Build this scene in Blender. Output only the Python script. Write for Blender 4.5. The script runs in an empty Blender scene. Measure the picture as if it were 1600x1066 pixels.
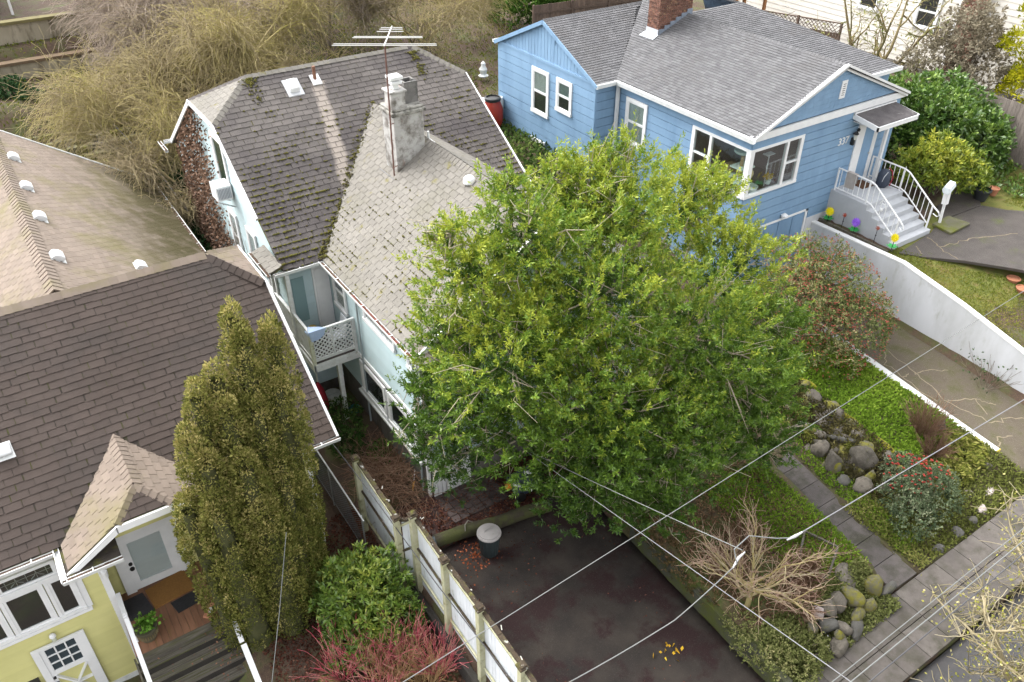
import bpy, math, random
import numpy as np
from mathutils import Vector, Matrix

# ------------------------------------------------------------------ camera, world, sun, exposure
R = math.radians
scene = bpy.context.scene
cam_d = bpy.data.cameras.new("camera"); cam = bpy.data.objects.new("camera", cam_d)
scene.collection.objects.link(cam); scene.camera = cam
cam.location = (0, 0, 16.0); cam.rotation_euler = (R(54.25), 0, R(-33.6))
cam_d.sensor_width = 36; cam_d.lens = 29.25; cam_d.clip_end = 900; cam_d.clip_start = .1

SUN_AZ, SUN_EL = R(-24), R(50)          # azimuth from +Y towards +X; soft bright patch of an overcast sky
world = bpy.data.worlds.new("World"); scene.world = world; world.use_nodes = True
wn = world.node_tree.nodes; wl = world.node_tree.links
sky = wn.new('ShaderNodeTexSky'); sky.sky_type = 'NISHITA'; sky.sun_disc = False
sky.sun_elevation = SUN_EL; sky.sun_rotation = SUN_AZ; sky.air_density = 1.4; sky.dust_density = 4.0; sky.ozone_density = 1.0
hs = wn.new('ShaderNodeHueSaturation'); hs.inputs['Saturation'].default_value = .1
wl.new(sky.outputs[0], hs.inputs['Color']); bg = wn['Background']; wl.new(hs.outputs[0], bg.inputs[0])
bg.inputs[1].default_value = .15
sun_d = bpy.data.lights.new("sun", 'SUN'); sun = bpy.data.objects.new("sun", sun_d); scene.collection.objects.link(sun)
sun_d.energy = .5; sun_d.angle = R(40); sun_d.color = (1, .965, .91)
sun.rotation_euler = Vector((-math.sin(SUN_AZ)*math.cos(SUN_EL), -math.cos(SUN_AZ)*math.cos(SUN_EL), -math.sin(SUN_EL))).to_track_quat('-Z', 'Y').to_euler()
scene.view_settings.view_transform = 'Standard'; scene.view_settings.look = 'None'
scene.view_settings.exposure = 2.05; scene.view_settings.gamma = 1
scene.view_settings.use_curve_mapping = False
scene.render.engine = 'CYCLES'; scene.cycles.use_adaptive_sampling = True; scene.cycles.adaptive_threshold = .025
scene.cycles.max_bounces = 4; scene.cycles.diffuse_bounces = 2; scene.cycles.glossy_bounces = 1
scene.cycles.transparent_max_bounces = 6; scene.cycles.transmission_bounces = 2; scene.cycles.caustics_reflective = False; scene.cycles.caustics_refractive = False

rng = np.random.default_rng(7); random.seed(7)
COL = scene.collection

# ------------------------------------------------------------------ materials
MATS = {}
def mat(name, c1, c2=None, scale=3., rough=.8, bump=0., bscale=40., var=0., c3=None, s3=1.2, t3=.62, w3=.08, metal=0., spec=.35, leaf=0., detail=5., stretch=None, c4=None, s4=8., t4=.6, w4=.05):
    """c1/c2 mixed by noise, c3/c4 laid over in patches, var = per-piece brightness variation (attribute tint + object random)"""
    if name in MATS: return MATS[name]
    m = bpy.data.materials.new(name); m.use_nodes = True
    nt = m.node_tree; N = nt.nodes; L = nt.links; b = N['Principled BSDF']; out = N['Material Output']
    b.inputs['Roughness'].default_value = rough; b.inputs['Metallic'].default_value = metal
    b.inputs['Specular IOR Level'].default_value = spec
    geo = N.new('ShaderNodeNewGeometry'); pos = geo.outputs['Position']
    if stretch:
        mp = N.new('ShaderNodeVectorMath'); mp.operation = 'MULTIPLY'; mp.inputs[1].default_value = stretch
        L.new(pos, mp.inputs[0]); pos = mp.outputs[0]
    def noise(s, d=detail, r=.6):
        n = N.new('ShaderNodeTexNoise'); n.inputs['Scale'].default_value = s; n.inputs['Detail'].default_value = d
        n.inputs['Roughness'].default_value = r; L.new(pos, n.inputs['Vector']); return n.outputs[0]
    def ramp(src, a, bb):
        r = N.new('ShaderNodeMapRange'); r.inputs[1].default_value = a; r.inputs[2].default_value = bb; L.new(src, r.inputs[0]); return r.outputs[0]
    def mix(f, A, B):
        x = N.new('ShaderNodeMix'); x.data_type = 'RGBA'
        if isinstance(f, float): x.inputs[0].default_value = f
        else: L.new(f, x.inputs[0])
        for s, v in ((6, A), (7, B)):
            if isinstance(v, tuple): x.inputs[s].default_value = (*v, 1)
            else: L.new(v, x.inputs[s])
        return x.outputs[2]
    col = c1
    if c2: col = mix(ramp(noise(scale), .3, .7), c1, c2)
    if var:
        at = N.new('ShaderNodeAttribute'); at.attribute_name = 'tint'; oi = N.new('ShaderNodeObjectInfo')
        ad = N.new('ShaderNodeMath'); ad.operation = 'ADD'; L.new(at.outputs['Fac'], ad.inputs[0]); L.new(oi.outputs['Random'], ad.inputs[1])
        fr = N.new('ShaderNodeMath'); fr.operation = 'FRACT'; L.new(ad.outputs[0], fr.inputs[0])
        hv = N.new('ShaderNodeHueSaturation'); mr = N.new('ShaderNodeMapRange'); mr.inputs[3].default_value = 1-var; mr.inputs[4].default_value = 1+var
        L.new(fr.outputs[0], mr.inputs[0]); L.new(mr.outputs[0], hv.inputs['Value'])
        if isinstance(col, tuple): hv.inputs['Color'].default_value = (*col, 1)
        else: L.new(col, hv.inputs['Color'])
        col = hv.outputs[0]
    if c3: col = mix(ramp(noise(s3, 8, .65), t3-w3, t3+w3), col, c3)
    if c4: col = mix(ramp(noise(s4, 6, .65), t4-w4, t4+w4), col, c4)
    if isinstance(col, tuple): b.inputs['Base Color'].default_value = (*col, 1)
    else: L.new(col, b.inputs['Base Color'])
    if bump:
        bp = N.new('ShaderNodeBump'); bp.inputs['Strength'].default_value = min(bump, 1.); bp.inputs['Distance'].default_value = .02*max(1, bump)
        L.new(noise(bscale, 4), bp.inputs['Height']); L.new(bp.outputs[0], b.inputs['Normal'])
    if leaf:
        tr = N.new('ShaderNodeBsdfTranslucent')
        if isinstance(col, tuple): tr.inputs[0].default_value = (*col, 1)
        else: L.new(col, tr.inputs[0])
        ms = N.new('ShaderNodeMixShader'); ms.inputs[0].default_value = leaf
        L.new(b.outputs[0], ms.inputs[1]); L.new(tr.outputs[0], ms.inputs[2]); L.new(ms.outputs[0], out.inputs[0])
    MATS[name] = m; return m

def leafmat(name, dark, light, third=None, rough=.5, trans=.25, spec=.0):
    """leaf colour runs dark > light (> third) with the per-leaf attribute tint"""
    if name in MATS: return MATS[name]
    m = bpy.data.materials.new(name); m.use_nodes = True
    N = m.node_tree.nodes; L = m.node_tree.links; out = N['Material Output']; N.remove(N['Principled BSDF'])
    b = N.new('ShaderNodeBsdfDiffuse')
    at = N.new('ShaderNodeAttribute'); at.attribute_name = 'tint'
    r = N.new('ShaderNodeValToRGB'); e = r.color_ramp.elements; e[0].color = (*dark, 1); e[1].color = (*(third or light), 1)
    if third: x = e.new(.6); x.color = (*light, 1)
    L.new(at.outputs['Fac'], r.inputs[0]); L.new(r.outputs[0], b.inputs[0]); sh = b.outputs[0]
    if trans > 0:
        tr = N.new('ShaderNodeBsdfTranslucent'); L.new(r.outputs[0], tr.inputs[0])
        ms = N.new('ShaderNodeMixShader'); ms.inputs[0].default_value = trans; L.new(sh, ms.inputs[1]); L.new(tr.outputs[0], ms.inputs[2]); sh = ms.outputs[0]
    if spec > 0:
        gl = N.new('ShaderNodeBsdfGlossy'); gl.inputs['Roughness'].default_value = rough; gs = N.new('ShaderNodeMixShader'); gs.inputs[0].default_value = spec
        L.new(sh, gs.inputs[1]); L.new(gl.outputs[0], gs.inputs[2]); sh = gs.outputs[0]
    L.new(sh, out.inputs[0]); MATS[name] = m; return m

def glassmat():
    m = bpy.data.materials.new('window_glass'); m.use_nodes = True
    N = m.node_tree.nodes; L = m.node_tree.links; out = N['Material Output']
    N.remove(N['Principled BSDF'])
    g = N.new('ShaderNodeBsdfGlossy'); g.inputs['Roughness'].default_value = .03; g.inputs[0].default_value = (.9, .95, .95, 1)
    t = N.new('ShaderNodeBsdfTransparent'); t.inputs[0].default_value = (.88, .91, .91, 1)
    lw = N.new('ShaderNodeLayerWeight'); lw.inputs[0].default_value = .35; f = N.new('ShaderNodeMapRange'); f.inputs[3].default_value = .03; f.inputs[4].default_value = .3; L.new(lw.outputs['Facing'], f.inputs[0])
    x = N.new('ShaderNodeMixShader'); L.new(f.outputs[0], x.inputs[0]); L.new(t.outputs[0], x.inputs[1]); L.new(g.outputs[0], x.inputs[2]); L.new(x.outputs[0], out.inputs[0])
    MATS['window_glass'] = m; return m
GLASS = glassmat()

WHITE = mat('white_paint', (.74, .74, .74), (.66, .665, .67), 4, .55, .12, 60)
WHITE_W = mat('weathered_white_paint', (.66, .67, .66), (.5, .51, .49), 5, .75, .3, 50, c3=(.2, .2, .13), s3=3.5, t3=.66, w3=.07)
MOSSY_W = mat('algae_stained_white_paint', (.56, .56, .47), (.45, .45, .3), 3, .85, .4, 40, c3=(.12, .13, .04), s3=4, t3=.6)
DARKWIN = mat('dark_interior', (.02, .02, .022), (.035, .03, .03), 3, .6)
CURTAIN = mat('pale_curtain', (.42, .46, .43), (.3, .34, .32), 6, .9, .5, 14, stretch=(3, 3, .4))
BLIND = mat('white_blind', (.86, .87, .86), (.76, .78, .78), 3, .8, .5, 60, stretch=(.2, .2, 3))
GUTTERW = mat('white_gutter_metal', (.72, .73, .73), (.6, .61, .6), 6, .45, .1, 30)
GALV = mat('galvanised_metal', (.5, .51, .52), (.38, .39, .4), 8, .45, .2, 30, metal=.6)
LEAFLITTER = mat('gutter_leaf_litter', (.06, .035, .025), (.11, .07, .045), 30, .95, .9, 70, c3=(.05, .06, .02), s3=5)

# ------------------------------------------------------------------ mesh builder and object helpers
ROOT = {}                       # object name -> world position of its root
class MB:
    def __init__(s): s.v = []; s.f = []; s.t = []
    def add(s, vs, fs, tint=0.):
        o = len(s.v); s.v += [tuple(float(c) for c in p) for p in vs]; s.f += [tuple(i+o for i in f) for f in fs]; s.t += [tint]*len(fs); return s
    def box(s, x0, y0, z0, x1, y1, z1, tint=0.):
        return s.add([(x0,y0,z0),(x1,y0,z0),(x1,y1,z0),(x0,y1,z0),(x0,y0,z1),(x1,y0,z1),(x1,y1,z1),(x0,y1,z1)],
                     [(0,3,2,1),(4,5,6,7),(0,1,5,4),(1,2,6,5),(2,3,7,6),(3,0,4,7)], tint)
    def bar(s, a, b, w, h, up=(0,0,1), tint=0.):
        a = Vector(a); b = Vector(b); d = (b-a).normalized(); u = Vector(up)
        if abs(d.dot(u)) > .98: u = Vector((0,1,0))
        sd = d.cross(u).normalized(); u = sd.cross(d).normalized()
        p = []
        for e in (a, b):
            for i, j in ((-1,-1),(1,-1),(1,1),(-1,1)): p.append(e + sd*(i*w/2) + u*(j*h/2))
        return s.add(p, [(0,3,2,1),(4,5,6,7),(0,1,5,4),(1,2,6,5),(2,3,7,6),(3,0,4,7)], tint)
    def tube(s, pts, r, n=6, caps=True, tint=0.):
        pts = [Vector(p) for p in pts]; k = len(pts)
        rs = r if isinstance(r, (list, tuple)) else [r]*k
        vs = []; prev = None
        for i, p in enumerate(pts):
            d = (pts[min(i+1, k-1)] - pts[max(i-1, 0)]).normalized()
            if prev is None:
                u = Vector((0,0,1)) if abs(d.z) < .9 else Vector((1,0,0)); prev = d.cross(u).normalized()
            sd = (prev - d*prev.dot(d)).normalized(); prev = sd; u = d.cross(sd)
            for j in range(n):
                a = 2*math.pi*j/n; vs.append(p + sd*(math.cos(a)*rs[i]) + u*(math.sin(a)*rs[i]))
        fs = [(i*n+j, i*n+(j+1)%n, (i+1)*n+(j+1)%n, (i+1)*n+j) for i in range(k-1) for j in range(n)]
        if caps: fs += [tuple(range(n-1, -1, -1)), tuple((k-1)*n+j for j in range(n))]
        return s.add(vs, fs, tint)
    def lathe(s, c, prof, n=16, axis=None, tint=0.):
        c = Vector(c); vs = []; q = Vector((0,0,1)).rotation_difference(Vector(axis).normalized()) if axis else None
        for r, z in prof:
            for j in range(n):
                a = 2*math.pi*j/n; v = Vector((r*math.cos(a), r*math.sin(a), z)); vs.append(c + (q @ v if q else v))
        k = len(prof)
        fs = [(i*n+j, i*n+(j+1)%n, (i+1)*n+(j+1)%n, (i+1)*n+j) for i in range(k-1) for j in range(n)]
        fs += [tuple(range(n-1, -1, -1)), tuple((k-1)*n+j for j in range(n))]
        return s.add(vs, fs, tint)
    def prism(s, pts, vec, tint=0.):
        pts = [Vector(p) for p in pts]; v = Vector(vec); n = len(pts)
        return s.add(pts + [p+v for p in pts], [tuple(range(n-1,-1,-1)), tuple(range(n, 2*n))] + [(i,(i+1)%n,n+(i+1)%n,n+i) for i in range(n)], tint)
    def poly(s, pts, tint=0.): return s.add(pts, [tuple(range(len(pts)))], tint)
    def build(s, name, m, parent=None, smooth=False, bevel=0., origin=None):
        if parent is not None: o0 = ROOT[parent.name]
        elif origin is not None: o0 = Vector(origin)
        else:
            a = np.array(s.v); o0 = Vector((*(a[:, :2].min(0)+a[:, :2].max(0))/2, a[:, 2].min()))
        me = bpy.data.meshes.new(name)
        me.from_pydata([(x-o0.x, y-o0.y, z-o0.z) for x, y, z in s.v], [], s.f); me.materials.append(m)
        if any(s.t):
            at = me.attributes.new('tint', 'FLOAT', 'FACE'); at.data.foreach_set('value', s.t)
        if smooth:
            me.polygons.foreach_set('use_smooth', [True]*len(me.polygons))
        me.validate(); me.update()
        # outward normals
        import bmesh
        bm = bmesh.new(); bm.from_mesh(me); bmesh.ops.recalc_face_normals(bm, faces=bm.faces); bm.to_mesh(me); bm.free()
        o = bpy.data.objects.new(name, me); COL.objects.link(o)
        if smooth: 
            try: me.set_sharp_from_angle(angle=R(40))
            except Exception: pass
        if bevel:
            bv = o.modifiers.new('bevel', 'BEVEL'); bv.width = bevel; bv.segments = 2; bv.limit_method = 'ANGLE'
        ROOT[o.name] = o0
        if parent is not None: o.parent = parent
        else: o.location = o0
        return o

def tag(o, label=None, cat=None, group=None, kind=None):
    if label: o['label'] = label
    if cat: o['category'] = cat
    if group: o['group'] = group
    if kind: o['kind'] = kind
    return o
def thing(name, label, cat, loc, group=None):
    o = bpy.data.objects.new(name, None); COL.objects.link(o); o.location = loc; o.empty_display_size = .2
    ROOT[o.name] = Vector(loc); return tag(o, label, cat, group)
def raw_mesh(name, V, F, m, parent=None, tint=None, origin=None, smooth=False):
    """numpy verts (n,3), faces (k,3|4) -> one object"""
    o0 = ROOT[parent.name] if parent is not None else Vector(origin if origin is not None else (*((V[:, :2].min(0)+V[:, :2].max(0))/2), V[:, 2].min()))
    V = V - np.array(o0); k = F.shape[1]
    me = bpy.data.meshes.new(name); me.vertices.add(len(V)); me.vertices.foreach_set('co', V.astype(np.float32).ravel())
    me.loops.add(F.size); me.loops.foreach_set('vertex_index', F.astype(np.int32).ravel())
    me.polygons.add(len(F)); me.polygons.foreach_set('loop_start', np.arange(0, F.size, k, dtype=np.int32)); me.polygons.foreach_set('loop_total', np.full(len(F), k, dtype=np.int32))
    if smooth: me.polygons.foreach_set('use_smooth', np.ones(len(F), dtype=bool))
    me.update(calc_edges=True); me.materials.append(m)
    if tint is not None:
        at = me.attributes.new('tint', 'FLOAT', 'FACE'); at.data.foreach_set('value', np.clip(tint, 0, 1).astype(np.float32))
    o = bpy.data.objects.new(name, me); COL.objects.link(o); ROOT[o.name] = o0
    if parent is not None: o.parent = parent
    else: o.location = o0
    return o
def copy_tree(o, parent=None, delta=(0,0,0)):
    c = o.copy(); COL.objects.link(c); c.parent = parent; ROOT[c.name] = ROOT[o.name] + Vector(delta)
    if parent is None: c.location = Vector(o.location) + Vector(delta)
    for ch in list(o.children): copy_tree(ch, c, delta)
    return c

def unit(a): return a/np.maximum(np.linalg.norm(a, axis=-1, keepdims=True), 1e-9)
def leaves(name, P, D, Ln, W, m, parent=None, tint=None, fold=.0, origin=None):
    """one kite-shaped leaf per row of P, pointing along D"""
    n = len(P); D = unit(D); S = unit(np.cross(D, unit(rng.normal(size=(n, 3)))))
    Ln = np.broadcast_to(np.asarray(Ln, float), (n,))[:, None]; W = np.broadcast_to(np.asarray(W, float), (n,))[:, None]
    U = np.cross(D, S)
    V = np.stack([P, P + D*Ln*.55 + S*W*.5 + U*Ln*fold, P + D*Ln, P + D*Ln*.55 - S*W*.5 + U*Ln*fold], 1).reshape(-1, 3)
    F = np.arange(4*n).reshape(n, 4)
    return raw_mesh(name, V, F, m, parent, rng.random(n) if tint is None else tint, origin)
def twigs(name, lines, m, parent=None, tint=None, n=3, origin=None):
    """lines: list of (pts (k,3), r0, r1) -> thin tapered tubes in one mesh"""
    VV = []; FF = []; TT = []; off = 0
    for idx, (p, r0, r1) in enumerate(lines):
        p = np.asarray(p, float); k = len(p)
        d = unit(np.gradient(p, axis=0)); ref = np.array([.31, .52, .8]); sd = unit(np.cross(d, ref)); u = np.cross(d, sd)
        r = np.linspace(r0, r1, k)[:, None]
        ring = np.stack([p + (sd*math.cos(2*math.pi*j/n) + u*math.sin(2*math.pi*j/n))*r for j in range(n)], 1).reshape(-1, 3)
        a = np.arange(k-1)[:, None]*n; j = np.arange(n)[None, :]
        f = np.stack([a+j, a+(j+1) % n, a+n+(j+1) % n, a+n+j], -1).reshape(-1, 4) + off
        VV.append(ring); FF.append(f); off += len(ring); TT.append(np.full(len(f), tint[idx] if tint is not None else rng.random()))
    return raw_mesh(name, np.concatenate(VV), np.concatenate(FF), m, parent, np.concatenate(TT), origin, smooth=True)

def sphere_dirs(n): return unit(rng.normal(size=(n, 3)))
# ------------------------------------------------------------------ the setting: ground, roads, walls
def sm(a, b, t):
    t = np.clip((t-a)/(b-a), 0, 1); return t*t*(3-2*t)
def g(x, y):
    x = np.asarray(x, float); y = np.asarray(y, float)
    left = -.42 - .1*np.clip(14-y, 0, 20) + 1.2*sm(17, 24, y)
    left = left + (-1.9-left)*sm(1.6, -.6, x)*sm(15.6, 14.9, y)
    mid = -.08 - .04*np.clip(12-y, 0, 30) + .3*sm(13, 19, y) + .5*sm(19, 25, y)
    beds = .08 + .0*x + .4*sm(8, 13, y) + 2.2*sm(13, 25, y)
    right = .1 + .02*(y-6) + 2.6*sm(14.5, 25, y)
    lawn = 1.2 + .9*sm(5, 11, y) + 0*x
    z = left + (mid-left)*sm(5.05, 5.3, x)
    z = z + (beds-z)*sm(10.16, 10.34, x)
    z = z + (right-z)*sm(15, 19, x)
    z = z + (lawn-z)*sm(22.9, 23.2, x)*(1-sm(14, 24, y)) + (2.9-z)*sm(22.9, 23.2, x)*sm(14, 24, y)
    back_l = 1.0 + 2.3*sm(38, 41.5, y) + 1.2*sm(44.5, 45.6, y)
    back_r = 3.0 + .6*sm(30, 38, y) + .05*np.clip(y-36, 0, 100)
    back = back_l + (back_r-back_l)*sm(6.5, 11, x)
    z = z + (back-z)*sm(27, 31.5, y)
    return z - .4*sm(5.4, 5.22, y)*sm(5.3, 5.6, x)
DIRT = mat('damp_soil', (.055, .035, .025), (.09, .06, .042), 9, .95, .9, 45, c3=(.07, .085, .025), s3=1.1, t3=.56, w3=.1, c4=(.12, .075, .05), s4=26, t4=.6)
xs = np.concatenate([[-300, -120, -50], np.arange(-10, 46, .3), [70, 140, 320]]); ys = np.concatenate([[-200, -60, -20], np.arange(-2, 62, .35), [90, 160, 400]])
GX, GY = np.meshgrid(xs, ys); GZ = g(GX, GY) + rng.normal(0, .012, GX.shape)
V = np.stack([GX, GY, GZ], -1).reshape(-1, 3); nx = len(xs); I = np.arange(len(ys)-1)[:, None]*nx + np.arange(nx-1)[None, :]
tag(raw_mesh('ground', V, np.stack([I, I+1, I+nx+1, I+nx], -1).reshape(-1, 4), DIRT, origin=(0,0,0), smooth=True), kind='structure')

def grid_sheet(name, edge_a, edge_b, zf, m, nu=24, nv=10, thick=.25, jit=0., kind='structure'):
    """ruled sheet between two polylines (lists of (x,y)); zf(x,y) gives the top; sides go down by thick"""
    def samp(pl, n):
        pl = np.array(pl, float); d = np.r_[0, np.cumsum(np.linalg.norm(np.diff(pl, axis=0), axis=1))]; t = np.linspace(0, d[-1], n)
        return np.stack([np.interp(t, d, pl[:, 0]), np.interp(t, d, pl[:, 1])], -1)
    A = samp(edge_a, nu); B = samp(edge_b, nu); T = np.linspace(0, 1, nv)[:, None, None]
    P = A[None]*(1-T) + B[None]*T; Z = zf(P[..., 0], P[..., 1]) + rng.normal(0, jit, P.shape[:2]) if jit else zf(P[..., 0], P[..., 1])
    V = np.concatenate([P, np.broadcast_to(Z, P.shape[:2])[..., None]], -1).reshape(-1, 3)
    idx = np.arange(nu*nv).reshape(nv, nu); F = np.stack([idx[:-1, :-1], idx[:-1, 1:], idx[1:, 1:], idx[1:, :-1]], -1).reshape(-1, 4)
    loop = np.concatenate([idx[0, :], idx[1:, -1], idx[-1, -2::-1], idx[-2:0:-1, 0]]); n = len(loop)
    low = V[loop].copy(); low[:, 2] -= thick; o = len(V); q = np.arange(n)
    V = np.concatenate([V, low]); F = np.concatenate([F, np.stack([loop[q], o+q, o+(q+1) % n, loop[(q+1) % n]], -1)])
    ob = raw_mesh(name, V, F, m); return tag(ob, kind=kind)

# dark wet driveway of the pale blue house
dz = lambda x, y: -.04*np.clip(12-y, 0, 30)
ASPH = mat('old_wet_asphalt', (.017, .014, .013), (.048, .039, .032), 1.1, .74, .9, 130, c3=(.024, .011, .011), s3=1.0, t3=.53, w3=.05, c4=(.075, .064, .054), s4=48, t4=.64, w4=.05, spec=.25)
grid_sheet('driveway', [(5.3, 2.5), (5.3, 12.2)], [(10.12, 2.5), (10.12, 12.2)], dz, ASPH, 40, 20, .2, .003)
PAV = mat('old_paver', (.085, .065, .06), (.06, .045, .042), 5, .9, .5, 50, var=.25)
court = grid_sheet('paved_court', [(5.4, 12.22), (5.4, 14.0)], [(10.6, 12.22), (10.6, 14.0)], lambda x, y: .0*x - .012, mat('leaf_strewn_paving', (.04, .018, .016), (.07, .035, .03), 16, .9, .8, 60, c3=(.045, .035, .03), s3=1.6, t3=.55), 12, 20, .15, .004)
proto = None
for i in range(5):
    for j in range(7):
        x = 6.85+j*.235+(rng.random()-.5)*.012; y = 12.85+i*.235
        if proto is None:
            proto = MB().box(-.108, -.108, 0, .108, .108, .035).build('paver', PAV, court); proto.location = Vector((x, y, -.014)) - ROOT[court.name]
            pm = proto.data; pm.transform(Matrix.Translation(ROOT[court.name]))
        else:
            c = bpy.data.objects.new('paver', pm); COL.objects.link(c); c.parent = court; c.location = Vector((x, y, -.014+rng.random()*.006)) - ROOT[court.name]; c.rotation_euler.z = rng.normal(0, .02)
STREET = mat('street_asphalt', (.052, .05, .052), (.07, .067, .066), 6, .85, .6, 90)
grid_sheet('street', [(-30, -3.5), (60, -3.5)], [(-30, 3.75), (60, 3.75)], lambda x, y: -.12+.012*(x-14), STREET, 30, 6, .1)
# footpath from the pavement to the pale blue house: slabs as parts
CONC = mat('old_concrete', (.07, .061, .058), (.1, .088, .082), 3, .9, .5, 80, var=.2, c3=(.042, .04, .028), s3=2.6, t3=.55, w3=.12, c4=(.18, .16, .15), s4=40, t4=.68)
CONC2 = mat('pavement_concrete', (.085, .074, .067), (.12, .106, .095), 3, .9, .5, 90, var=.18, c3=(.055, .05, .036), s3=2.2, t3=.55, w3=.12, c4=(.2, .18, .17), s4=45, t4=.7)
def slabs(root, rows, m, name, th=.08):
    for q in rows:      # four (x,y,z) corners
        c = sum((Vector(p) for p in q), Vector())/4
        p = [c + (Vector(v)-c)*.982 for v in q]; MB().prism([v - Vector((0,0,th)) for v in p], (0,0,th)).build(name, m, root, bevel=.008)
pth = grid_sheet('footpath', [(14.05, 5.3), (14.72, 9.9)], [(14.98, 5.3), (15.62, 9.9)], lambda x, y: .085+.012*(y-5.3), DIRT, 10, 4, .1)
rows = []
for i in range(7):
    y0 = 5.3+i*.66; y1 = y0+.66; xl = lambda y: 14.05+(y-5.3)*.146; zz = lambda y: .135+.012*(y-5.3)
    rows.append([(xl(y0), y0, zz(y0)), (xl(y0)+.92, y0, zz(y0)), (xl(y1)+.92, y1, zz(y1)), (xl(y1), y1, zz(y1))])
slabs(pth, rows, CONC, 'slab')
sz = lambda x: .1+.04*(x-14.5)
swk = grid_sheet('pavement', [(4, 3.78), (34, 3.78)], [(4, 5.27), (34, 5.27)], lambda x, y: -.0+.04*(x-14.5)+.04, DIRT, 16, 4, .3)
rows = []
for i in range(26):
    for j in range(2):
        x0 = 9.6+i*.745; x1 = x0+.745; y0 = 3.78+j*.745; y1 = y0+.745
        rows.append([(x0, y0, sz(x0)), (x1, y0, sz(x1)), (x1, y1, sz(x1)), (x0, y1, sz(x0))])
slabs(swk, rows, CONC2, 'slab')
# planted bed with the bare maple, kept by a mossy wall
BED = mat('weedy_bed', (.06, .04, .026), (.1, .07, .04), 7, .95, 1., 30, c3=(.06, .085, .018), s3=1.3, t3=.5, w3=.09, c4=(.14, .1, .055), s4=20, t4=.62)
bz = lambda x, y: .42+.05*(y-7) - .35*sm(6.1, 5.3, y)*sm(11.0, 12., x) - .45*sm(5.9, 5.1, y)
bz_raw = bz; bz = lambda x, y: np.maximum(bz_raw(x, y), .04*(x-14.5)+.02)
grid_sheet('planted_bed', [(10.3, 5.1), (10.3, 11.5)], [(14.0, 5.3), (14.85, 11.5)], bz, BED, 40, 26, .7, .02)
MOSSWALL = mat('mossy_concrete', (.06, .06, .045), (.035, .037, .022), 4, .95, .8, 30, c3=(.06, .07, .012), s3=2., t3=.54, w3=.1)
mw = MB(); ww = [(5.0+i*.25, .36+.03*(i*.25-2)+.018*math.sin(i*2.3)+.012*math.sin(i*5.1), .02*math.sin(i*1.7)) for i in range(21)]; n = len(ww)
mw.add([(10.13+d, y, z-.08) for y, z, d in ww]+[(10.3, y, z-.06) for y, z, d in ww]+[(10.13+d, y, -.6) for y, z, d in ww]+[(10.3, y, -.6) for y, z, d in ww],
       [(i, i+1, n+i+1, n+i) for i in range(n-1)]+[(2*n+i, 2*n+i+1, i+1, i) for i in range(n-1)]+[(n+i, n+i+1, 3*n+i+1, 3*n+i) for i in range(n-1)]+[(0, n, 3*n, 2*n), (n-1, 3*n-1, 4*n-1, 2*n-1)])
tag(mw.build('garden_wall', MOSSWALL), 'low mossy concrete wall between the dark driveway and the bare maple bed', 'wall')
# bed with the two berry bushes
b2 = lambda x, y: (.36+.08*(y-6.5))*sm(15.9, 17.3, x)*sm(5.3, 6.2, y) + .14*(1-sm(15.9, 17.3, x)*sm(5.3, 6.2, y))
GRASSB = mat('grassy_soil', (.05, .045, .022), (.075, .075, .025), 5, .95, 1., 30, c3=(.05, .035, .022), s3=1.6, t3=.55)
grid_sheet('rockery_bed', [(14.97, 5.28), (15.0, 6.5), (15.75, 12.5)], [(20.12, 5.28), (20.12, 7), (20.12, 13.2)], b2, GRASSB, 40, 30, .5, .02)
# concrete driveway of the blue house
bd = lambda x, y: .17+.06*(np.minimum(y, 11.5)-6) - .02*np.clip(y-11.5, 0, 9)
DRV2 = mat('exposed_aggregate', (.085, .068, .048), (.12, .1, .074), 1.6, .9, .9, 110, c3=(.075, .07, .03), s3=1.6, t3=.54, c4=(.19, .165, .13), s4=45, t4=.62)
drive2 = grid_sheet('concrete_driveway', [(20.27, 5.28), (20.27, 15.78)], [(23.0, 5.28), (23.0, 15.78)], bd, DRV2, 30, 12, .2, .002)
REPAIR = mat('tan_crack_filler', (.25, .2, .135), (.17, .14, .1), 20, .9, .4, 60)
def ribbon(name, pts, w, zf, m, parent=None, dz_=.005):
    mb = MB(); P = [Vector((x, y, 0)) for x, y in pts]; Q = []
    for i in range(len(P)-1):
        for k in range(6): Q.append(P[i].lerp(P[i+1], k/6) + Vector((rng.normal(0, .035), rng.normal(0, .035), 0)))
    Q.append(P[-1]); L = []; Rr = []
    for i, q in enumerate(Q):
        d = (Q[min(i+1, len(Q)-1)]-Q[max(i-1, 0)]).normalized(); n = Vector((-d.y, d.x, 0))*w*(.55+.6*rng.random())
        for S, s in ((L, 1), (Rr, -1)): p = q+n*s; S.append((p.x, p.y, float(zf(p.x, p.y))+dz_))
    k = len(Q); mb.add(L+Rr, [(i, i+1, k+i+1, k+i) for i in range(k-1)]); return mb.build(name, m, parent)
for pts in ([(21.7, 12.6), (21.5, 11.2), (21.3, 9.8), (21.0, 8.6), (21.2, 7.4)], [(21.35, 11.1), (20.9, 10.6), (20.7, 9.4), (20.75, 8.7)], [(21.3, 9.8), (21.75, 9.75), (22.3, 9.4)], [(20.72, 9.9), (21.1, 9.95)],
            [(21.05, 8.6), (21.8, 8.2), (22.1, 7.7)], [(21.2, 7.4), (21.8, 7.2), (22.6, 6.8)], [(20.5, 6.6), (20.9, 6.9), (21.3, 6.7)], [(21.8, 8.2), (21.5, 7.6)]):
    ribbon('crack_filler', pts, .02, bd, REPAIR, drive2)
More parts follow.
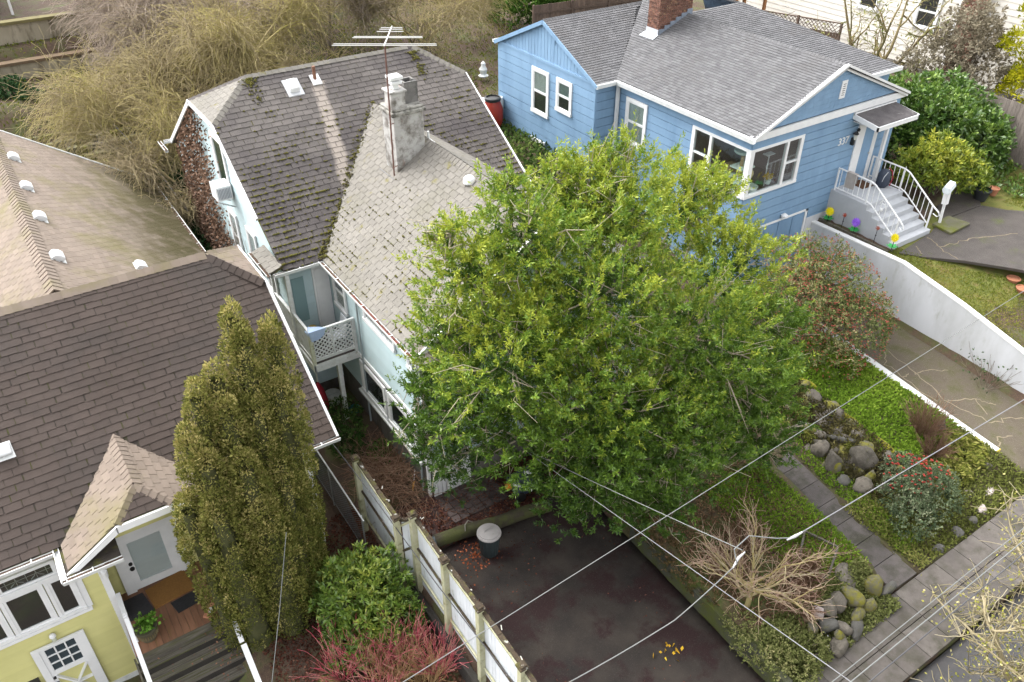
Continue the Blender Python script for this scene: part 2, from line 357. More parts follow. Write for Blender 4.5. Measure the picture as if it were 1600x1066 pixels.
# white kerb wall left of it
kw = MB(); kp = [(6.55, .33), (8, .46), (10, .67), (12.8, .95)]
kw.add([(20.1, y, z) for y, z in kp]+[(20.36, y, z) for y, z in kp]+[(20.1, y, z-.7) for y, z in kp]+[(20.36, y, z-.7) for y, z in kp],
       [(i, i+1, 5+i, 4+i) for i in range(3)]+[(8+i, 9+i, 1+i, i) for i in range(3)]+[(4+i, 5+i, 13+i, 12+i) for i in range(3)]+[(0, 4, 12, 8), (3, 11, 15, 7)])
kerb = tag(kw.build('kerb_wall', mat('white_painted_concrete', (.6, .6, .59), (.5, .5, .49), 4, .8, .3, 60, c3=(.3, .3, .24), s3=3, t3=.66)), 'white painted low kerb wall along the left of the concrete driveway', 'wall')
MB().box(20.085, 6.53, .02, 20.37, 6.56, .335).build('yellow_end', mat('yellow_paint', (.55, .42, .05), (.45, .34, .05), 12, .7, .3, 50), kerb)
# tall pale wall right of it and the raised lawn
wt = [(5.6, 1.16), (7.8, 1.62), (10, 2.15), (12.2, 2.55), (15.8, 2.45)]
PALE = mat('pale_grey_painted_wall', (.53, .54, .565), (.49, .5, .525), 2.2, .75, .18, 40, c3=(.4, .405, .41), s3=1.4, t3=.58, w3=.14, c4=(.3, .3, .27), s4=3.2, t4=.67, w4=.09, stretch=(1, .7, .25))
wb = MB(); n = len(wt)
wb.add([(22.98, y, z) for y, z in wt]+[(22.98, y, -.2) for y, z in wt]+[(23.16, y, z) for y, z in wt]+[(23.16, y, -.2) for y, z in wt],
       [(i, i+1, n+i+1, n+i) for i in range(n-1)]+[(2*n+i, 3*n+i, 3*n+i+1, 2*n+i+1) for i in range(n-1)]+[(i, 2*n+i, 2*n+i+1, i+1) for i in range(n-1)]+[(0, n, 3*n, 2*n), (n-1, 3*n-1, 4*n-1, 2*n-1)])
rw = tag(wb.build('retaining_wall', PALE), 'tall pale grey retaining wall along the right of the concrete driveway', 'wall')
cp = MB()
for i in range(n-1): cp.bar((23.07, wt[i][0], wt[i][1]+.022), (23.07, wt[i+1][0], wt[i+1][1]+.022), .2, .04)
cp.build('coping', mat('white_coping_paint', (.72, .72, .72), (.6, .6, .58), 4, .7, .3, 40), rw)
wz = lambda y: np.interp(y, [a for a, b in wt], [b for a, b in wt])
lz = lambda x, y: wz(y)-.06 + .0*x
LAWN = mat('lawn_soil', (.09, .115, .022), (.15, .14, .035), 1.6, .95, 1., 26, c3=(.16, .12, .045), s3=2.4, t3=.6, c4=(.05, .07, .015), s4=12, t4=.62)
grid_sheet('lawn', [(23.17, 5.0), (23.17, 12.9)], [(44, 5.0), (44, 18)], lz, LAWN, 40, 50, 1.4, .015)
grid_sheet('side_yard', [(23.17, 12.95), (23.17, 15.8)], [(44, 18.05), (44, 24)], lambda x, y: 2.46+.05*np.clip(x-26, 0, 9), DIRT, 14, 30, 1.4, .02)
WALKM = mat('wet_aggregate_walk', (.05, .042, .038), (.075, .064, .057), 2.5, .6, .6, 90, c3=(.065, .075, .02), s3=1.1, t3=.64, c4=(.13, .12, .11), s4=50, t4=.7)
def walk(name, pts, z, th=.1, m=WALKM): return tag(MB().prism([(x, y, z-th) for x, y in pts], (0, 0, th)).build(name, m, bevel=.01), kind='structure')
wk = walk('front_walk', [(23.55, 12.72), (23.95, 12.15), (24.85, 11.25), (25.7, 10.1), (26.6, 8.6), (30, 7.8), (32, 10.2), (29.4, 12.5), (29.0, 13.2), (26.6, 13.3), (25.65, 12.98)], 2.53)
walk('side_path', [(26.65, 13.32), (28.95, 13.22), (30.8, 14.6), (29.9, 15.6), (27.8, 14.2)], 2.545)
for pts in ([(25.35, 12.9), (24.95, 12.2), (24.75, 11.4)], [(25.0, 12.25), (25.7, 12.05), (26.6, 11.9), (28, 11.3)], [(24.4, 12.7), (24.1, 12.25)]):
    ribbon('crack_filler', pts, .02, lambda x, y: 2.53, REPAIR, wk)
st = walk('mossy_slab', [(26.0, 12.5), (27.2, 12.55), (27.1, 13.3), (26.1, 13.25)], 2.62, .08, mat('mossy_slab_concrete', (.13, .12, .09), (.1, .1, .05), 4, .9, .6, 50, c3=(.11, .12, .02), s3=2.2, t3=.55))
# ------------------------------------------------------------------ house-building helpers
CAMP = Vector((0, 0, 16))
def clip_poly(sub, cl):
    """Sutherland-Hodgman, convex counter-clockwise clip polygon"""
    out = sub
    for i in range(len(cl)):
        ax, ay = cl[i]; bx, by = cl[(i+1) % len(cl)]; inp = out; out = []
        if not inp: return []
        ins = lambda p: (bx-ax)*(p[1]-ay)-(by-ay)*(p[0]-ax) >= -1e-9
        for j in range(len(inp)):
            p = inp[j]; q = inp[(j+1) % len(inp)]; pi, qi = ins(p), ins(q)
            if pi: out.append(p)
            if pi != qi:
                d1 = (bx-ax)*(p[1]-ay)-(by-ay)*(p[0]-ax); d2 = (bx-ax)*(q[1]-ay)-(by-ay)*(q[0]-ax); t = d1/(d1-d2)
                out.append((p[0]+(q[0]-p[0])*t, p[1]+(q[1]-p[1])*t))
    return out
def parea(p): return abs(sum(p[i][0]*p[(i+1) % len(p)][1]-p[(i+1) % len(p)][0]*p[i][1] for i in range(len(p))))/2
def roof_face(root, O, u, v, poly, w, e, m, under, nbig=0, skip=None, thick=.07, lap=.018, jit=.006):
    """one roof plane: deck slab, shingle tabs (the nbig largest in view as single parts, the rest joined)"""
    O = Vector(O); u = Vector(u).normalized(); v = Vector(v).normalized(); nn = u.cross(v)
    if nn.z < 0: nn = -nn
    if sum(poly[i][0]*poly[(i+1) % len(poly)][1]-poly[(i+1) % len(poly)][0]*poly[i][1] for i in range(len(poly))) < 0: poly = poly[::-1]
    W = lambda a, b, h=0.: O + u*a + v*b + nn*h
    MB().prism([W(a, b, -thick) for a, b in poly], nn*thick).build('roof_deck', under, root)
    us = [p[0] for p in poly]; vs = [p[1] for p in poly]; full = []; rest = MB(); r = 0; vv = min(vs)
    while vv < max(vs)-.02:
        off = (w*.5 if r % 2 else 0) + (rng.random()-.5)*.05; a = math.floor((min(us)-off)/w)*w + off
        while a < max(us):
            gp_ = .022*w; rect = [(a+gp_, vv), (a+w-gp_, vv), (a+w-gp_, vv+e*1.08), (a+gp_, vv+e*1.08)]
            c = clip_poly(rect, poly)
            if len(c) >= 3 and parea(c) > .12*w*e:
                ctr = W(sum(p[0] for p in c)/len(c), sum(p[1] for p in c)/len(c))
                if not (skip and skip(ctr)):
                    isfull = parea(c) > .985*parea(rect)
                    if isfull and nbig: full.append((ctr, a+w/2, vv))
                    else: tab(rest, W, c, vv, e, lap)
            a += w
        vv += e; r += 1
    if full:
        D = Matrix.Rotation(R(-33.6), 3, 'Z') @ Matrix.Rotation(R(54.25), 3, 'X'); Di = D.transposed()
        def score(t):
            q = Di @ (t[0]-CAMP); d = -q.z
            x = 800+1300*q.x/d; y = 533-1300*q.y/d
            return (1/d if -10 < x < 1610 and -10 < y < 1076 else 0)
        full.sort(key=score, reverse=True)
        s = MB(); tab(s, lambda a, b, h=0.: u*a + v*b + nn*h, [(-w*.478, 0), (w*.478, 0), (w*.478, e*1.08), (-w*.478, e*1.08)], 0, e, lap)
        me = bpy.data.meshes.new('shingle'); me.from_pydata(s.v, [], s.f); me.materials.append(m); me.update()
        ro = ROOT[root.name]
        for t in full[:nbig]:
            o = bpy.data.objects.new('shingle', me); COL.objects.link(o); o.parent = root
            o.location = W(t[1]+rng.normal(0, jit), t[2]+rng.normal(0, jit), rng.random()*.004) - ro
        for t in full[nbig:]:
            a = t[1]; b = t[2]+rng.normal(0, jit)
            tab(rest, W, [(a-w*.478, b), (a+w*.478, b), (a+w*.478, b+e*1.08), (a-w*.478, b+e*1.08)], b, e, lap)
    if rest.v: tag(rest.build('shingles', m, root), kind='stuff')
def tab(mb, W, c, v0, e, lap):
    n = len(c); h = lambda b: lap*(1-.75*min(1, max(0, (b-v0)/e)))
    mb.add([W(a, b, h(b)) for a, b in c]+[W(a, b, .0) for a, b in c], [tuple(range(n))]+[(i, (i+1) % n, n+(i+1) % n, n+i) for i in range(n)], rng.random()+1e-4)
def ridge_caps(root, a, b, m, w=.3, step=.17, name='ridge_caps', h=.035):
    a = Vector(a); b = Vector(b); d = (b-a); L = d.length; d.normalize(); sd = d.cross(Vector((0, 0, 1))).normalized(); up = sd.cross(d)
    mb = MB(); k = int(L/step)
    for i in range(k):
        p = a+d*(i*step); q = a+d*((i+1)*step+.02); z0 = h; z1 = h*.55
        for P, Q, s in ((p, q, 1), (p, q, -1)):
            mb.add([P+up*z0, Q+up*z1, Q+sd*(s*w/2)+up*(z1-.1*w/.3-.01), P+sd*(s*w/2)+up*(z0-.1*w/.3-.01)], [(0, 1, 2, 3)], rng.random()+1e-4)
        mb.add([p+up*z0, p+sd*(w/2)+up*(z0-.1*w/.3-.01), p+sd*(w/2)+up*(z0-.1*w/.3-.035), p+up*(z0-.03), p-sd*(w/2)+up*(z0-.1*w/.3-.035), p-sd*(w/2)+up*(z0-.1*w/.3-.01)], [(0, 1, 2, 3, 4, 5)], .01)
    return tag(mb.build(name, m, root), kind='stuff')
def gutter(root, a, b, m=GUTTERW, w=.11, h=.09, litter=True, name='gutter', out=None):
    """open trough from a to b (top edge line), out = horizontal direction away from the roof"""
    a = Vector(a); b = Vector(b); d = (b-a).normalized(); o = Vector(out).normalized() if out else d.cross(Vector((0,0,1)))
    mb = MB(); up = Vector((0,0,1))
    prof = [(0, 0), (0, -h), (w*.8, -h), (w, -.01), (w, .012), (w-.014, .012), (w-.014, -.012), (w*.78, -h+.012), (.012, -h+.012), (.012, 0)]
    mb.prism([a+o*x+up*z for x, z in prof], b-a); g_ = mb.build(name, m, root)
    if litter:
        mb = MB(); L = (b-a).length; k = max(2, int(L/.08))
        for i in range(k):
            p = a+d*(L*i/k); q = a+d*(L*(i+1)/k); z = -.028+.02*rng.random()
            mb.add([p+o*.013+up*z, q+o*.013+up*z, q+o*(w-.016)+up*(z+.004), p+o*(w-.016)+up*(z-.004)], [(0, 1, 2, 3)])
        mb.build('leaf_litter', LEAFLITTER, g_)
        mb = MB(); k = max(1, int(L/.75))
        for i in range(k): p = a+d*(L*(i+.5)/k); mb.bar(p+up*.014, p+o*w+up*.014, .02, .012)
        mb.build('hanger', m, g_)
    return g_
def PX(axis, c):
    return (lambda a, d, z: (c-d, a, z)) if axis == 'x' else (lambda a, d, z: (a, c-d, z))
def pbox(mb, P, a0, a1, d0, d1, z0, z1):
    p = P(a0, d0, z0); q = P(a1, d1, z1); return mb.box(*[min(p[i], q[i]) for i in range(3)], *[max(p[i], q[i]) for i in range(3)])
def window(root, axis, c, a0, a1, z0, z1, cols=1, rows=2, back=None, cas=.09, back2=None, sash=.045, frame=WHITE, muntin=.0):
    P = PX(axis, c-.027); mb = MB(); bx_ = lambda *a: pbox(mb, P, *a)
    bx_(a0, a0+cas, .001, .05, z0+cas, z1-cas); bx_(a1-cas, a1, .001, .05, z0+cas, z1-cas); bx_(a0, a1, .001, .053, z1-cas, z1); bx_(a0-.01, a1+.01, .001, .075, z0, z0+cas)
    b0, b1, y0, y1 = a0+cas, a1-cas, z0+cas, z1-cas
    wdt = (b1-b0)/cols; hgt = (y1-y0)/rows
    for i in range(cols):
        for j in range(rows):
            l, r_, lo, hi = b0+i*wdt, b0+(i+1)*wdt, y0+j*hgt, y0+(j+1)*hgt; dd = .034 if j == rows-1 else .026
            bx_(l, l+sash, .003, dd, lo, hi); bx_(r_-sash, r_, .003, dd, lo, hi); bx_(l+sash, r_-sash, .003, dd, lo, lo+sash); bx_(l+sash, r_-sash, .003, dd, hi-sash, hi)
    f = mb.build('window', frame, root)
    for i in range(cols):
        for j in range(rows):
            l, r_, lo, hi = b0+i*wdt+sash, b0+(i+1)*wdt-sash, y0+j*hgt+sash, y0+(j+1)*hgt-sash
            pbox(MB(), P, l, r_, .016, .019, lo, hi).build('pane', GLASS, f)
            m = back2 if (back2 and j == 0) else (back or DARKWIN)
            pbox(MB(), P, l, r_, .004, .007, lo, hi).build('blind' if m is not DARKWIN else 'dark_room', m, f)
    return f
def laps(mb, axis, c, rng_fn, z0, z1, course, th=.026, side=1):
    """overlapping horizontal boards on the wall plane; side=-1 for walls that face +X / +Y"""
    z = z0
    while z < z1-.01:
        h = min(course, z1-z); l0 = rng_fn(z); l1 = rng_fn(z+h)
        if l0 and l1:
            P = PX(axis, c); t = th*side
            v = [P(l0[0], t, z), P(l0[1], t, z), P(l1[1], .003*side, z+h), P(l1[0], .003*side, z+h), P(l0[0], 0, z), P(l0[1], 0, z)]
            mb.add(v, [(0, 1, 2, 3), (4, 5, 1, 0)], rng.random()+1e-4)
        z += course
    return mb
def text_mesh(root, name, s, loc, rot, size, m, depth=.008, align='CENTER'):
    cu = bpy.data.curves.new(name, 'FONT'); cu.body = s; cu.size = size; cu.extrude = depth; cu.align_x = align
    t = bpy.data.objects.new(name, cu); COL.objects.link(t); dg = bpy.context.evaluated_depsgraph_get()
    me = bpy.data.meshes.new_from_object(t.evaluated_get(dg)); bpy.data.objects.remove(t); me.materials.append(m)
    o = bpy.data.objects.new(name, me); COL.objects.link(o); o.parent = root; o.location = Vector(loc)-ROOT[root.name]; o.rotation_euler = rot; return o

# roofing
BROWN = mat('shaded_brown_shingle', (.05, .037, .031), (.066, .05, .043), .7, .9, .5, 120, var=.09, c3=(.042, .034, .03), s3=.5, t3=.58, w3=.1, c4=(.1, .1, .022), s4=3.2, t4=.75, w4=.02)  # street-facing slopes: their shade is put into the colour, TAN stays lighter
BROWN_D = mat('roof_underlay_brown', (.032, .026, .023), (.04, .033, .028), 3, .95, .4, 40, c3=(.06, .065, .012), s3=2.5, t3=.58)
TAN = mat('tan_shingle', (.165, .13, .104), (.195, .156, .126), .8, .9, .5, 110, var=.1, c3=(.15, .13, .06), s3=.55, t3=.6, w3=.1)
TAN_D = mat('roof_underlay_tan', (.05, .04, .03), (.07, .06, .03), 3, .95, .4, 40, c3=(.1, .1, .02), s3=1.5, t3=.52)
def with_gradient_moss(name, base, axis_vec, a, b, moss):
    """moss that grows thicker towards the damp eave: a stain with its own shape"""
    if name in MATS: return MATS[name]
    m = base.copy(); m.name = name; nt = m.node_tree; N = nt.nodes; L = nt.links; bs = N['Principled BSDF']; src = bs.inputs['Base Color'].links[0].from_socket
    geo = N.new('ShaderNodeNewGeometry'); dt = N.new('ShaderNodeVectorMath'); dt.operation = 'DOT_PRODUCT'; dt.inputs[1].default_value = axis_vec; L.new(geo.outputs['Position'], dt.inputs[0])
    mr = N.new('ShaderNodeMapRange'); mr.inputs[1].default_value = a; mr.inputs[2].default_value = b; L.new(dt.outputs['Value'], mr.inputs[0])
    no = N.new('ShaderNodeTexNoise'); no.inputs['Scale'].default_value = 2.2; no.inputs['Detail'].default_value = 8; L.new(geo.outputs['Position'], no.inputs['Vector'])
    ad = N.new('ShaderNodeMath'); ad.operation = 'MULTIPLY_ADD'; ad.inputs[1].default_value = 2.2; ad.inputs[2].default_value = -1.1; L.new(no.outputs[0], ad.inputs[0])
    sm_ = N.new('ShaderNodeMath'); sm_.operation = 'ADD'; sm_.use_clamp = True; L.new(mr.outputs[0], sm_.inputs[0]); L.new(ad.outputs[0], sm_.inputs[1])
    mu = N.new('ShaderNodeMath'); mu.operation = 'MULTIPLY'; L.new(sm_.outputs[0], mu.inputs[0]); L.new(mr.outputs[0], mu.inputs[1])
    x = N.new('ShaderNodeMix'); x.data_type = 'RGBA'; L.new(mu.outputs[0], x.inputs[0]); L.new(src, x.inputs[6]); x.inputs[7].default_value = (*moss, 1); L.new(x.outputs[2], bs.inputs['Base Color'])
    MATS[name] = m; return m
TAN_M = with_gradient_moss('tan_shingle_mossy', TAN, (1, 0, 0), 1.0, 3.7, (.055, .045, .014))
GREY = mat('shaded_weathered_shingle', (.085, .075, .07), (.118, .105, .097), .5, .9, .5, 120, var=.16, c3=(.06, .052, .052), s3=.45, t3=.55, w3=.1, c4=(.1, .1, .03), s4=4.5, t4=.74, w4=.03)  # weathered street slopes, darkened for shade in the colour; LIGHT is the lit copy
GREY_D = mat('mossy_underlay_grey', (.025, .022, .02), (.035, .03, .026), 3, .95, .5, 40, c3=(.09, .085, .012), s3=1.7, t3=.54, w3=.05)
LIGHT = mat('lit_grey_shingle', (.15, .139, .121), (.18, .167, .148), .6, .9, .5, 110, var=.07, c3=(.15, .14, .115), s3=.9, t3=.6, c4=(.14, .125, .04), s4=3.2, t4=.66, w4=.06)  # side slopes of the same roof, lighter tone for the light they catch
LIGHT_D = mat('mossy_underlay_pale', (.05, .045, .035), (.06, .055, .04), 3, .95, .5, 40, c3=(.1, .095, .015), s3=1.6, t3=.54, w3=.05)
BLUEROOF = mat('blue_grey_shingle', (.098, .097, .101), (.12, .119, .123), 1.4, .85, .5, 120, var=.18, c3=(.098, .095, .096), s3=.8, t3=.6)
BLUEROOF_D = mat('roof_underlay_grey', (.03, .03, .032), (.04, .04, .042), 3, .95)
# ------------------------------------------------------------------ yellow house (left)
YEL = mat('yellow_lap_siding', (.56, .53, .23), (.51, .485, .2), 2, .7, .15, 50, var=.05)
INNER = mat('house_core', (.05, .05, .05), (.06, .06, .06), 3, .9)
yh = thing('yellow_house', 'yellow lap-sided house with dark brown roof and white windows', 'house', (1.5, 18, -.5))
cp_ = .832; sp_ = .555
mb = MB(); fr = lambda a, b: (lambda z: (a, b))
laps(mb, 'y', 14.4, fr(-7, -.93), -1.9, 2.92, .115); laps(mb, 'y', 14.4, fr(1.45, 3.88), -1.9, 2.92, .115)
laps(mb, 'x', 3.88, lambda z: (14.4, 23.2) if z < 2.9 else (14.4+(z-2.9)/.667, 23.0-(z-2.9)/.667), -.8, 5.2, .115, side=-1)
laps(mb, 'y', 15.2, fr(-.93, 1.45), -.1, 3.4, .115)
laps(mb, 'x', -.93, fr(14.4, 15.2), -.1, 2.92, .115, side=-1)
laps(mb, 'x', 1.45, fr(14.4, 15.2), -.1, 2.92, .115, side=1)
mb.build('siding', YEL, yh)
mb = MB(); mb.box(-7, 15.21, -1.9, 3.87, 23.2, 2.95); mb.box(-7, 14.41, -1.9, -.94, 15.21, 2.95); mb.box(1.46, 14.41, -1.9, 3.87, 15.21, 2.95); mb.box(-4, 23, -.5, 4.2, 30.4, 2.95)
mb.prism([(3.85, 14.5, 2.95), (3.85, 22.9, 2.95), (3.85, 19.7, 5.2), (3.85, 17.7, 5.2)], (-.2, 0, 0)); mb.build('wall_core', INNER, yh)
mb = MB(); mb.box(-.96, 14.37, -1.9, -.84, 14.41, 2.9); mb.box(-.98, 14.375, -1.9, -.925, 14.5, 2.9); mb.build('corner_board', WHITE, yh); MB().box(3.8, 14.37, -.8, 3.9, 14.41, 2.9).build('corner_board', WHITE, yh)
MB().box(-7, 14.36, -1.95, -.9, 14.42, -1.75).build('base_board', WHITE_W, yh)
# main front slope, hips, rear
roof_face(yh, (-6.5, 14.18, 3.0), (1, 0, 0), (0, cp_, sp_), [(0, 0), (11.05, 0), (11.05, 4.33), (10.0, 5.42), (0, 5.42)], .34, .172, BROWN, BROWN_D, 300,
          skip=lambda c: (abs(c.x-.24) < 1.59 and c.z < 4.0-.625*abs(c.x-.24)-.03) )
h1 = Vector((3.5, 18.69, 6.0)); h2 = Vector((4.53, 17.65, 5.4)); h3 = Vector((4.53, 19.7, 5.4)); vv = Vector((-1.03, 0, .6)).normalized()
roof_face(yh, h2, (0, 1, 0), vv, [(0, 0), (2.05, 0), (1.03, 1.19)], .3, .17, TAN, TAN_D)
MB().prism([(-6.5, 18.69, 6.0), (3.5, 18.69, 6.0), (4.53, 19.7, 5.4), (4.53, 23.2, 3.0), (-6.5, 23.2, 3.0)], (0, 0, -.1)).build('rear_slope', TAN, yh)
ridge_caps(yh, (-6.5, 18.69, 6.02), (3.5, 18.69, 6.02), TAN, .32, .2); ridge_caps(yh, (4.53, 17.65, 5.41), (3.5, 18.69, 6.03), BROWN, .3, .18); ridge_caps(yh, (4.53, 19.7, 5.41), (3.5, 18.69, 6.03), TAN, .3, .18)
# tan rear wing
st = .821; ss = .567
roof_face(yh, (4.55, 18.9, 2.95), (0, 1, 0), (-st, 0, ss), [(0, 0), (11.85, 0), (11.85, 5.28), (0, 5.28)], .3, .155, TAN_M, TAN_D, skip=lambda c: c.y < 23.1 and c.z < 6.0-.667*(c.y-18.69)-.05)
roof_face(yh, (-4.15, 18.9, 2.95), (0, 1, 0), (st, 0, ss), [(0, 0), (11.85, 0), (11.85, 5.28), (0, 5.28)], .3, .155, TAN, TAN_D, skip=lambda c: c.y < 23.1 and c.z < 6.0-.667*(c.y-18.69)-.05)
ridge_caps(yh, (.2, 18.9, 5.98), (.2, 30.75, 5.98), TAN, .38, .2, h=.05)
gutter(yh, (4.56, 23.3, 2.93), (4.56, 30.8, 2.93), out=(1, 0, 0))
mb = MB(); mb.bar((.2, 30.76, 5.9), (4.58, 30.76, 2.9), .05, .16); mb.bar((.2, 30.76, 5.9), (-4.2, 30.76, 2.9), .05, .16); mb.prism([(-4, 30.4, 2.9), (4.3, 30.4, 2.9), (.2, 30.4, 5.8)], (0, -.1, 0)); mb.build('rear_gable', WHITE_W, yh)
# entry gable with clipped front
sl = 1.59/math.hypot(1.59, 1.0); sh = 1.0/math.hypot(1.59, 1.0); Ls = math.hypot(1.59, 1.0)
roof_face(yh, (-1.35, 13.46, 3.0), (0, 1, 0), (sl, 0, sh), [(0, 0), (.74, 0), (2.3, Ls), (.53, Ls), (0, Ls*.655)], .3, .165, TAN, TAN_D)
roof_face(yh, (1.83, 13.46, 3.0), (0, 1, 0), (-sl, 0, sh), [(0, 0), (.74, 0), (2.3, Ls), (.53, Ls), (0, Ls*.655)], .3, .165, TAN, TAN_D)
vh = Vector((0, .53, .345)).normalized()
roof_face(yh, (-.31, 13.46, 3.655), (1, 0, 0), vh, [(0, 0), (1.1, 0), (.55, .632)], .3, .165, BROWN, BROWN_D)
ridge_caps(yh, (.24, 13.99, 4.02), (.24, 15.75, 4.02), TAN, .3, .16)
for s in (-1, 1): ridge_caps(yh, (.24+s*.55, 13.46, 3.67), (.24, 13.99, 4.02), TAN, .22, .16)
mb = MB()
mb.box(-.33, 13.4, 3.46, .81, 13.45, 3.63)
for s in (-1, 1): mb.prism([(.24+s*.55, 13.4, 3.63), (.24+s*1.66, 13.4, 2.93), (.24+s*1.66, 13.4, 2.8), (.24+s*.55, 13.4, 3.46)], (0, .05, 0))
mb.build('fascia', WHITE, yh)
mb = MB(); mb.prism([(-.9, 13.9, 2.9), (1.4, 13.9, 2.9), (.79, 13.9, 3.5), (-.31, 13.9, 3.5)], (0, .05, 0)); mb.build('gable_infill', YEL, yh)
PENT = mat('mossy_flat_roofing', (.05, .042, .036), (.075, .062, .052), 5, .95, .7, 30, c3=(.11, .11, .02), s3=3.2, t3=.6)
MB().box(-1.42, 13.3, 2.84, -.42, 14.3, 2.94).build('pent_roof', PENT, yh); MB().box(1.3, 13.3, 2.84, 1.95, 14.3, 2.94).build('pent_roof', PENT, yh)
gutter(yh, (-6.5, 14.17, 2.98), (-1.5, 14.17, 2.98), out=(0, -1, 0)); gutter(yh, (-1.42, 14.2, 2.98), (-1.42, 13.22, 2.98), out=(-1, 0, 0), litter=False); gutter(yh, (-1.5, 13.3, 2.98), (-.4, 13.3, 2.98), out=(0, -1, 0)); gutter(yh, (1.9, 14.17, 2.98), (4.6, 14.17, 2.98), out=(0, -1, 0))
mb = MB(); mb.bar((4.56, 14.15, 2.98), (4.56, 17.62, 5.38), .05, .13); mb.bar((4.56, 17.6, 5.36), (4.56, 19.75, 5.36), .05, .1); mb.build('rake_board', WHITE, yh)
# windows of the front room: leaded transoms over casements
P = PX('y', 14.4)
for a0, a1 in ((-2.72, -1.6), (-3.9, -2.78), (-5.1, -3.96)):
    t = window(yh, 'y', 14.4, a0, a1, 2.17, 2.62, 1, 1, cas=.05); lead = MB()
    for i in range(1, 6): x = a0+(a1-a0)*i/6; lead.box(x-.006, 14.362, 2.22, x+.006, 14.374, 2.58)
    lead.box(a0+.06, 14.362, 2.4, a1-.06, 14.374, 2.412)
    for cx in ((a0*2+a1)/3, (a0+2*a1)/3): lead.tube([(cx-.12, 14.366, 2.3), (cx-.04, 14.366, 2.36), (cx, 14.366, 2.46), (cx+.04, 14.366, 2.36), (cx+.12, 14.366, 2.3)], .007, 4)
    lead.build('lead_cames', GALV, t)
for a0, a1 in ((-1.95, -1.42), (-2.78, -1.97), (-3.3, -2.8), (-4.6, -3.32)): window(yh, 'y', 14.4, a0, a1, .93, 2.12, 1, 1, cas=.07, sash=.05)
MB().box(-5.2, 14.29, .84, -1.33, 14.4, .92).build('window_sill', WHITE, yh)
MB().box(-5.2, 14.3, 2.115, -1.38, 14.4, 2.165).build('window_ledge', WHITE, yh)
MB().box(-1.42, 14.345, .92, -1.3, 14.4, 2.6).build('window_trim', WHITE, yh)
# lower stable door
ld = MB()
for q in ((-2.72, -2.58, .02, .07, -1.8, .36), (-1.8, -1.67, .02, .07, -1.8, .36), (-2.58, -1.8, .02, .07, .3, .36)): pbox(ld, P, *q)
for q in ((-2.58, -2.5, .02, .05, -1.75, .3), (-1.88, -1.8, .02, .05, -1.75, .3), (-2.5, -1.88, .02, .05, .25, .3), (-2.5, -1.88, .02, .05, -.62, -.5), (-2.5, -1.88, .02, .05, -1.75, -1.62)): pbox(ld, P, *q)
door = ld.build('door', WHITE, yh)
mb = MB(); mb.bar((-2.5, 14.365, -.64), (-1.88, 14.365, -1.6), .035, .11, up=(0, 1, 0)); mb.bar((-1.88, 14.36, -.64), (-2.5, 14.36, -1.6), .03, .11, up=(0, 1, 0)); mb.bar((-2.5, 14.352, -1.12), (-1.88, 14.352, -1.12), .02, .1, up=(0, 1, 0)); mb.build('cross_brace', WHITE, door)
MB().box(-2.5, 14.385, -1.62, -1.88, 14.392, -.62).build('door_panel', YEL, door)
for i in range(3):
    for j in range(3):
        x0 = -2.5+i*.2067; z0 = -.5+j*.25; pbox(MB(), P, x0+.012, x0+.195, .012, .02, z0+.012, z0+.238).build('pane', mat('dark_reflective_pane', (.03, .045, .055), (.04, .055, .065), 2, .08, spec=.6), door)
mb = MB()
for i in range(4): x0 = -2.5+i*.2067; pbox(mb, P, x0-.014, x0+.014, .02, .046, -.5, .25)
for j in range(4): z0 = -.5+j*.25; pbox(mb, P, -2.5, -1.88, .021, .044, z0-.014, z0+.014)
mb.build('muntin', WHITE, door)
door.location.y = -.035
mb = MB(); mb.lathe((-2.54, 14.3, -.66), [(.03, 0), (.035, .03), (.02, .05)], 10, (0, 1, 0)); mb.lathe((-2.54, 14.3, -.86), [(.035, 0), (.045, .03), (.02, .05)], 10, (0, 1, 0)); mb.build('handle', mat('black_iron', (.02, .02, .02), None, rough=.4), door)
lamp = MB().lathe((-2.22, 14.3, .55), [(.03, .0), (.07, .02), (.06, .07), (.03, .09)], 10).build('wall_lamp', WHITE, yh); MB().lathe((-2.22, 14.3, .42), [(.035, 0), (.05, .02), (.045, .13)], 8).build('lamp_glass', mat('lamp_glass', (.5, .52, .42), None, rough=.2), lamp)
mbx = MB().box(-3.05, 14.28, -.75, -2.82, 14.4, -.5); mbx.build('letter_box', mat('black_tin', (.03, .03, .03), None, rough=.5), yh)
# entry: glazed door in a white surround, 343
P2 = PX('y', 15.17); mb = MB()
pbox(mb, P2, -.66, -.44, .02, .1, -.04, 1.7); pbox(mb, P2, .58, .8, .02, .1, -.04, 1.7); pbox(mb, P2, -.72, .86, .02, .13, 1.62, 1.84)
ed = mb.build('entry_door', WHITE, yh)
mb = MB(); pbox(mb, P2, -.44, -.3, .02, .07, -.02, 1.62); pbox(mb, P2, .42, .58, .02, .07, -.02, 1.62); pbox(mb, P2, -.3, .42, .02, .07, 1.48, 1.62); pbox(mb, P2, -.3, .42, .02, .07, -.02, .2); mb.build('door_leaf', WHITE, ed)
pbox(MB(), P2, -.3, .42, .045, .05, .2, 1.48).build('pane', GLASS, ed); pbox(MB(), P2, -.3, .42, .022, .028, .2, 1.48).build('blind', BLIND, ed)
mb = MB(); mb.lathe((-.37, 15.06, .86), [(.04, 0), (.045, .04), (.03, .07)], 10, (0, 1, 0)); mb.lathe((-.37, 15.06, .7), [(.05, 0), (.055, .04), (.03, .07)], 10, (0, 1, 0)); mb.box(-.56, 15.08, .68, -.5, 15.1, .76); mb.build('handle', MATS['black_iron'], ed)
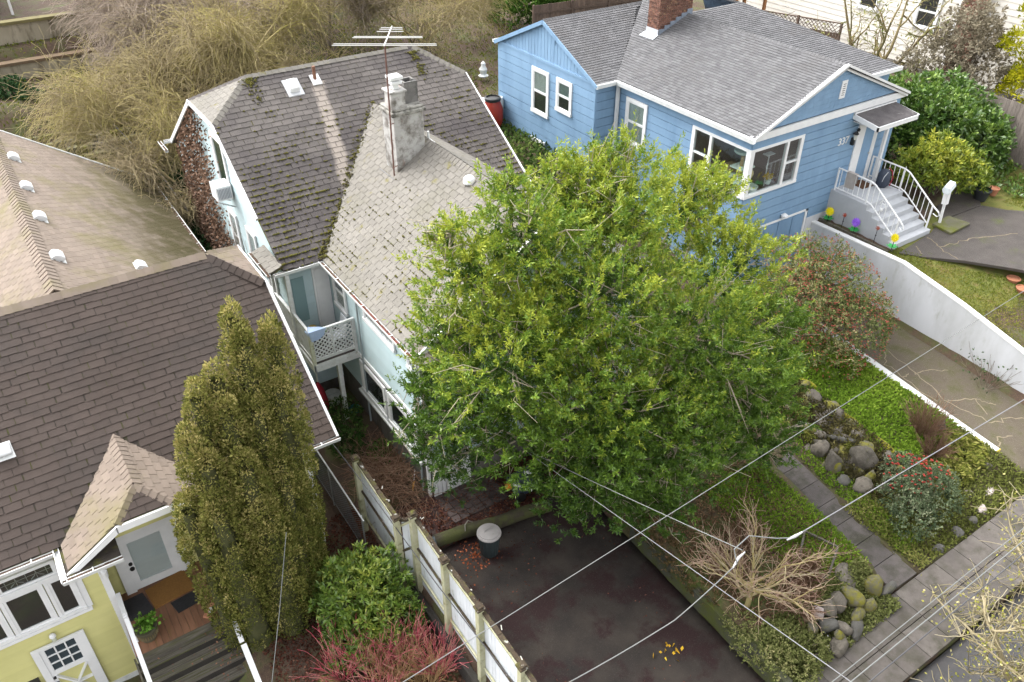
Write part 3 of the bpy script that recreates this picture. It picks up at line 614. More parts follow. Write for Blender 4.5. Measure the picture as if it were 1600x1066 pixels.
for i, ch in enumerate('343'): text_mesh(yh, 'house_number', ch, (.69, 15.09, 1.38-i*.17), (R(90), 0, 0), .19, mat('grey_numeral', (.25, .25, .27), None, rough=.5))
MB().box(-.925, 14.62, .35, -.915, 15.1, 1.75).build('side_window', DARKWIN, yh)
lan = MB().lathe((-.87, 14.31, 1.55), [(.02, 0), (.06, .03), (.07, .2), (.04, .24), (.09, .26), (.02, .32)], 8).build('porch_lantern', WHITE, yh)
# deck and steps
WOODB = mat('wet_brown_decking', (.24, .12, .07), (.18, .09, .052), 4, .55, .3, 60, var=.14, stretch=(6, .7, 1), c3=(.12, .1, .02), s3=1.4, t3=.68)
RISER = mat('shaded_riser_board', (.022, .02, .017), (.035, .03, .025), 4, .95)  # shade of the step fronts painted in, darker than the treads
OLDW = mat('old_weathered_tread', (.075, .066, .052), (.17, .152, .125), 4, .9, .9, 30, stretch=(.5, 14, 3), c3=(.075, .08, .02), s3=1.3, t3=.58)
dk = thing('porch_deck', 'brown plank porch deck with dark timber steps by the 343 door', 'porch', (.2, 13.5, -1.9))
for i in range(16):
    x0 = -.9+i*.147; MB().box(x0+.004, 13.32, -.075, x0+.143, 15.19, -.04+rng.random()*.003).build('plank', WOODB, dk)
mb = MB(); mb.box(-.9, 13.36, -1.9, 1.45, 15.18, -.08); mb.build('deck_frame', OLDW, dk)
MB().box(-.9, 13.28, -.24, 1.45, 13.34, -.045).build('deck_edge', OLDW, dk)
for i in range(9):
    y1 = 13.29-i*.27; z = -.235-i*.195
    for k in range(2): MB().box(-.92, y1-.135*(k+1)+.018, z-.045, 1.2, y1-.135*k, z+rng.random()*.004).build('tread', OLDW, dk)
    MB().box(-.9, y1-.27, z-.195, 1.18, y1-.24, z-.05).build('riser', RISER, dk)
for xs_ in (-.96, 1.2): MB().prism([(xs_, 13.3, -.05), (xs_, 10.8, -1.85), (xs_, 10.8, -2.1), (xs_, 13.3, -.5)], (.04, 0, 0)).build('stringer', OLDW, dk)
mb = MB(); mb.bar((-.8, 13.75, .82), (-.8, 11.2, -.72), .09, .07); mb.bar((-.8, 14.38, .86), (-.8, 13.75, .86), .1, .1); mb.bar((-.8, 13.72, -.04), (-.8, 13.72, .84), .09, .09); mb.bar((-.8, 11.3, -1.9), (-.8, 11.3, -.68), .09, .09); mb.build('handrail', WHITE, dk)
mb = MB(); mb.bar((1.14, 12.95, .48), (1.12, 12.3, .1), .1, .05); mb.bar((1.13, 12.25, .08), (1.12, 11.2, -.55), .12, .05); mb.bar((1.14, 12.9, -.5), (1.14, 12.9, .45), .09, .09); mb.bar((1.14, 11.3, -1.9), (1.14, 11.3, -.5), .09, .09); mb.build('handrail', WHITE, dk)
tag(MB().prism([(-.3, 14.98, -.036), (.62, 15.12, -.036), (.7, 14.42, -.036), (-.22, 14.33, -.036)], (0, 0, .025)).build('coir_doormat', mat('coir', (.3, .15, .04), (.23, .11, .03), 30, .98, 1., 90)), 'rusty brown coir mat in front of the 343 door', 'doormat')
DM = mat('black_rubber', (.018, .018, .02), (.03, .03, .033), 14, .8, .8, 80)
tag(MB().prism([(.1, 14.31, -.036), (.64, 14.37, -.036), (.78, 14.0, -.036), (.18, 13.93, -.036)], (0, 0, .012)).build('rubber_mat', DM), 'small black rubber mat at the porch step edge, right of the plant pot', 'doormat')
tag(MB().prism([(-.8, 14.95, -.036), (-.36, 14.97, -.036), (-.24, 14.3, -.036), (-.78, 14.3, -.036)], (0, 0, .012)).build('rubber_mat', mat('dark_grey_rubber', (.03, .028, .032), (.04, .038, .042), 14, .8, .8, 80)), 'dark grey mat between the plant pot and the 343 door surround', 'doormat')
pk = thing('parcel', 'crumpled brown paper parcel with white label on the porch deck', 'parcel', (.79, 13.58, -.03))
MB().prism([(.6, 13.5, -.03), (.74, 13.36, -.03), (.98, 13.62, -.03), (.93, 13.78, -.03), (.84, 13.78, -.03)], (0, 0, .05)).build('wrapper', mat('brown_paper', (.42, .19, .11), (.36, .16, .09), 12, .8, .8, 20), pk, bevel=.02)
MB().prism([(.74, 13.5, .021), (.82, 13.47, .021), (.88, 13.62, .021), (.8, 13.65, .021)], (0, 0, .003)).build('label', WHITE, pk)
def pot(name, label, c, r, h, m, group=None):
    t = thing(name, label, 'plant pot', c, group); x, y, z = c
    MB().lathe((x, y, z), [(r*.68, 0), (r*.95, h*.85), (r*1.05, h*.86), (r*1.05, h), (r*.93, h), (r*.9, h*.88), (.01, h*.87)], 20).build('pot', m, t, smooth=True); return t
POTL = leafmat('potted_leaf', (.05, .11, .015), (.16, .34, .05), (.25, .42, .08))
pt = pot('plant_pot', 'round patterned pot of bright green leaves on the porch deck', (-.53, 13.68, -.04), .24, .38, mat('bronze_pot_glaze', (.1, .085, .05), (.07, .07, .05), 8, .45, .3, 20))
mb = MB()
for k in range(26): a = k*2*math.pi/26; mb.box(-.53+.215*math.cos(a)-.012, 13.68+.215*math.sin(a)-.012, .1, -.53+.215*math.cos(a)+.012, 13.68+.215*math.sin(a)+.012, .2)
mb.build('relief_band', mat('bronze_relief', (.18, .15, .08), None, rough=.5), pt)
Pp = np.array([-.48, 13.74, .36]) + rng.normal(0, 1, (260, 3))*[.1, .1, .06]; leaves('foliage', Pp, rng.normal(0, 1, (260, 3))+[0, 0, .6], .09, .07, POTL, pt)
# roof ventilators: one low metal hood each
def hood(label, c, n, grp='roof vents on the tan and brown roofs'):
    n = Vector(n).normalized(); c = Vector(c); down = (Vector((0, 0, -1)) - n*n.dot(Vector((0, 0, -1)))).normalized(); s = n.cross(down)
    t = thing('roof_vent', label, 'roof vent', c, grp)
    mb = MB(); mb.add([c+s*a+down*b+n*.02 for a, b in ((-.2, -.16), (.2, -.16), (.22, .22), (-.22, .22))], [(0, 1, 2, 3)]); mb.build('flashing', GUTTERW, t)
    mb = MB(); pr = [(-.14, .02), (-.13, .1), (-.08, .15), (.04, .17), (.14, .15), (.17, .11), (.16, .08)]
    mb.prism([c+down*a+n*b-s*.19 for a, b in pr]+[c+down*.15+n*.02-s*.19], s*.38); mb.build('hood', mat('vent_cap_metal', (.62, .63, .64), (.52, .53, .54), 6, .4, .1, 20), t, bevel=.03); return t
nr = (.567, 0, .821)
hood('roof vent farthest up the tan roof, near its mossy rear edge', (.5, 28.16, 5.74), nr); hood('second roof vent from the rear edge, beside the tan ridge', (.5, 25.7, 5.74), nr)
hood('third roof vent from the rear edge, beside the tan ridge', (.5, 23.47, 5.74), nr); hood('roof vent on the tan ridge nearest the brown roof', (.5, 20.95, 5.74), nr)
hood('roof vent low on the tan slope, just behind the brown ridge', (2.36, 21.75, 4.46), nr); hood('roof vent on the brown street slope at the left edge of the picture', (-1.78, 16.1, 4.29), (0, -.555, .832))
# ------------------------------------------------------------------ pale blue house (middle)
LBL = mat('pale_blue_shake', (.45, .56, .585), (.41, .52, .545), 2.5, .8, .3, 40, var=.05, c3=(.44, .52, .52), s3=1.1, t3=.64)
FOUND = mat('stained_foundation', (.16, .145, .13), (.11, .1, .09), 2.5, .95, .6, 30, c3=(.07, .065, .05), s3=1.4, t3=.56, stretch=(1, 1, .5))
lb = thing('pale_blue_house', 'pale blue two-wing house with mossy grey roof and balcony', 'house', (9.5, 20, 0))
core = MB(); core.box(5.52, 19.22, -.3, 13.28, 28.9, 4.75); core.box(6.72, 13.92, -.3, 13.38, 19.2, 4.7)
core.prism([(5.52, 19.22, 4.75), (5.52, 28.9, 4.75), (5.52, 25.3, 7.3), (5.52, 22.9, 7.3)], (7.7, 0, 0)); core.build('wall_core', INNER, lb)
mb = MB()
def gr(z): return (19.2, 28.95) if z < 4.85 else ((19.2+(z-4.85)/.647, 28.95-(z-4.85)/.647) if z < 7.3 else None)
laps(mb, 'x', 5.5, gr, .3, 7.26, .2); laps(mb, 'x', 6.7, fr(13.9, 19.2), 2.42, 4.8, .2); laps(mb, 'x', 6.7, fr(17.6, 19.2), 1.1, 2.3, .2)
laps(mb, 'y', 19.2, fr(5.5, 6.7), .6, 4.8, .2)
laps(mb, 'y', 13.9, lambda z: (6.7, 13.4) if z < 4.8 else (6.7+(z-4.8)/.68, 13.4-(z-4.8)/.68), 1.0, 7.0, .2)
laps(mb, 'x', 13.3, fr(19.2, 28.9), .3, 4.8, .2, side=-1); laps(mb, 'x', 13.4, fr(13.9, 19.2), .3, 4.8, .2, side=-1)
mb.build('siding', LBL, lb)
mb = MB(); mb.box(6.68, 13.88, -.3, 6.72, 19.2, 1.08); mb.box(5.48, 19.18, -.3, 6.7, 19.22, .58); mb.box(5.48, 19.2, -.3, 5.53, 28.9, .3); mb.box(6.7, 13.88, -.3, 13.4, 13.92, 1.); mb.build('foundation', FOUND, lb)
mb = MB(); mb.box(6.64, 13.88, 2.3, 6.7, 17.75, 2.42); mb.box(6.655, 13.86, 0, 6.71, 13.98, 4.75); mb.box(6.655, 13.855, .9, 6.8, 13.9, 4.75); mb.box(5.46, 19.14, .3, 5.56, 19.2, 4.7); mb.build('trim_board', WHITE, lb)
lat = MB()
for i in range(9): lat.box(6.75+i*.125, 13.8, -.05, 6.75+i*.125+.11, 13.83, 1.25)
lat.build('white_skirting', WHITE, lb)
# roofs
cm, smn = .8396, .5432
wing = lambda x: 4.8+.68*min(x-6.45, 13.6-x)
roof_face(lb, (5.35, 18.85, 4.8), (1, 0, 0), (0, cm, smn), [(0, 0), (8.1, 0), (8.1, 4.88), (6.85, 6.25), (1.45, 6.25), (0, 4.88)], .3, .182, GREY, GREY_D, 170, skip=lambda c: 6.5 < c.x < 13.55 and c.z < wing(c.x)-.06)
for x0, x1, s in ((5.35, 6.8, 1), (13.45, 12.2, -1)):
    v_ = Vector((x1-x0, 0, .75)); Lh = v_.length
    roof_face(lb, (x0, 22.95, 7.45), (0, 1, 0), v_, [(0, 0), (2.3, 0), (1.15, Lh)], .3, .18, LIGHT, LIGHT_D)
    ridge_caps(lb, (x0, 22.95, 7.47), (x1, 24.1, 8.22), LIGHT, .28, .18); ridge_caps(lb, (x0, 25.25, 7.47), (x1, 24.1, 8.22), GREY, .28, .18)
ridge_caps(lb, (6.8, 24.1, 8.22), (12.2, 24.1, 8.22), LIGHT, .22, .2)
MB().prism([(5.35, 29.35, 4.8), (13.45, 29.35, 4.8), (13.45, 25.25, 7.45), (12.2, 24.1, 8.2), (6.8, 24.1, 8.2), (5.35, 25.25, 7.45)], (0, 0, -.1)).build('rear_slope', GREY, lb)
cw = 1/math.hypot(1, .68); sw = .68*cw; Lw = 3.575/cw
mainz = lambda y: 4.8+.647*(y-18.85)
roof_face(lb, (6.45, 13.6, 4.8), (0, 1, 0), (cw, 0, sw), [(0, 0), (5.3, 0), (9.05, Lw), (0, Lw)], .3, .172, LIGHT, LIGHT_D, 130)
roof_face(lb, (13.6, 13.6, 4.8), (0, 1, 0), (-cw, 0, sw), [(0, 0), (5.3, 0), (9.05, Lw), (0, Lw)], .3, .172, LIGHT, LIGHT_D)
ridge_caps(lb, (10.025, 13.6, 7.24), (10.025, 22.6, 7.24), LIGHT, .3, .17)
mv = MB(); MOSS = mat('roof_moss', (.1, .09, .012), (.06, .06, .012), 9, 1., 1., 40, c3=(.05, .035, .02), s3=5, t3=.6)
# tufts of moss lodged in the courses and the valley
mp = []
for k in range(4200):
    x = 5.4+rng.random()*8; y = 18.9+rng.beta(1.1, 2.6)*5; z = mainz(y)
    if 6.45 < x < 13.6 and z < wing(x): continue
    if math.sin(x*2.3+1.7*math.sin(y*2.1))*math.sin(y*3.1+x*.9)+.45*rng.normal() < -.15+.25*(y-20): continue
    x = round(x/.15)*.15+rng.normal(0, .03) if rng.random() < .6 else x
    r_ = round((y-18.85)/cm/.182)*.182*cm+18.85; mp.append((x, r_-.012, mainz(r_)+.012, .028+.04*rng.random()))
for k in range(900):
    y = 13.7+rng.random()*6; x = 6.5+rng.beta(1., 2.2)*3; r_ = round((x-6.45)/cw/.172)*.172*cw+6.45
    if y < 18.9+(x-6.45)*1.05 and math.sin(x*3.1+y*1.2)*math.sin(y*2.3)+.4*rng.normal() > .1: mp.append((r_-.01, y, 4.8+.68*(r_-6.45)+.012, .02+.03*rng.random()))
for k in range(520):
    t = rng.random()**1.5; y = 18.9+t*3.7; x = 6.45+(y-18.85)*.647/.68; mp.append((x+rng.normal(0, .09), y+rng.normal(0, .08), mainz(y)+.03, .025+.035*rng.random()))
for k in range(260):
    t = rng.random(); y = 18.9+t*3.7; x = 13.6-(y-18.85)*.647/.68; mp.append((x+rng.normal(0, .06), y+.1+rng.random()*.15, mainz(y)+.06, .03+.04*rng.random()))
for cx, cy in ((6.85, 24.0), (12.1, 23.9)):
    for k in range(90): y = cy-rng.random()**2*.8; mp.append((cx+rng.normal(0, .1), y, mainz(y)+.03, .03+.03*rng.random()))
ico = np.array([[0, 0, .6], [.9, 0, 0], [0, .9, 0], [-.9, 0, 0], [0, -.9, 0], [0, 0, -.3]]); fi = np.array([[0, 1, 2], [0, 2, 3], [0, 3, 4], [0, 4, 1], [5, 2, 1], [5, 3, 2], [5, 4, 3], [5, 1, 4]])
mp = np.array(mp); VV = (mp[:, None, :3] + ico[None]*mp[:, None, 3:]*rng.uniform(.7, 1.3, (len(mp), 6, 1))).reshape(-1, 3); FF = (fi[None]+6*np.arange(len(mp))[:, None, None]).reshape(-1, 3)
tag(raw_mesh('moss_tufts', VV, FF, MOSS, lb, smooth=True), kind='stuff')
gutter(lb, (5.1, 18.88, 4.78), (6.5, 18.88, 4.78), out=(0, -1, 0)); gutter(lb, (6.44, 13.55, 4.78), (6.44, 18.9, 4.78), out=(-1, 0, 0)); gutter(lb, (6.4, 13.62, 4.78), (13.6, 13.62, 4.78), out=(0, -1, 0)); gutter(lb, (5.1, 29.3, 4.85), (5.9, 29.3, 4.85), out=(0, 1, 0)); gutter(lb, (5.02, 28.5, 4.85), (5.02, 29.4, 4.85), out=(-1, 0, 0))
red = MB()
for k in range(420):
    y = 13.6+rng.random()**1.6*3.2; x = 6.4-rng.random()*.075; red.add([(x, y, 4.785), (x+.03, y+.02, 4.79), (x+.01, y+.05, 4.783)], [(0, 1, 2)], rng.random()+1e-3)
tag(red.build('fallen_leaves', mat('red_brown_leaf', (.16, .035, .02), (.1, .03, .02), 20, .7, var=.4), lb), kind='stuff')
# the small light return roof left of the notch, rakes and the pent at the front corner
roof_face(lb, (5.0, 18.9, 4.8), (0, 1, 0), (.85, 0, .3), [(0, 0), (1.35, 0), (1.35, .4), (0, .4)], .3, .17, LIGHT, LIGHT_D); gutter(lb, (5.02, 18.85, 4.79), (5.02, 20.3, 4.79), out=(-1, 0, 0))
for a_, b_ in (((5.33, 20.3, 5.68), (5.33, 22.98, 7.4)), ((5.33, 22.95, 7.4), (5.33, 25.3, 7.4)), ((5.33, 25.25, 7.4), (5.33, 29.3, 4.8)), ((13.47, 18.9, 4.82), (13.47, 22.98, 7.4)), ((6.5, 13.55, 4.83), (10.025, 13.55, 7.2)), ((13.55, 13.55, 4.83), (10.025, 13.55, 7.2))): MB().bar(a_, b_, .05, .13).build('rake_board', WHITE, lb)
MB().prism([(6.45, 13.3, 4.78), (13.6, 13.3, 4.78), (13.6, 13.92, 5.1), (6.45, 13.92, 5.1)], (0, 0, -.06)).build('pent_roof', GREY, lb)
# windows
window(lb, 'x', 6.7, 16.05, 17.6, 1.1, 2.2, 1, 1, cas=.13, sash=.05, back=DARKWIN); window(lb, 'x', 6.7, 14.3, 15.95, 1.1, 2.2, 1, 1, cas=.13, sash=.05)
MB().box(6.56, 14.1, 1.02, 6.7, 17.75, 1.09).build('window_sill', WHITE_W, lb)
window(lb, 'x', 6.7, 15.15, 16.9, 3.92, 4.55, 1, 1, cas=.08, back=mat('pink_blind', (.42, .36, .35), None, rough=.9)); window(lb, 'x', 6.7, 14.0, 14.5, 3.92, 4.55, 1, 1, cas=.07)
window(lb, 'x', 6.7, 18.05, 18.85, 3.35, 4.5, 1, 2, cas=.09, back2=mat('cream_blind', (.45, .42, .38), None, rough=.9))
window(lb, 'x', 5.5, 22.9, 23.95, 5.2, 6.95, 1, 1, cas=.1, back=mat('green_sash', (.03, .07, .045), None, rough=.4))
window(lb, 'x', 5.5, 23.0, 23.75, 2.9, 4.6, 1, 2, cas=.11, back=BLIND); window(lb, 'x', 5.5, 21.3, 22.1, 2.9, 4.7, 1, 2, cas=.11, back=BLIND); window(lb, 'x', 5.5, 20.0, 20.7, 3.3, 4.6, 1, 2, cas=.1)
# balcony door wall, door and lattice balcony
mb = MB(); P = PX('y', 19.2); pbox(mb, P, 6.2, 6.66, .02, .06, 2.42, 4.5); pbox(mb, P, 6.26, 6.6, .06, .075, 2.5, 4.4); mb.build('balcony_door', WHITE, lb)
bal = MB(); bal.box(5.42, 17.72, 2.3, 6.69, 19.19, 2.4); bl = bal.build('balcony_floor', mat('dark_decking', (.06, .05, .045), (.085, .072, .062), 5, .9, .5, 40, stretch=(8, 1, 1)), lb)
mb = MB(); mb.box(5.38, 17.66, 2.2, 6.7, 17.72, 2.42); mb.box(5.37, 17.66, 2.2, 5.42, 20.3, 2.42); mb.build('balcony_fascia', WHITE_W, lb)
mb = MB(); mb.bar((5.42, 17.72, 2.4), (5.42, 17.72, 3.5), .09, .09); mb.build('corner_post', MOSSY_W, lb)
mb = MB(); mb.bar((5.42, 18.86, -.1), (5.42, 18.86, 4.7), .11, .11); mb.bar((6.64, 17.72, 2.4), (6.64, 17.72, 3.5), .08, .08); mb.build('post', WHITE_W, lb)
mb = MB(); mb.bar((6.1, 17.78, -.1), (6.1, 17.78, 2.25), .12, .12); mb.build('support_post', WHITE_W, lb)
mb = MB(); mb.bar((5.4, 17.72, 3.47), (6.66, 17.72, 3.47), .07, .05); mb.bar((5.42, 17.72, 3.47), (5.42, 18.82, 3.47), .07, .05); mb.bar((5.42, 17.72, 2.55), (6.66, 17.72, 2.55), .06, .07); mb.bar((5.42, 17.72, 2.55), (5.42, 18.82, 2.55), .06, .07); mb.bar((6.02, 17.72, 2.55), (6.02, 17.72, 3.46), .05, .05)
mb.bar((5.42, 18.9, 3.4), (5.42, 20.3, 3.4), .08, .06); mb.bar((5.42, 18.9, 2.55), (5.42, 20.3, 2.55), .06, .06); mb.bar((5.42, 20.26, 2.4), (5.42, 20.26, 4.4), .07, .07); mb.build('balcony_rail', WHITE_W, lb)
def lattice(Pf, a0, a1, z0, z1, m, step=.135, w=.035):
    H = z1-z0
    for s in (1, -1):
        c = a0-H if s > 0 else a0
        while c < (a1 if s > 0 else a1+H):
            lo = max(a0, c) if s > 0 else max(a0, c-H); hi = min(a1, c+H) if s > 0 else min(a1, c)
            if hi-lo > .03:
                za = z0+(lo-c) if s > 0 else z0+(c-lo); zb = z0+(hi-c) if s > 0 else z0+(c-hi)
                MB().bar(Pf(lo, .008*s, za), Pf(hi, .008*s, zb), .012, w, up=(Vector(Pf(0, 0, 1))-Vector(Pf(0, 0, 0)))).build('lattice_slat', m, lb)
            c += step
lattice(PX('y', 17.72), 5.47, 6.6, 2.6, 3.44, WHITE_W)
for i in range(13): y = 17.86+i*.078; MB().bar((5.42, y, 2.58), (5.42, y+.03, 3.45), .015, .045, up=(0, 1, 0)).build('baluster', WHITE_W, lb)
for i in range(14): y = 18.98+i*.092; MB().bar((5.42, y, 2.58), (5.42, y+.04, 3.4), .015, .04, up=(0, 1, 0)).build('baluster', WHITE_W, lb)
pbox(MB(), PX('y', 19.2), 5.6, 5.95, .027, .04, 2.9, 4.3).build('side_pane', mat('teal_panel', (.2, .3, .31), None, rough=.5), lb)
# brown dead vine on the left gable
VINE = leafmat('dead_vine_leaf', (.05, .03, .022), (.2, .125, .085), (.3, .2, .15), .9, .1)
nv = 9000; y = rng.uniform(23.6, 28.7, nv); z = rng.uniform(.2, 7.2, nv); top = np.where(y < 25.25, 9, 7.35-(y-25.25)*.647); dens = np.where(y > 25.2, 1, np.where(z < 3.4, .75*sm(22.5, 25, y)+.1, .32*sm(23.4, 25.2, y)))
k = (z < top) & (rng.random(nv) < dens); Pv = np.stack([np.full(k.sum(), 5.45)-rng.random(k.sum())*.09, y[k], z[k]], -1)
vine = thing('wall_vine', 'brown dead vine clinging to the left gable of the pale blue house', 'vine', (5.4, 26.5, .2)); leaves('dead_leaves', Pv, rng.normal(0, 1, Pv.shape)+[-.3, 0, -.5], .11, .075, VINE, vine)
ln = []
for k in range(90):
    y0 = rng.uniform(22.8, 28.5); p = [(5.44, y0, .2)]; 
    for q in range(7): p.append((5.44-rng.random()*.03, p[-1][1]+rng.normal(0, .22), p[-1][2]+rng.uniform(.3, .75)))
    ln.append((p, .014, .004))
twigs('stems', ln, mat('vine_bark', (.16, .12, .09), (.24, .19, .15), 8, .95), vine)
# chimney
ch = thing('chimney', 'peeling white masonry chimney with two flues on the pale roof', 'chimney', (9.4, 19.45, 6.3))
CHM = mat('peeling_white_masonry', (.46, .45, .43), (.36, .35, .335), 4, .95, .8, 18, c3=(.13, .115, .1), s3=2.6, t3=.54, w3=.09, c4=(.22, .12, .08), s4=2.3, t4=.66, w4=.06)
mb = MB(); mb.prism([(9.0, 19.1, 6.2), (9.88, 19.1, 6.2), (9.88, 19.8, 6.2), (9.0, 19.8, 6.2)], (0, 0, 1.95)); mb.build('stack', CHM, ch, bevel=.03)
mb = MB(); mb.box(8.94, 19.04, 8.1, 9.94, 19.86, 8.22); mb.box(8.97, 19.07, 8.22, 9.9, 19.83, 8.29); mb.build('cap_course', mat('spalled_concrete', (.33, .32, .29), (.2, .19, .17), 8, .95, 1., 22, c3=(.07, .065, .055), s3=4, t3=.56, c4=(.14, .12, .02), s4=2, t4=.7), ch, bevel=.035)
mb = MB(); mb.prism([(8.97, 19.1, 8.25), (9.38, 19.1, 8.25), (9.38, 19.5, 8.25), (8.97, 19.5, 8.25)], (.03, .03, .45)); mb.box(8.95, 19.08, 8.7, 9.44, 19.58, 8.76); mb.build('flue', CHM, ch, bevel=.02)
mb = MB(); mb.box(9.12, 19.22, 8.76, 9.28, 19.38, 8.96); mb.box(9.06, 19.16, 8.9, 9.36, 19.46, 8.97); mb.box(9.04, 19.14, 9.02, 9.38, 19.48, 9.1); mb.box(9.14, 19.24, 8.97, 9.26, 19.36, 9.03); mb.build('flue_cap', GUTTERW, ch, bevel=.012)
mb = MB(); bx2 = (9.5, 19.35, 9.88, 19.75); mb.box(9.5, 19.35, 8.25, 9.56, 19.75, 8.84); mb.box(9.82, 19.35, 8.25, 9.88, 19.75, 8.84); mb.box(9.56, 19.35, 8.25, 9.82, 19.41, 8.84); mb.box(9.56, 19.69, 8.25, 9.82, 19.75, 8.84); mb.build('flue', mat('sooty_flue', (.2, .19, .18), (.12, .115, .11), 4, .95, .5, 20, c3=(.03, .03, .03), s3=2.5, t3=.55), ch)
MB().box(9.56, 19.41, 8.25, 9.82, 19.69, 8.5).build('soot', mat('soot', (.008, .008, .008), None, rough=1), ch)
mb = MB(); mb.bar((8.86, 19.02, 6.42), (9.92, 19.02, 7.14), .1, .03); mb.bar((8.86, 19.03, 6.42), (8.86, 19.9, 6.42), .08, .03); mb.build('flashing', mat('lead_flashing', (.1, .1, .105), (.16, .16, .165), 6, .6, .3, 20), ch)
vp = MB().tube([(10.06, 19.25, 7.1), (10.06, 19.25, 7.45)], .035, 8); vs_ = thing('vent_pipe', 'short white vent pipe right of the peeling chimney', 'vent pipe', (10.06, 19.25, 7.1)); vp.build('pipe', GUTTERW, vs_); MB().box(9.95, 19.02, 7.14, 10.14, 19.4, 7.2).build('flashing', GUTTERW, vs_)
vs_ = thing('vent_pipe', 'rusty vent pipe near the dark ridge, above a bleached streak', 'vent pipe', (8.69, 23.6, 7.9)); MB().tube([(8.69, 23.6, 7.85), (8.69, 23.6, 8.3)], .05, 10).build('pipe', mat('rusty_pipe', (.13, .06, .04), (.2, .1, .06), 12, .8, .3, 40), vs_); MB().prism([(8.56, 23.42, 7.8), (8.84, 23.42, 7.8), (8.84, 23.72, 8.0), (8.56, 23.72, 8.0)], (0, 0, .025)).build('flashing', GUTTERW, vs_)
sk = thing('roof_vent', 'square white vent box high on the dark grey roof, left of the rusty pipe', 'roof vent', (7.95, 23.5, 7.8)); MB().prism([(7.72, 23.25, 7.65), (8.2, 23.25, 7.65), (8.2, 23.75, 7.98), (7.72, 23.75, 7.98)], (0, 0, .03)).build('flashing', GALV, sk); MB().prism([(7.82, 23.34, 7.72), (8.1, 23.34, 7.72), (8.1, 23.64, 7.92), (7.82, 23.64, 7.92)], (0, -.03, .16)).build('hood', GUTTERW, sk, bevel=.03)
cv = thing('roof_vent', 'rounded white vent cap on the pale slope beside the big tree', 'roof vent', (11.2, 15.6, 6.4)); MB().lathe((9.75, 16.6, 7.05), [(.16, 0), (.16, .1), (.1, .17), (.01, .19)], 12).build('cap', GUTTERW, cv, smooth=True)
# aerial
an = thing('television_aerial', 'rusty mast with a wide silver aerial beside the chimney', 'aerial', (8.86, 19.05, 6.5))
MB().tube([(8.84, 19.02, 6.55), (8.9, 19.02, 10.0)], .022, 8).build('mast', mat('rusty_mast', (.11, .05, .04), (.16, .09, .07), 10, .7), an)
rt = Vector((.833, -.553, 0)); fw = Vector((.553, .833, 0)); c0 = Vector((8.9, 19.02, 10.0)); ALU = mat('aluminium_rod', (.62, .61, .58), None, rough=.35, metal=.5)
MB().bar(c0-fw*.15, c0+fw*1.5+Vector((0, 0, .02)), .025, .025).build('boom', ALU, an)
for k, (o, l) in enumerate(((-.1, 1.28), (.02, 1.26), (.55, .88), (.65, .86), (1.1, .34), (1.3, .3), (1.45, .28))):
    MB().tube([c0+fw*o-rt*l, c0+fw*o+rt*l], .012, 5).build('element', ALU, an)
mb = MB(); mb.tube([(8.84, 19.06, 6.75), (9.0, 19.1, 6.77)], .012, 5); mb.tube([(8.87, 19.06, 7.95), (9.0, 19.1, 7.95)], .012, 5); mb.build('bracket', MATS['rusty_mast'], an)
# air conditioner in the gable window
ac = thing('air_conditioner', 'white air conditioner box hanging from the left gable window', 'air conditioner', (5.2, 22.9, 5.4))
MB().box(4.98, 22.72, 5.28, 5.44, 23.28, 5.72).build('case', WHITE, ac, bevel=.02)
mb = MB()
for i in range(9): mb.box(5.03+i*.042, 22.7, 5.34, 5.05+i*.042, 22.722, 5.66)
mb.build('grille', mat('grey_grille', (.25, .27, .3), None, rough=.5), ac); 
for y_ in (22.75, 23.25): MB().bar((5.0, y_, 5.26), (5.46, y_, 5.0), .03, .03).build('bracket', GALV, ac)
# things on and under the balcony
cr = thing('plastic_chair', 'white plastic chair on the lattice balcony', 'chair', (6.3, 18.15, 2.4)); WP = mat('white_plastic', (.68, .7, .74), None, rough=.4)
MB().box(6.1, 17.98, 2.78, 6.5, 18.38, 2.82).build('seat', WP, cr, bevel=.01); MB().prism([(6.46, 17.98, 2.8), (6.46, 18.38, 2.8), (6.56, 18.36, 3.34), (6.56, 18.0, 3.34)], (.03, 0, 0)).build('backrest', WP, cr, bevel=.012)
for x, y in ((6.12, 18), (6.47, 18), (6.12, 18.36), (6.47, 18.36)): MB().bar((x, y, 2.4), (x, y, 2.79), .04, .04).build('leg', WP, cr)
tw = MB(); zt = 3.515
tw.add([(5.36, 17.95, zt-.12), (5.36, 17.64, zt-.12), (5.47, 17.95, zt), (5.37, 17.66, zt), (5.72, 17.79, zt), (5.86, 17.66, zt), (5.78, 17.65, zt-.2), (5.42, 17.64, zt-.3), (5.64, 17.63, zt-.27)], [(2, 3, 5, 4), (3, 7, 8, 6, 5), (0, 1, 3, 2)])
tag(tw.build('towel', mat('light_blue_cloth', (.38, .47, .62), (.3, .39, .55), 7, .9, .6, 15)), 'light blue cloth hanging over the balcony rail corner', 'towel')
t = pot('plant_pot', 'yellow topped dark pot by the balcony door', (5.92, 19.0, 2.4), .1, .3, mat('dark_pot', (.05, .045, .04), None, rough=.5)); MB().lathe((5.92, 19.0, 2.7), [(.12, 0), (.12, .03), (.02, .05)], 14).build('lid', mat('yellow_lid', (.5, .36, .08), None, rough=.5), t)
t = thing('patio_table', 'small dark table with green leaves on the lattice balcony', 'table', (5.95, 18.5, 2.4)); MB().lathe((5.95, 18.5, 2.78), [(.2, 0), (.21, .02), (.01, .03)], 16).build('tabletop', mat('dark_metal', (.05, .05, .055), None, rough=.5), t); MB().tube([(5.95, 18.5, 2.4), (5.95, 18.5, 2.79)], .03, 8).build('leg', MATS['dark_metal'], t)
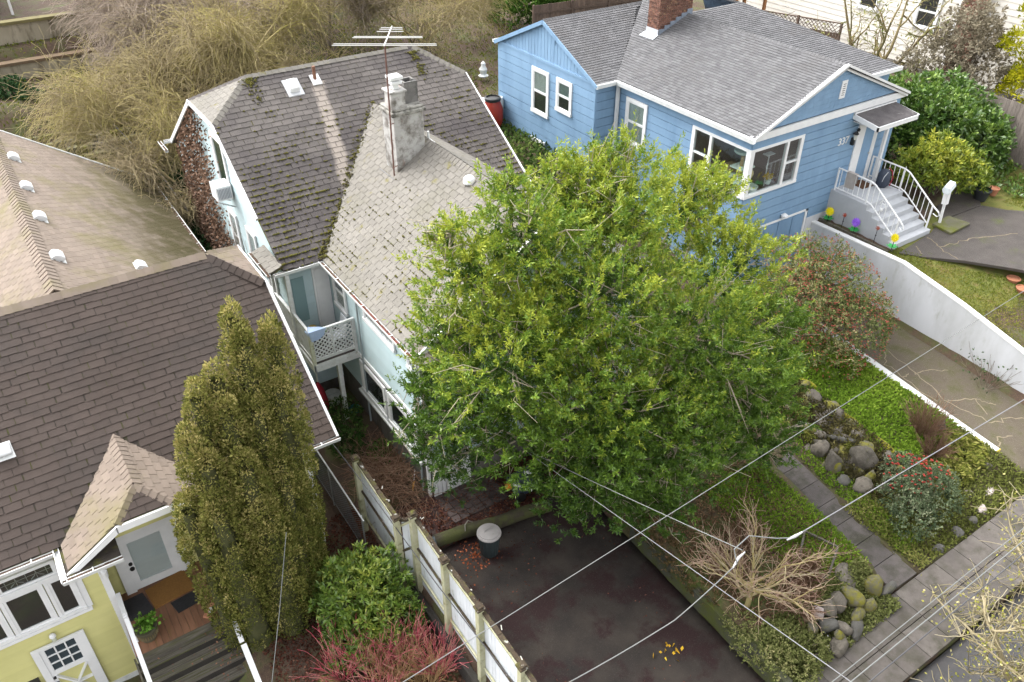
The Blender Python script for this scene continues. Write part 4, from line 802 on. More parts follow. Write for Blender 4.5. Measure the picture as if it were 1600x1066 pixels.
Pp = np.array([6.02, 18.52, 2.83]) + rng.normal(0, 1, (90, 3))*[.14, .06, .02]; leaves('cut_leaves', Pp, rng.normal(0, 1, (90, 3))+[0, 0, .4], .1, .06, leafmat('pale_leaf', (.15, .28, .08), (.4, .55, .3)), t)
t = thing('garden_umbrella', 'folded red umbrella standing beneath the balcony', 'umbrella', (5.62, 18.45, 0)); MB().lathe((5.62, 18.45, .2), [(.2, 0), (.24, .3), (.16, .75), (.04, 1.05)], 12).build('cover', mat('red_cloth', (.36, .02, .035), (.28, .015, .03), 5, .8, .5, 12), t, smooth=True); MB().tube([(5.62, 18.45, 0), (5.66, 18.5, 1.9)], .025, 8).build('pole', WHITE_W, t)
t = thing('bucket', 'white bucket under the balcony post', 'bucket', (6.05, 18.6, -.05)); MB().lathe((6.05, 18.6, .1), [(.18, 0), (.22, .4), (.24, .41), (.24, .45), (.2, .45), (.19, .43), (.01, .42)], 18).build('body', WHITE_W, t); MB().tube([(5.83, 18.6, .5), (5.95, 18.45, .65), (6.15, 18.45, .65), (6.27, 18.6, .5)], .008, 5).build('handle', GALV, t)
t = thing('tub', 'teal plastic tub against the foundation of the pale blue house', 'tub', (6.4, 18.1, 0)); MB().lathe((6.42, 17.95, .0), [(.12, 0), (.17, .3), (.15, .3), (.1, .05)], 14).build('body', mat('teal_plastic', (.02, .13, .16), None, rough=.4), t)
for y_ in (17.3, 14.2): MB().tube([(6.63, y_, 4.7), (6.63, y_, 0)], .028, 8).build('downpipe', mat('grey_downpipe', (.3, .34, .35), None, rough=.6), lb)
# ------------------------------------------------------------------ blue house (right)
BLU = mat('mid_blue_siding', (.195, .31, .45), (.178, .288, .422), 1.5, .65, .2, 60, var=.05, c3=(.14, .235, .355), s3=1.6, t3=.6, w3=.14, stretch=(1, 1, .35))
bh = thing('blue_house', 'mid blue house with grey shingle roof, white trim and number 337', 'house', (22.8, 20, 1.5))
WX, FY = 19.23, 15.83       # left wall, front wall
RX, RY0, RY1 = 18.23, 22.15, 28.4
core = MB(); core.box(RX+.002, RY0+.002, 0, 26.3, RY1, 6.35); core.box(21.7, FY+.002, 0, 26.32, RY0+.1, 6.35); core.box(WX+.002, 18.4, 0, 21.75, RY0+.1, 6.35)
core.box(WX+.002, FY+.003, 0, 21.75, 18.45, 4.2); core.box(WX+.002, FY+.003, 6.0, 21.75, 18.45, 6.35); core.build('wall_core', BLU, bh)
def boards(axis, c, a0, a1, z0, z1, h=.3, cuts=(), th=.03):
    P = PX(axis, c); z = z0
    while z < z1-.02:
        hh = min(h, z1-z); segs = [(a0, a1)]
        for c0, c1, k0, k1 in cuts:
            if z+hh > k0+.01 and z < k1-.01:
                segs = [s for q in segs for s in ((q[0], min(q[1], c0)), (max(q[0], c1), q[1])) if s[1]-s[0] > .02]
        for s in segs:
            a = s[0]
            while a < s[1]-.01:
                b = min(s[1], a+rng.uniform(2.0, 3.6)); b = s[1] if s[1]-b < .6 else b
                pbox(MB(), P, a, b-(.006 if b < s[1] else 0), 0, th+rng.random()*.003, z+.0, z+hh-.018).build('siding_board', BLU, bh); a = b
        z += h
boards('x', WX, FY, RY0, .2, 4.28); boards('x', WX, FY, RY0, 4.34, 5.96, h=.27, cuts=((FY, 18.3, 4.34, 5.95),)); boards('x', WX, FY, RY0, 5.97, 6.4, h=.43)
boards('y', FY, WX, 26.35, .4, 4.28, cuts=((19.7, 22.65, 0, 3.1),)); boards('y', FY, WX, 26.35, 4.34, 5.96, h=.27, cuts=((WX, 21.6, 4.34, 5.95),)); boards('y', FY, WX, 26.35, 5.97, 6.24, h=.27)
boards('x', RX, RY0, RY1, .4, 4.45, h=.31); boards('x', RX, RY0, RY1, 4.52, 6.35, h=.31)
boards('y', RY0, RX, WX, 1, 4.45, h=.31); boards('y', RY0, RX, WX, 4.52, 6.35, h=.31)
mb = MB(); mb.box(WX-.03, FY-.03, 4.28, 26.37, FY, 4.34); mb.box(WX-.03, FY-.03, 4.28, WX, RY0, 4.34); mb.box(RX-.03, RY0-.03, 4.45, RX, RY1, 4.52); mb.box(RX-.03, RY0-.03, 4.45, WX, RY0, 4.52)
mb.box(RX-.022, RY0-.022, 1, RX+.06, RY0+.05, 6.4); mb.box(RX-.022, RY1-.06, 1, RX+.05, RY1, 6.4); mb.box(WX-.022, FY-.022, .2, WX+.05, FY+.06, 4.28); mb.box(26.28, FY-.022, .4, 26.37, FY+.05, 6.2); mb.build('belt_trim', BLU, bh)
# gable ends
mb = MB(); mb.prism([(RX, RY0+.05, 6.4), (RX, RY1-.05, 6.4), (RX, 25.28, 7.8)], (.05, 0, 0)); gv = mb.build('gable_panel', BLU, bh)
for i in range(30):
    y = 22.3+i*.205; top = 6.4+1.4*(1-abs(y-25.28)/3.13)-.03
    if top > 6.48: MB().box(RX-.012, y-.094, 6.42, RX, y+.094, top).build('batten_board', BLU, gv)
mb = MB(); mb.box(RX-.05, RY0-.05, 6.34, RX, RY1+.05, 6.44); mb.bar((RX-.115, RY0-.15, 6.33), (RX-.115, 25.28, 7.8), .03, .14); mb.bar((RX-.115, RY1+.15, 6.33), (RX-.115, 25.28, 7.8), .03, .14); mb.box(RX-.04, 24.6, 7.15, RX-.02, 24.66, 7.55); mb.build('gable_trim', BLU, bh)
gp = MB().prism([(19.3, FY-.03, 6.5), (26.3, FY-.03, 6.5), (22.79, FY-.03, 7.85)], (0, .05, 0)).build('gable_panel', BLU, bh)
z = 6.5; r = 0
while z < 7.75:
    half = 3.42*(1-(z+.1-6.5)/1.35); x = 22.79-half
    while x < 22.79+half-.05:
        w_ = .17+.1*rng.random(); MB().box(x+.004, FY-.055+rng.random()*.006, z+.004, min(x+w_, 22.79+half), FY-.03, z+.155).build('gable_shake', BLU, gp); x += w_
    z += .155; r += 1
mb = MB(); mb.box(WX-.2, FY-.1, 6.24, 26.5, FY-.02, 6.46)
for s in (-1, 1): mb.prism([(22.79, FY-.16, 7.98), (22.79+s*3.72, FY-.16, 6.42), (22.79+s*3.72, FY-.16, 6.26), (22.79, FY-.16, 7.8)], (0, .07, 0))
for s in (-1, 1): mb.prism([(22.79, FY-.23, 8.0), (22.79+s*3.72, FY-.23, 6.44), (22.79+s*3.72, FY-.23, 6.36), (22.79, FY-.23, 7.92)], (0, .07, 0))
mb.build('gable_trim', WHITE, bh)
gvn = MB(); gvn.box(22.86, FY-.075, 6.85, 23.12, FY-.05, 7.42); gvn = gvn.build('gable_vent', WHITE, bh); mb = MB()
for i in range(6): mb.box(22.93, FY-.083, 6.95+i*.07, 23.05, FY-.076, 6.968+i*.07)
mb.build('vent_slot', DARKWIN, gvn)
# roof planes
cb = 1/math.hypot(1, .41); sb = .41*cb; Lb = 3.71/cb
w_, e_ = .2, .115
rearz = lambda y: 6.4+(7.86-6.4)/(25.28-22.05)*(y-22.05)
roof_face(bh, (19.08, 15.62, 6.43), (0, 1, 0), (cb, 0, sb), [(0, 0), (6.5, 0), (9.6, Lb), (0, Lb)], w_, e_, BLUEROOF, BLUEROOF_D, lap=.026)
roof_face(bh, (26.5, 15.62, 6.43), (0, 1, 0), (-cb, 0, sb), [(0, 0), (6.5, 0), (9.6, Lb), (0, Lb)], w_, e_, BLUEROOF, BLUEROOF_D, lap=.026)
pr_ = (7.86-6.4)/3.23; c2 = 1/math.hypot(1, pr_); s2 = pr_*c2; L2 = 3.23/c2
roof_face(bh, (18.13, 22.05, 6.4), (1, 0, 0), (0, c2, s2), [(0, 0), (5.6, 0), (6.6, L2), (0, L2)], w_, e_, BLUEROOF, BLUEROOF_D, lap=.026, skip=lambda c: 19.3 < c.x < 26.3 and c.z < 7.95-.41*abs(c.x-22.79)-.05)
MB().prism([(18.13, 28.55, 6.4), (26.5, 28.55, 6.4), (25.0, 25.28, 7.86), (18.13, 25.28, 7.86)], (0, 0, -.1)).build('rear_slope', BLUEROOF, bh)
# low side roof on the right, beyond the front gable
c3_ = 1/math.hypot(1, .265); s3_ = .265*c3_; roof_face(bh, (22.8, 17.5, 6.43), (1, 0, 0), (0, c3_, s3_), [(3.5, 0), (5.8, 0), (3.1, 5.74), (0, 5.74)], w_, e_, BLUEROOF, BLUEROOF_D, lap=.026)
MB().prism([(28.6, 17.5, 6.43), (28.6, 27.5, 6.43), (25.9, 25.2, 7.86), (25.9, 23.05, 7.9)], (0, 0, -.07)).build('end_slope', BLUEROOF, bh)
mb = MB(); mb.box(26.3, 17.42, 6.3, 28.65, 17.5, 6.44); mb.build('side_trim', WHITE, bh); MB().box(26.33, 17.75, 1, 28.45, 27, 6.36).build('side_wing', BLU, bh)
ridge_caps(bh, (22.79, 15.62, 7.97), (22.79, 25.2, 7.97), BLUEROOF, .24, .13); ridge_caps(bh, (18.13, 25.28, 7.88), (25.0, 25.28, 7.88), BLUEROOF, .24, .13)
gutter(bh, (19.07, 15.6, 6.42), (19.07, 22.05, 6.42), out=(-1, 0, 0), litter=False, w=.14, h=.14); gutter(bh, (18.1, 22.04, 6.42), (19.1, 22.04, 6.42), out=(0, -1, 0), litter=False, w=.13, h=.13)
MB().bar((19.1, 22.0, 6.3), (19.1, 22.0, 1), .11, .09).build('downpipe', WHITE, bh)
gutter(bh, (18.1, 28.56, 6.4), (20, 28.56, 6.4), out=(0, 1, 0), litter=False)
# windows
window(bh, 'x', RX, 24.88, 25.98, 4.3, 6.05, 1, 2, cas=.12, back=CURTAIN, back2=DARKWIN); window(bh, 'x', RX, 23.45, 24.4, 4.82, 6.05, 1, 2, cas=.12, back=mat('green_grey_blind', (.14, .18, .18), None, rough=.9), back2=DARKWIN); window(bh, 'x', RX, 25.05, 26.0, 2.3, 3.28, 1, 2, cas=.12)
window(bh, 'x', WX, 20.5, 21.6, 4.32, 5.95, 1, 2, cas=.12, back=CURTAIN)
# corner window with a real room behind it
cwf = MB(); z0, z1 = 4.34, 5.95
def fx(y0, y1, za, zb, d=.05): cwf.box(WX-d, y0, za, WX+.05, y1, zb)
def fy(x0, x1, za, zb, d=.05): cwf.box(x0, FY-d, za, x1, FY+.05, zb)
fx(FY, 18.32, z0, z0+.1, .07); fx(FY+.051, 18.32, z1-.07, z1+.02); fx(18.18, 18.32, z0+.1, z1-.07); fx(17.42, 17.52, z0+.1, z1-.07); fx(FY+.051, FY+.13, z0+.1, z1-.07)
fy(WX-.049, 21.6, z0+.001, z0+.1, .07); fy(WX-.049, 21.6, z1-.07, z1+.02); fy(21.46, 21.6, z0+.1, z1-.07); fy(20.82, 20.92, z0+.1, z1-.07); fy(WX-.05, WX+.13, z0+.1, z1-.07)
fx(17.52, 18.18, 5.1, 5.16, .03); fy(20.92, 21.46, 5.1, 5.16, .03)
cw_ = cwf.build('corner_window', WHITE, bh)
for q in ((17.52, 18.18, z0+.1, 5.1), (17.52, 18.18, 5.16, z1-.07), (FY+.13, 17.42, z0+.1, z1-.07)): MB().box(WX-.004, q[0], q[2], WX, q[1], q[3]).build('pane', GLASS, cw_)
for q in ((20.92, 21.46, z0+.1, 5.1), (20.92, 21.46, 5.16, z1-.07), (WX+.13, 20.82, z0+.1, z1-.07)): MB().box(q[0], FY-.004, q[2], q[1], FY, q[3]).build('pane', GLASS, cw_)
mb = MB(); mb.box(WX+.05, FY+.05, 4.21, 21.69, 18.39, 4.24); rmf = mb.build('room_floor', mat('dark_wood_floor', (.2, .13, .11), (.16, .1, .09), 4, .5, stretch=(1, 6, 1)), bh)
mb = MB(); mb.box(21.66, FY+.05, 4.24, 21.69, 18.39, 5.99); mb.box(WX+.05, 18.36, 4.24, 21.66, 18.39, 5.99); mb.build('room_wall', mat('maroon_wall', (.28, .2, .19), (.24, .17, .17), 3, .8), bh)
ct = thing('cat_tree', 'pale green cat tree behind the corner window', 'cat tree', (20.0, 16.9, 4.24)); PLU = mat('pale_green_plush', (.6, .68, .6), (.5, .58, .5), 14, .95, .6, 60); SIS = mat('sisal', (.42, .28, .12), None, rough=.95, bump=.5, bscale=80)
MB().tube([(19.75, 16.55, 4.24), (19.75, 16.55, 5.5)], .055, 10).build('post', SIS, ct); MB().lathe((19.75, 16.55, 5.5), [(.24, 0), (.3, .05), (.3, .1), (.22, .1), (.02, .06)], 18).build('perch', PLU, ct, smooth=True); MB().box(19.5, 16.3, 5.02, 20.1, 16.8, 5.07).build('shelf', PLU, ct); MB().prism([(19.4, 16.7, 4.7), (19.95, 16.6, 4.62), (19.95, 17.15, 4.62), (19.4, 17.2, 4.72)], (0, 0, .04)).build('ramp', PLU, ct); MB().box(19.4, 16.2, 4.24, 19.75, 16.5, 4.75).build('box', PLU, ct, bevel=.02)
bk = thing('cat_bed', 'round pale cat bed behind the front corner pane', 'cat bed', (19.75, 16.15, 4.45)); MB().lathe((19.78, 16.12, 4.42), [(.22, 0), (.28, .12), (.24, .12), (.18, .03)], 18).build('bed', PLU, bk, smooth=True)
sh_ = thing('storage_boxes', 'cardboard boxes piled inside the corner window room', 'boxes', (19.9, 17.3, 4.24)); 
MB().box(19.6, 17.15, 4.24, 20.05, 17.5, 4.6).build('box', mat('cardboard', (.22, .13, .07), None, rough=.9), sh_); MB().box(19.75, 16.95, 4.62, 20.1, 17.3, 4.9).build('box', mat('cardboard_b', (.3, .22, .13), None, rough=.9), sh_); MB().lathe((20.2, 16.7, 4.5), [(.05, 0), (.18, .1), (.05, .25)], 10).build('bag', WHITE_W, sh_)
fl = thing('potted_flower', 'yellow flowers in a pale pot inside the front window', 'flower', (20.55, 16.05, 4.44)); MB().lathe((20.55, 16.05, 4.44), [(.07, 0), (.1, .14), (.02, .14)], 12).build('pot', PLU, fl); Pp = np.array([20.52, 16.05, 4.72]) + rng.normal(0, .055, (120, 3)); leaves('petals', Pp, rng.normal(0, 1, (120, 3)), .07, .05, leafmat('yellow_petal', (.5, .32, .01), (.75, .55, .03)), fl)
lp = thing('floor_lamp', 'thin pale stand with white trays inside the front window', 'stand', (20.75, 16.3, 4.24)); MB().tube([(20.7, 16.3, 4.24), (20.7, 16.3, 5.35)], .02, 6).build('pole', WHITE, lp); MB().box(20.5, 16.2, 5.33, 20.85, 16.4, 5.36).build('tray', WHITE, lp); MB().tube([(20.55, 16.2, 4.9), (20.62, 16.25, 5.15), (20.7, 16.3, 5.2)], .015, 5).build('arm', WHITE, lp)
bl_ = thing('paper_disc', 'cream paper fan hanging behind the front corner pane', 'fan', (19.62, 16.1, 4.95)); MB().lathe((19.62, 16.1, 5.0), [(.005, 0), (.16, .01), (.16, .03), (.005, .04)], 18, (-.3, -1, .2)).build('disc', mat('cream_paper', (.62, .5, .26), None, rough=.8), bl_)
# entry: door, little roof, lamp, number
P = PX('y', FY); mb = MB(); pbox(mb, P, 24.35, 24.7, .016, .07, 3.53, 5.85); pbox(mb, P, 25.35, 25.48, .016, .07, 3.53, 5.85); mb.build('door_surround', WHITE, bh)
dr = pbox(MB(), P, 24.7, 25.35, .018, .05, 3.53, 5.8).build('front_door', BLU, bh); mb = MB(); pbox(mb, P, 24.69, 24.76, .03, .06, 3.53, 5.8); pbox(mb, P, 25.29, 25.36, .03, .06, 3.53, 5.8); mb.build('storm_frame', WHITE, dr); MB().lathe((25.22, FY-.1, 4.5), [(.03, 0), (.035, .03)], 8, (0, 1, 0)).build('handle', GALV, dr)
prf = MB(); prf.prism([(23.95, FY-.06, 6.12), (26.0, FY-.06, 6.12), (26.0, 14.85, 5.98), (23.95, 14.85, 5.98)], (0, 0, .04)); po = prf.build('porch_roof', mat('sooty_felt', (.07, .062, .064), (.11, .1, .1), 3, .9, .5, 40, c3=(.26, .25, .24), s3=2.5, t3=.66), bh)
mb = MB(); mb.box(23.9, 14.8, 5.84, 26.05, 14.85, 5.99); mb.prism([(23.9, 14.8, 5.84), (23.9, FY-.03, 5.98), (23.9, FY-.03, 6.14), (23.9, 14.8, 6.0)], (.05, 0, 0)); mb.prism([(26.0, 14.8, 5.84), (26.0, FY-.03, 5.98), (26.0, FY-.03, 6.14), (26.0, 14.8, 6.0)], (.05, 0, 0)); mb.box(23.95, 14.85, 5.88, 26.0, FY-.05, 5.9); mb.box(23.9, FY-.1, 6.12, 26.05, FY-.02, 6.2); mb.build('roof_edge', WHITE, po)
mb = MB(); mb.bar((25.56, 15.5, 3.53), (25.56, 15.5, 5.88), .1, .1); mb.build('porch_post', WHITE, bh)
lm = thing('porch_lamp', 'black wall lantern beside the number 337', 'lamp', (24.15, 15.7, 5.2)); BLK = MATS['black_iron']; MB().lathe((24.12, 15.68, 5.42), [(.02, 0), (.1, .03), (.03, .12)], 10).build('cap', BLK, lm); MB().lathe((24.12, 15.68, 5.25), [(.04, 0), (.07, .16)], 8).build('glass', mat('frosted_lamp', (.55, .55, .5), None, rough=.4), lm); MB().box(24.08, 15.68, 5.05, 24.16, 15.82, 5.3).build('bracket', BLK, lm); MB().lathe((24.28, 15.72, 5.5), [(.05, 0), (.06, .06), (.02, .1)], 8).build('sensor', BLK, lm)
text_mesh(bh, 'house_number', '337', (23.68, FY-.04, 5.15), (R(90), 0, 0), .36, WHITE, .012)
# garage doors
gd = MB(); gd.box(19.7, FY-.012, .3, 22.52, FY+.001, 3.02); gdo = gd.build('garage_door', BLU, bh)
for i in range(4):
    for j in range(3):
        x0 = 19.78+i*.69; zz = .45+j*.86
        MB().box(x0+.06, FY-.03, zz+.06, x0+.6, FY-.0125, zz+.78).build('door_panel', BLU, gdo)
mb = MB(); mb.box(22.52, FY-.04, .3, 22.62, FY, 3.1); mb.box(19.6, FY-.04, 3.02, 22.62, FY, 3.1); mb.build('garage_trim', WHITE, bh)
gl = MB().lathe((21.3, 15.7, 3.15), [(.03, 0), (.12, .03), (.12, .1), (.04, .16)], 12).build('garage_lamp', WHITE, bh, smooth=True)
MB().box(22.63, FY-.045, .3, 23.7, FY-.001, 2.72).build('foundation', PALE, bh)
# brick chimney: every brick laid, one joined part (bricks too small to pick out)
bc = thing('brick_chimney', 'red brick chimney on the grey roof of the blue house', 'chimney', (22.2, 23.0, 7.2))
X0, X1, Y0, Y1 = 21.42, 23.0, 22.75, 23.35
MB().box(X0+.02, Y0+.02, 7.0, X1-.02, Y1-.02, 9.98).build('mortar', mat('mortar', (.25, .23, .21), None, rough=.95), bc)
br = MB(); z = 7.3; r = 0
while z < 9.95:
    def run(a0, a1, f):
        a = a0 - (.1 if r % 2 else 0)
        while a < a1-.02:
            s0 = max(a, a0); s1 = min(a+.2, a1)
            if s1-s0 > .03: f(s0+.006, s1-.006)
            a += .2
    run(X0, X1, lambda a, b: br.box(a, Y0-.003*rng.random(), z, b, Y0+.05, z+.058, rng.random()+1e-3)); run(X0, X1, lambda a, b: br.box(a, Y1-.05, z, b, Y1, z+.058, rng.random()+1e-3))
    run(Y0, Y1, lambda a, b: br.box(X0-.003*rng.random(), a, z, X0+.05, b, z+.058, rng.random()+1e-3)); run(Y0, Y1, lambda a, b: br.box(X1-.05, a, z, X1, b, z+.058, rng.random()+1e-3))
    z += .07; r += 1
tag(br.build('bricks', mat('old_red_brick', (.16, .075, .05), (.105, .055, .043), 9, .95, .4, 60, var=.4, c3=(.34, .22, .12), s3=6, t3=.66), bc), kind='stuff')
FLS = mat('grey_step_flashing', (.2, .23, .28), (.16, .19, .23), 6, .6)
for i in range(6): x = 21.45+i*.26; zz = 7.41+(x-21.45)*.41; MB().box(x, Y0-.03, zz-.02, x+.25, Y0-.004, zz+.2).build('step_flashing', FLS, bc)
mb = MB(); mb.box(X0-.02, Y0-.02, 7.3, X0-.001, Y1+.02, 7.6); mb.prism([(X0-.02, Y0-.05, 7.42), (X0-.02, Y1+.05, 7.42), (X0-.28, Y1+.08, 7.31), (X0-.28, Y0-.08, 7.31)], (0, 0, .015)); mb.build('apron_flashing', mat('pale_apron', (.4, .42, .45), None, rough=.5), bc)
# front stairs with white railings
sr = thing('front_stairs', 'pale grey concrete stairs up to the blue house door', 'stairs', (24.6, 14.2, 2.45)); STP = mat('pale_stair_paint', (.42, .43, .45), (.37, .38, .4), 3, .7, .2, 50, c3=(.28, .28, .28), s3=3.5, t3=.68)
SX0, SX1 = 23.66, 25.6
MB().box(SX0, 14.32, 2.3, SX1, FY-.02, 3.53).build('landing', STP, sr, bevel=.012)
for i in range(5):
    z = 3.53-.175*(i+1); y1 = 14.34-i*.265
    MB().box(SX0-.02*i*0, y1-.285, 2.3, SX1, y1-.0-.02*(i > 0)*0-.004, z).build('step', STP, sr, bevel=.012)
RAIL = mat('white_rail_paint', (.72, .72, .72), None, rough=.45)
def railing(x, ext):
    mb = MB(); top = [(x, FY-.1, 4.32), (x, 14.45, 4.32), (x, 14.25, 4.26), (x, 13.12, 3.48), (x, 12.98-ext, 3.35)]; bot = [(x, FY-.1, 3.62), (x, 14.42, 3.62), (x, 14.22, 3.56), (x, 13.15, 2.83)]
    mb.tube(top, .026, 6); mb.tube(bot, .022, 6)
    for y, z0, z1 in ((FY-.12, 3.53, 4.32), (14.45, 3.53, 4.32), (13.14, 2.66, 3.49)): mb.bar((x, y, z0), (x, y, z1), .045, .045)
    mb.tube([(x, 12.98-ext, 3.35), (x, 12.93-ext, 3.25), (x, 13.0-ext, 3.19), (x, 13.06, 3.24)], .018, 6)
    f = mb.build('railing', RAIL, sr)
    for i in range(14):
        y = FY-.25-i*.19; tz = 4.32 if y > 14.45 else 4.3-(14.3-y)*.69; bz_ = 3.62 if y > 14.42 else 3.6-(14.3-y)*.69
        if y > 13.2: MB().bar((x, y, bz_), (x, y, tz), .018, .018).build('baluster', RAIL, f)
    return f
r1 = railing(SX0+.07, .02); railing(SX1-.07, .1)
mb = MB(); cy, cz, xx = 13.82, 3.68, SX0+.07
for a0 in (0, 1): mb.tube([(xx, cy+math.cos(t)*(.12-.01*t)*(1 if a0 else -1), cz+math.sin(t)*(.16-.01*t)-.05+.1*a0) for t in np.linspace(0, 4.6, 10)], .012, 5)
mb.lathe((xx-.03, cy, cz-.1), [(.01, 0), (.07, .02), (.03, .05)], 8, (-1, 0, 0)); mb.build('scroll_ornament', RAIL, r1)
tag(MB().prism([(24.55, 15.2, 3.533), (24.6, 15.75, 3.533), (25.15, 15.72, 3.533), (25.1, 15.15, 3.533)], (0, 0, .02)).build('doormat', mat('brown_mat', (.1, .05, .025), None, rough=1, bump=.8, bscale=80)), 'brown doormat on the blue house landing', 'doormat')
cl = MB(); cl.add([(23.66, 15.35, 4.35), (23.8, 15.35, 4.35), (23.66, 14.98, 4.35), (23.8, 14.98, 4.35), (23.655, 15.33, 3.8), (23.655, 14.96, 3.83), (23.81, 15.33, 3.98), (23.81, 15.0, 4.0)], [(0, 1, 3, 2), (0, 2, 5, 4), (1, 6, 7, 3)])
tag(cl.build('towel', mat('beige_cloth', (.4, .36, .33), (.33, .3, .28), 8, .95, .5, 20)), 'beige cloth over the left rail of the front stairs', 'towel')
bg_ = thing('backpack', 'dark navy bag with red trim on the blue house landing', 'bag', (25.3, 14.95, 3.53)); NAVY = mat('navy_nylon', (.03, .04, .06), (.045, .055, .08), 8, .6, .4, 30)
MB().lathe((25.28, 14.98, 3.53), [(.14, 0), (.22, .12), (.21, .45), (.14, .6), (.02, .66)], 14).build('body', NAVY, bg_, smooth=True); mb = MB(); mb.tube([(25.44, 14.8, 3.58), (25.5, 14.78, 3.85), (25.46, 14.84, 4.1), (25.4, 14.95, 4.2)], .02, 6); mb.build('red_strap', mat('red_webbing', (.28, .02, .04), None, rough=.6), bg_); MB().tube([(25.1, 14.9, 3.75), (25.08, 14.85, 3.98), (25.2, 14.82, 4.14)], .015, 6).build('piping', mat('grey_piping', (.4, .42, .45), None, rough=.5), bg_)
# garden flower ornaments along the stairs
def ornament(label, x, y, z, h, r, col, leafc, small=False):
    t = thing('flower_ornament', label, 'garden ornament', (x, y, z), 'flower ornaments by the front stairs')
    MB().tube([(x, y, z), (x+.01, y-.01, z+h)], .012, 6).build('stem', BLK, t)
    m = mat('petal_'+label.split()[0], col, tuple(c*.8 for c in col), 12, .5); ax = Vector((-.45, -.75, .45)).normalized(); u = ax.cross(Vector((0, 0, 1))).normalized(); v = ax.cross(u); c = Vector((x, y, z+h)); mb = MB()
    for k in range(12 if not small else 6):
        for rr, off, hw in ((r, 0, .45), (r*.68, .03, .5)):
            a = k*2*math.pi/(12 if not small else 6)+off*9; d = u*math.cos(a)+v*math.sin(a); s = u*-math.sin(a)+v*math.cos(a)
            mb.add([c+ax*(off+.01), c+d*rr*.6+s*rr*hw*.5+ax*(off+.035), c+d*rr+ax*(off+.012), c+d*rr*.6-s*rr*hw*.5+ax*(off+.035)], [(0, 1, 2, 3)])
    mb.build('petals', m, t); MB().lathe(c+ax*.03, [(r*.18, 0), (r*.12, .03), (.005, .045)], 8, ax).build('centre', m, t)
    if leafc:
        mb = MB()
        for k in range(6): a = k*math.pi/3; d = Vector((math.cos(a), math.sin(a), .2)); s = Vector((-math.sin(a), math.cos(a), 0)); b = Vector((x, y, z+h*.35)); mb.add([b, b+d*r*.7+s*r*.35, b+d*r*1.25, b+d*r*.7-s*r*.35], [(0, 1, 2, 3)])
        mb.build('leaf', mat('ornament_leaf', (.03, .33, .07), None, rough=.5), t)
    else: MB().lathe((x+.015, y, z+h*.45), [(.005, 0), (.03, .03), (.005, .06)], 8).build('bead', BLK, t)
ornament('yellow flower ornament with green leaves beside the house wall', 23.45, 15.5, 2.45, .42, .17, (.75, .65, .01), 1); ornament('red small flower ornament between the yellow and the violet ones', 23.5, 14.95, 2.45, .5, .09, (.35, .06, .03), 0, True)
ornament('violet flower ornament with green leaves at the middle of the stair wall', 23.48, 14.45, 2.45, .45, .17, (.3, .12, .7), 1); ornament('rusty flower ornament with a black bead below the handrail', 23.5, 13.65, 2.48, .55, .09, (.3, .07, .04), 0, True); ornament('bright yellow flower ornament at the foot of the stairs', 23.45, 12.95, 2.5, .5, .16, (.78, .66, .01), 1)
tag(MB().box(23.32, 13.0, 2.44, 23.4, FY-.05, 2.53).build('edging_timber', OLDW), 'dark timber edging along the flower strip beside the stairs', 'edging')
# mailbox and pots
ml = thing('mailbox', 'white mailbox on a white post by the front walk', 'mailbox', (26.35, 13.15, 2.5)); MB().bar((26.35, 13.15, 2.5), (26.4, 13.25, 3.75), .07, .07).build('post', RAIL, ml); MB().bar((26.37, 13.2, 3.3), (26.4, 13.25, 3.75), .18, .15).build('sleeve', RAIL, ml)
mb = MB(); mb.prism([(26.1, 13.05, 3.75), (26.1, 13.25, 3.75), (26.1, 13.31, 3.87), (26.1, 13.25, 3.99), (26.1, 13.05, 3.99), (26.1, 12.99, 3.87)], (.62, .2, 0)); mb.build('box', mat('mailbox_white', (.62, .66, .68), (.5, .54, .56), 6, .5), ml, bevel=.01)
TERR = mat('terracotta', (.36, .15, .08), (.28, .12, .07), 10, .9, .3, 50)
t = pot('plant_pot', 'black plastic pot of dark leaves behind the front walk', (29.4, 13.55, 2.5), .3, .42, mat('black_plastic', (.025, .027, .03), None, rough=.5)); leaves('foliage', np.array([29.4, 13.55, 2.9])+rng.normal(0, .12, (80, 3))*[1, 1, .4], rng.normal(0, 1, (80, 3))+[0, 0, 1.2], .16, .06, leafmat('dark_leaf', (.02, .04, .02), (.05, .09, .04)), t)
pot('plant_pot', 'pale rimmed empty pot right of the black plastic pot', (30.1, 13.5, 2.52), .19, .28, TERR)
pot('plant_pot', 'terracotta bowl on the lawn at the right edge', (25.75, 10.0, 2.05), .2, .16, TERR, 'terracotta bowls on the lawn'); pot('plant_pot', 'terracotta bowl in front of its twin on the lawn', (25.55, 9.55, 1.98), .2, .16, TERR, 'terracotta bowls on the lawn')
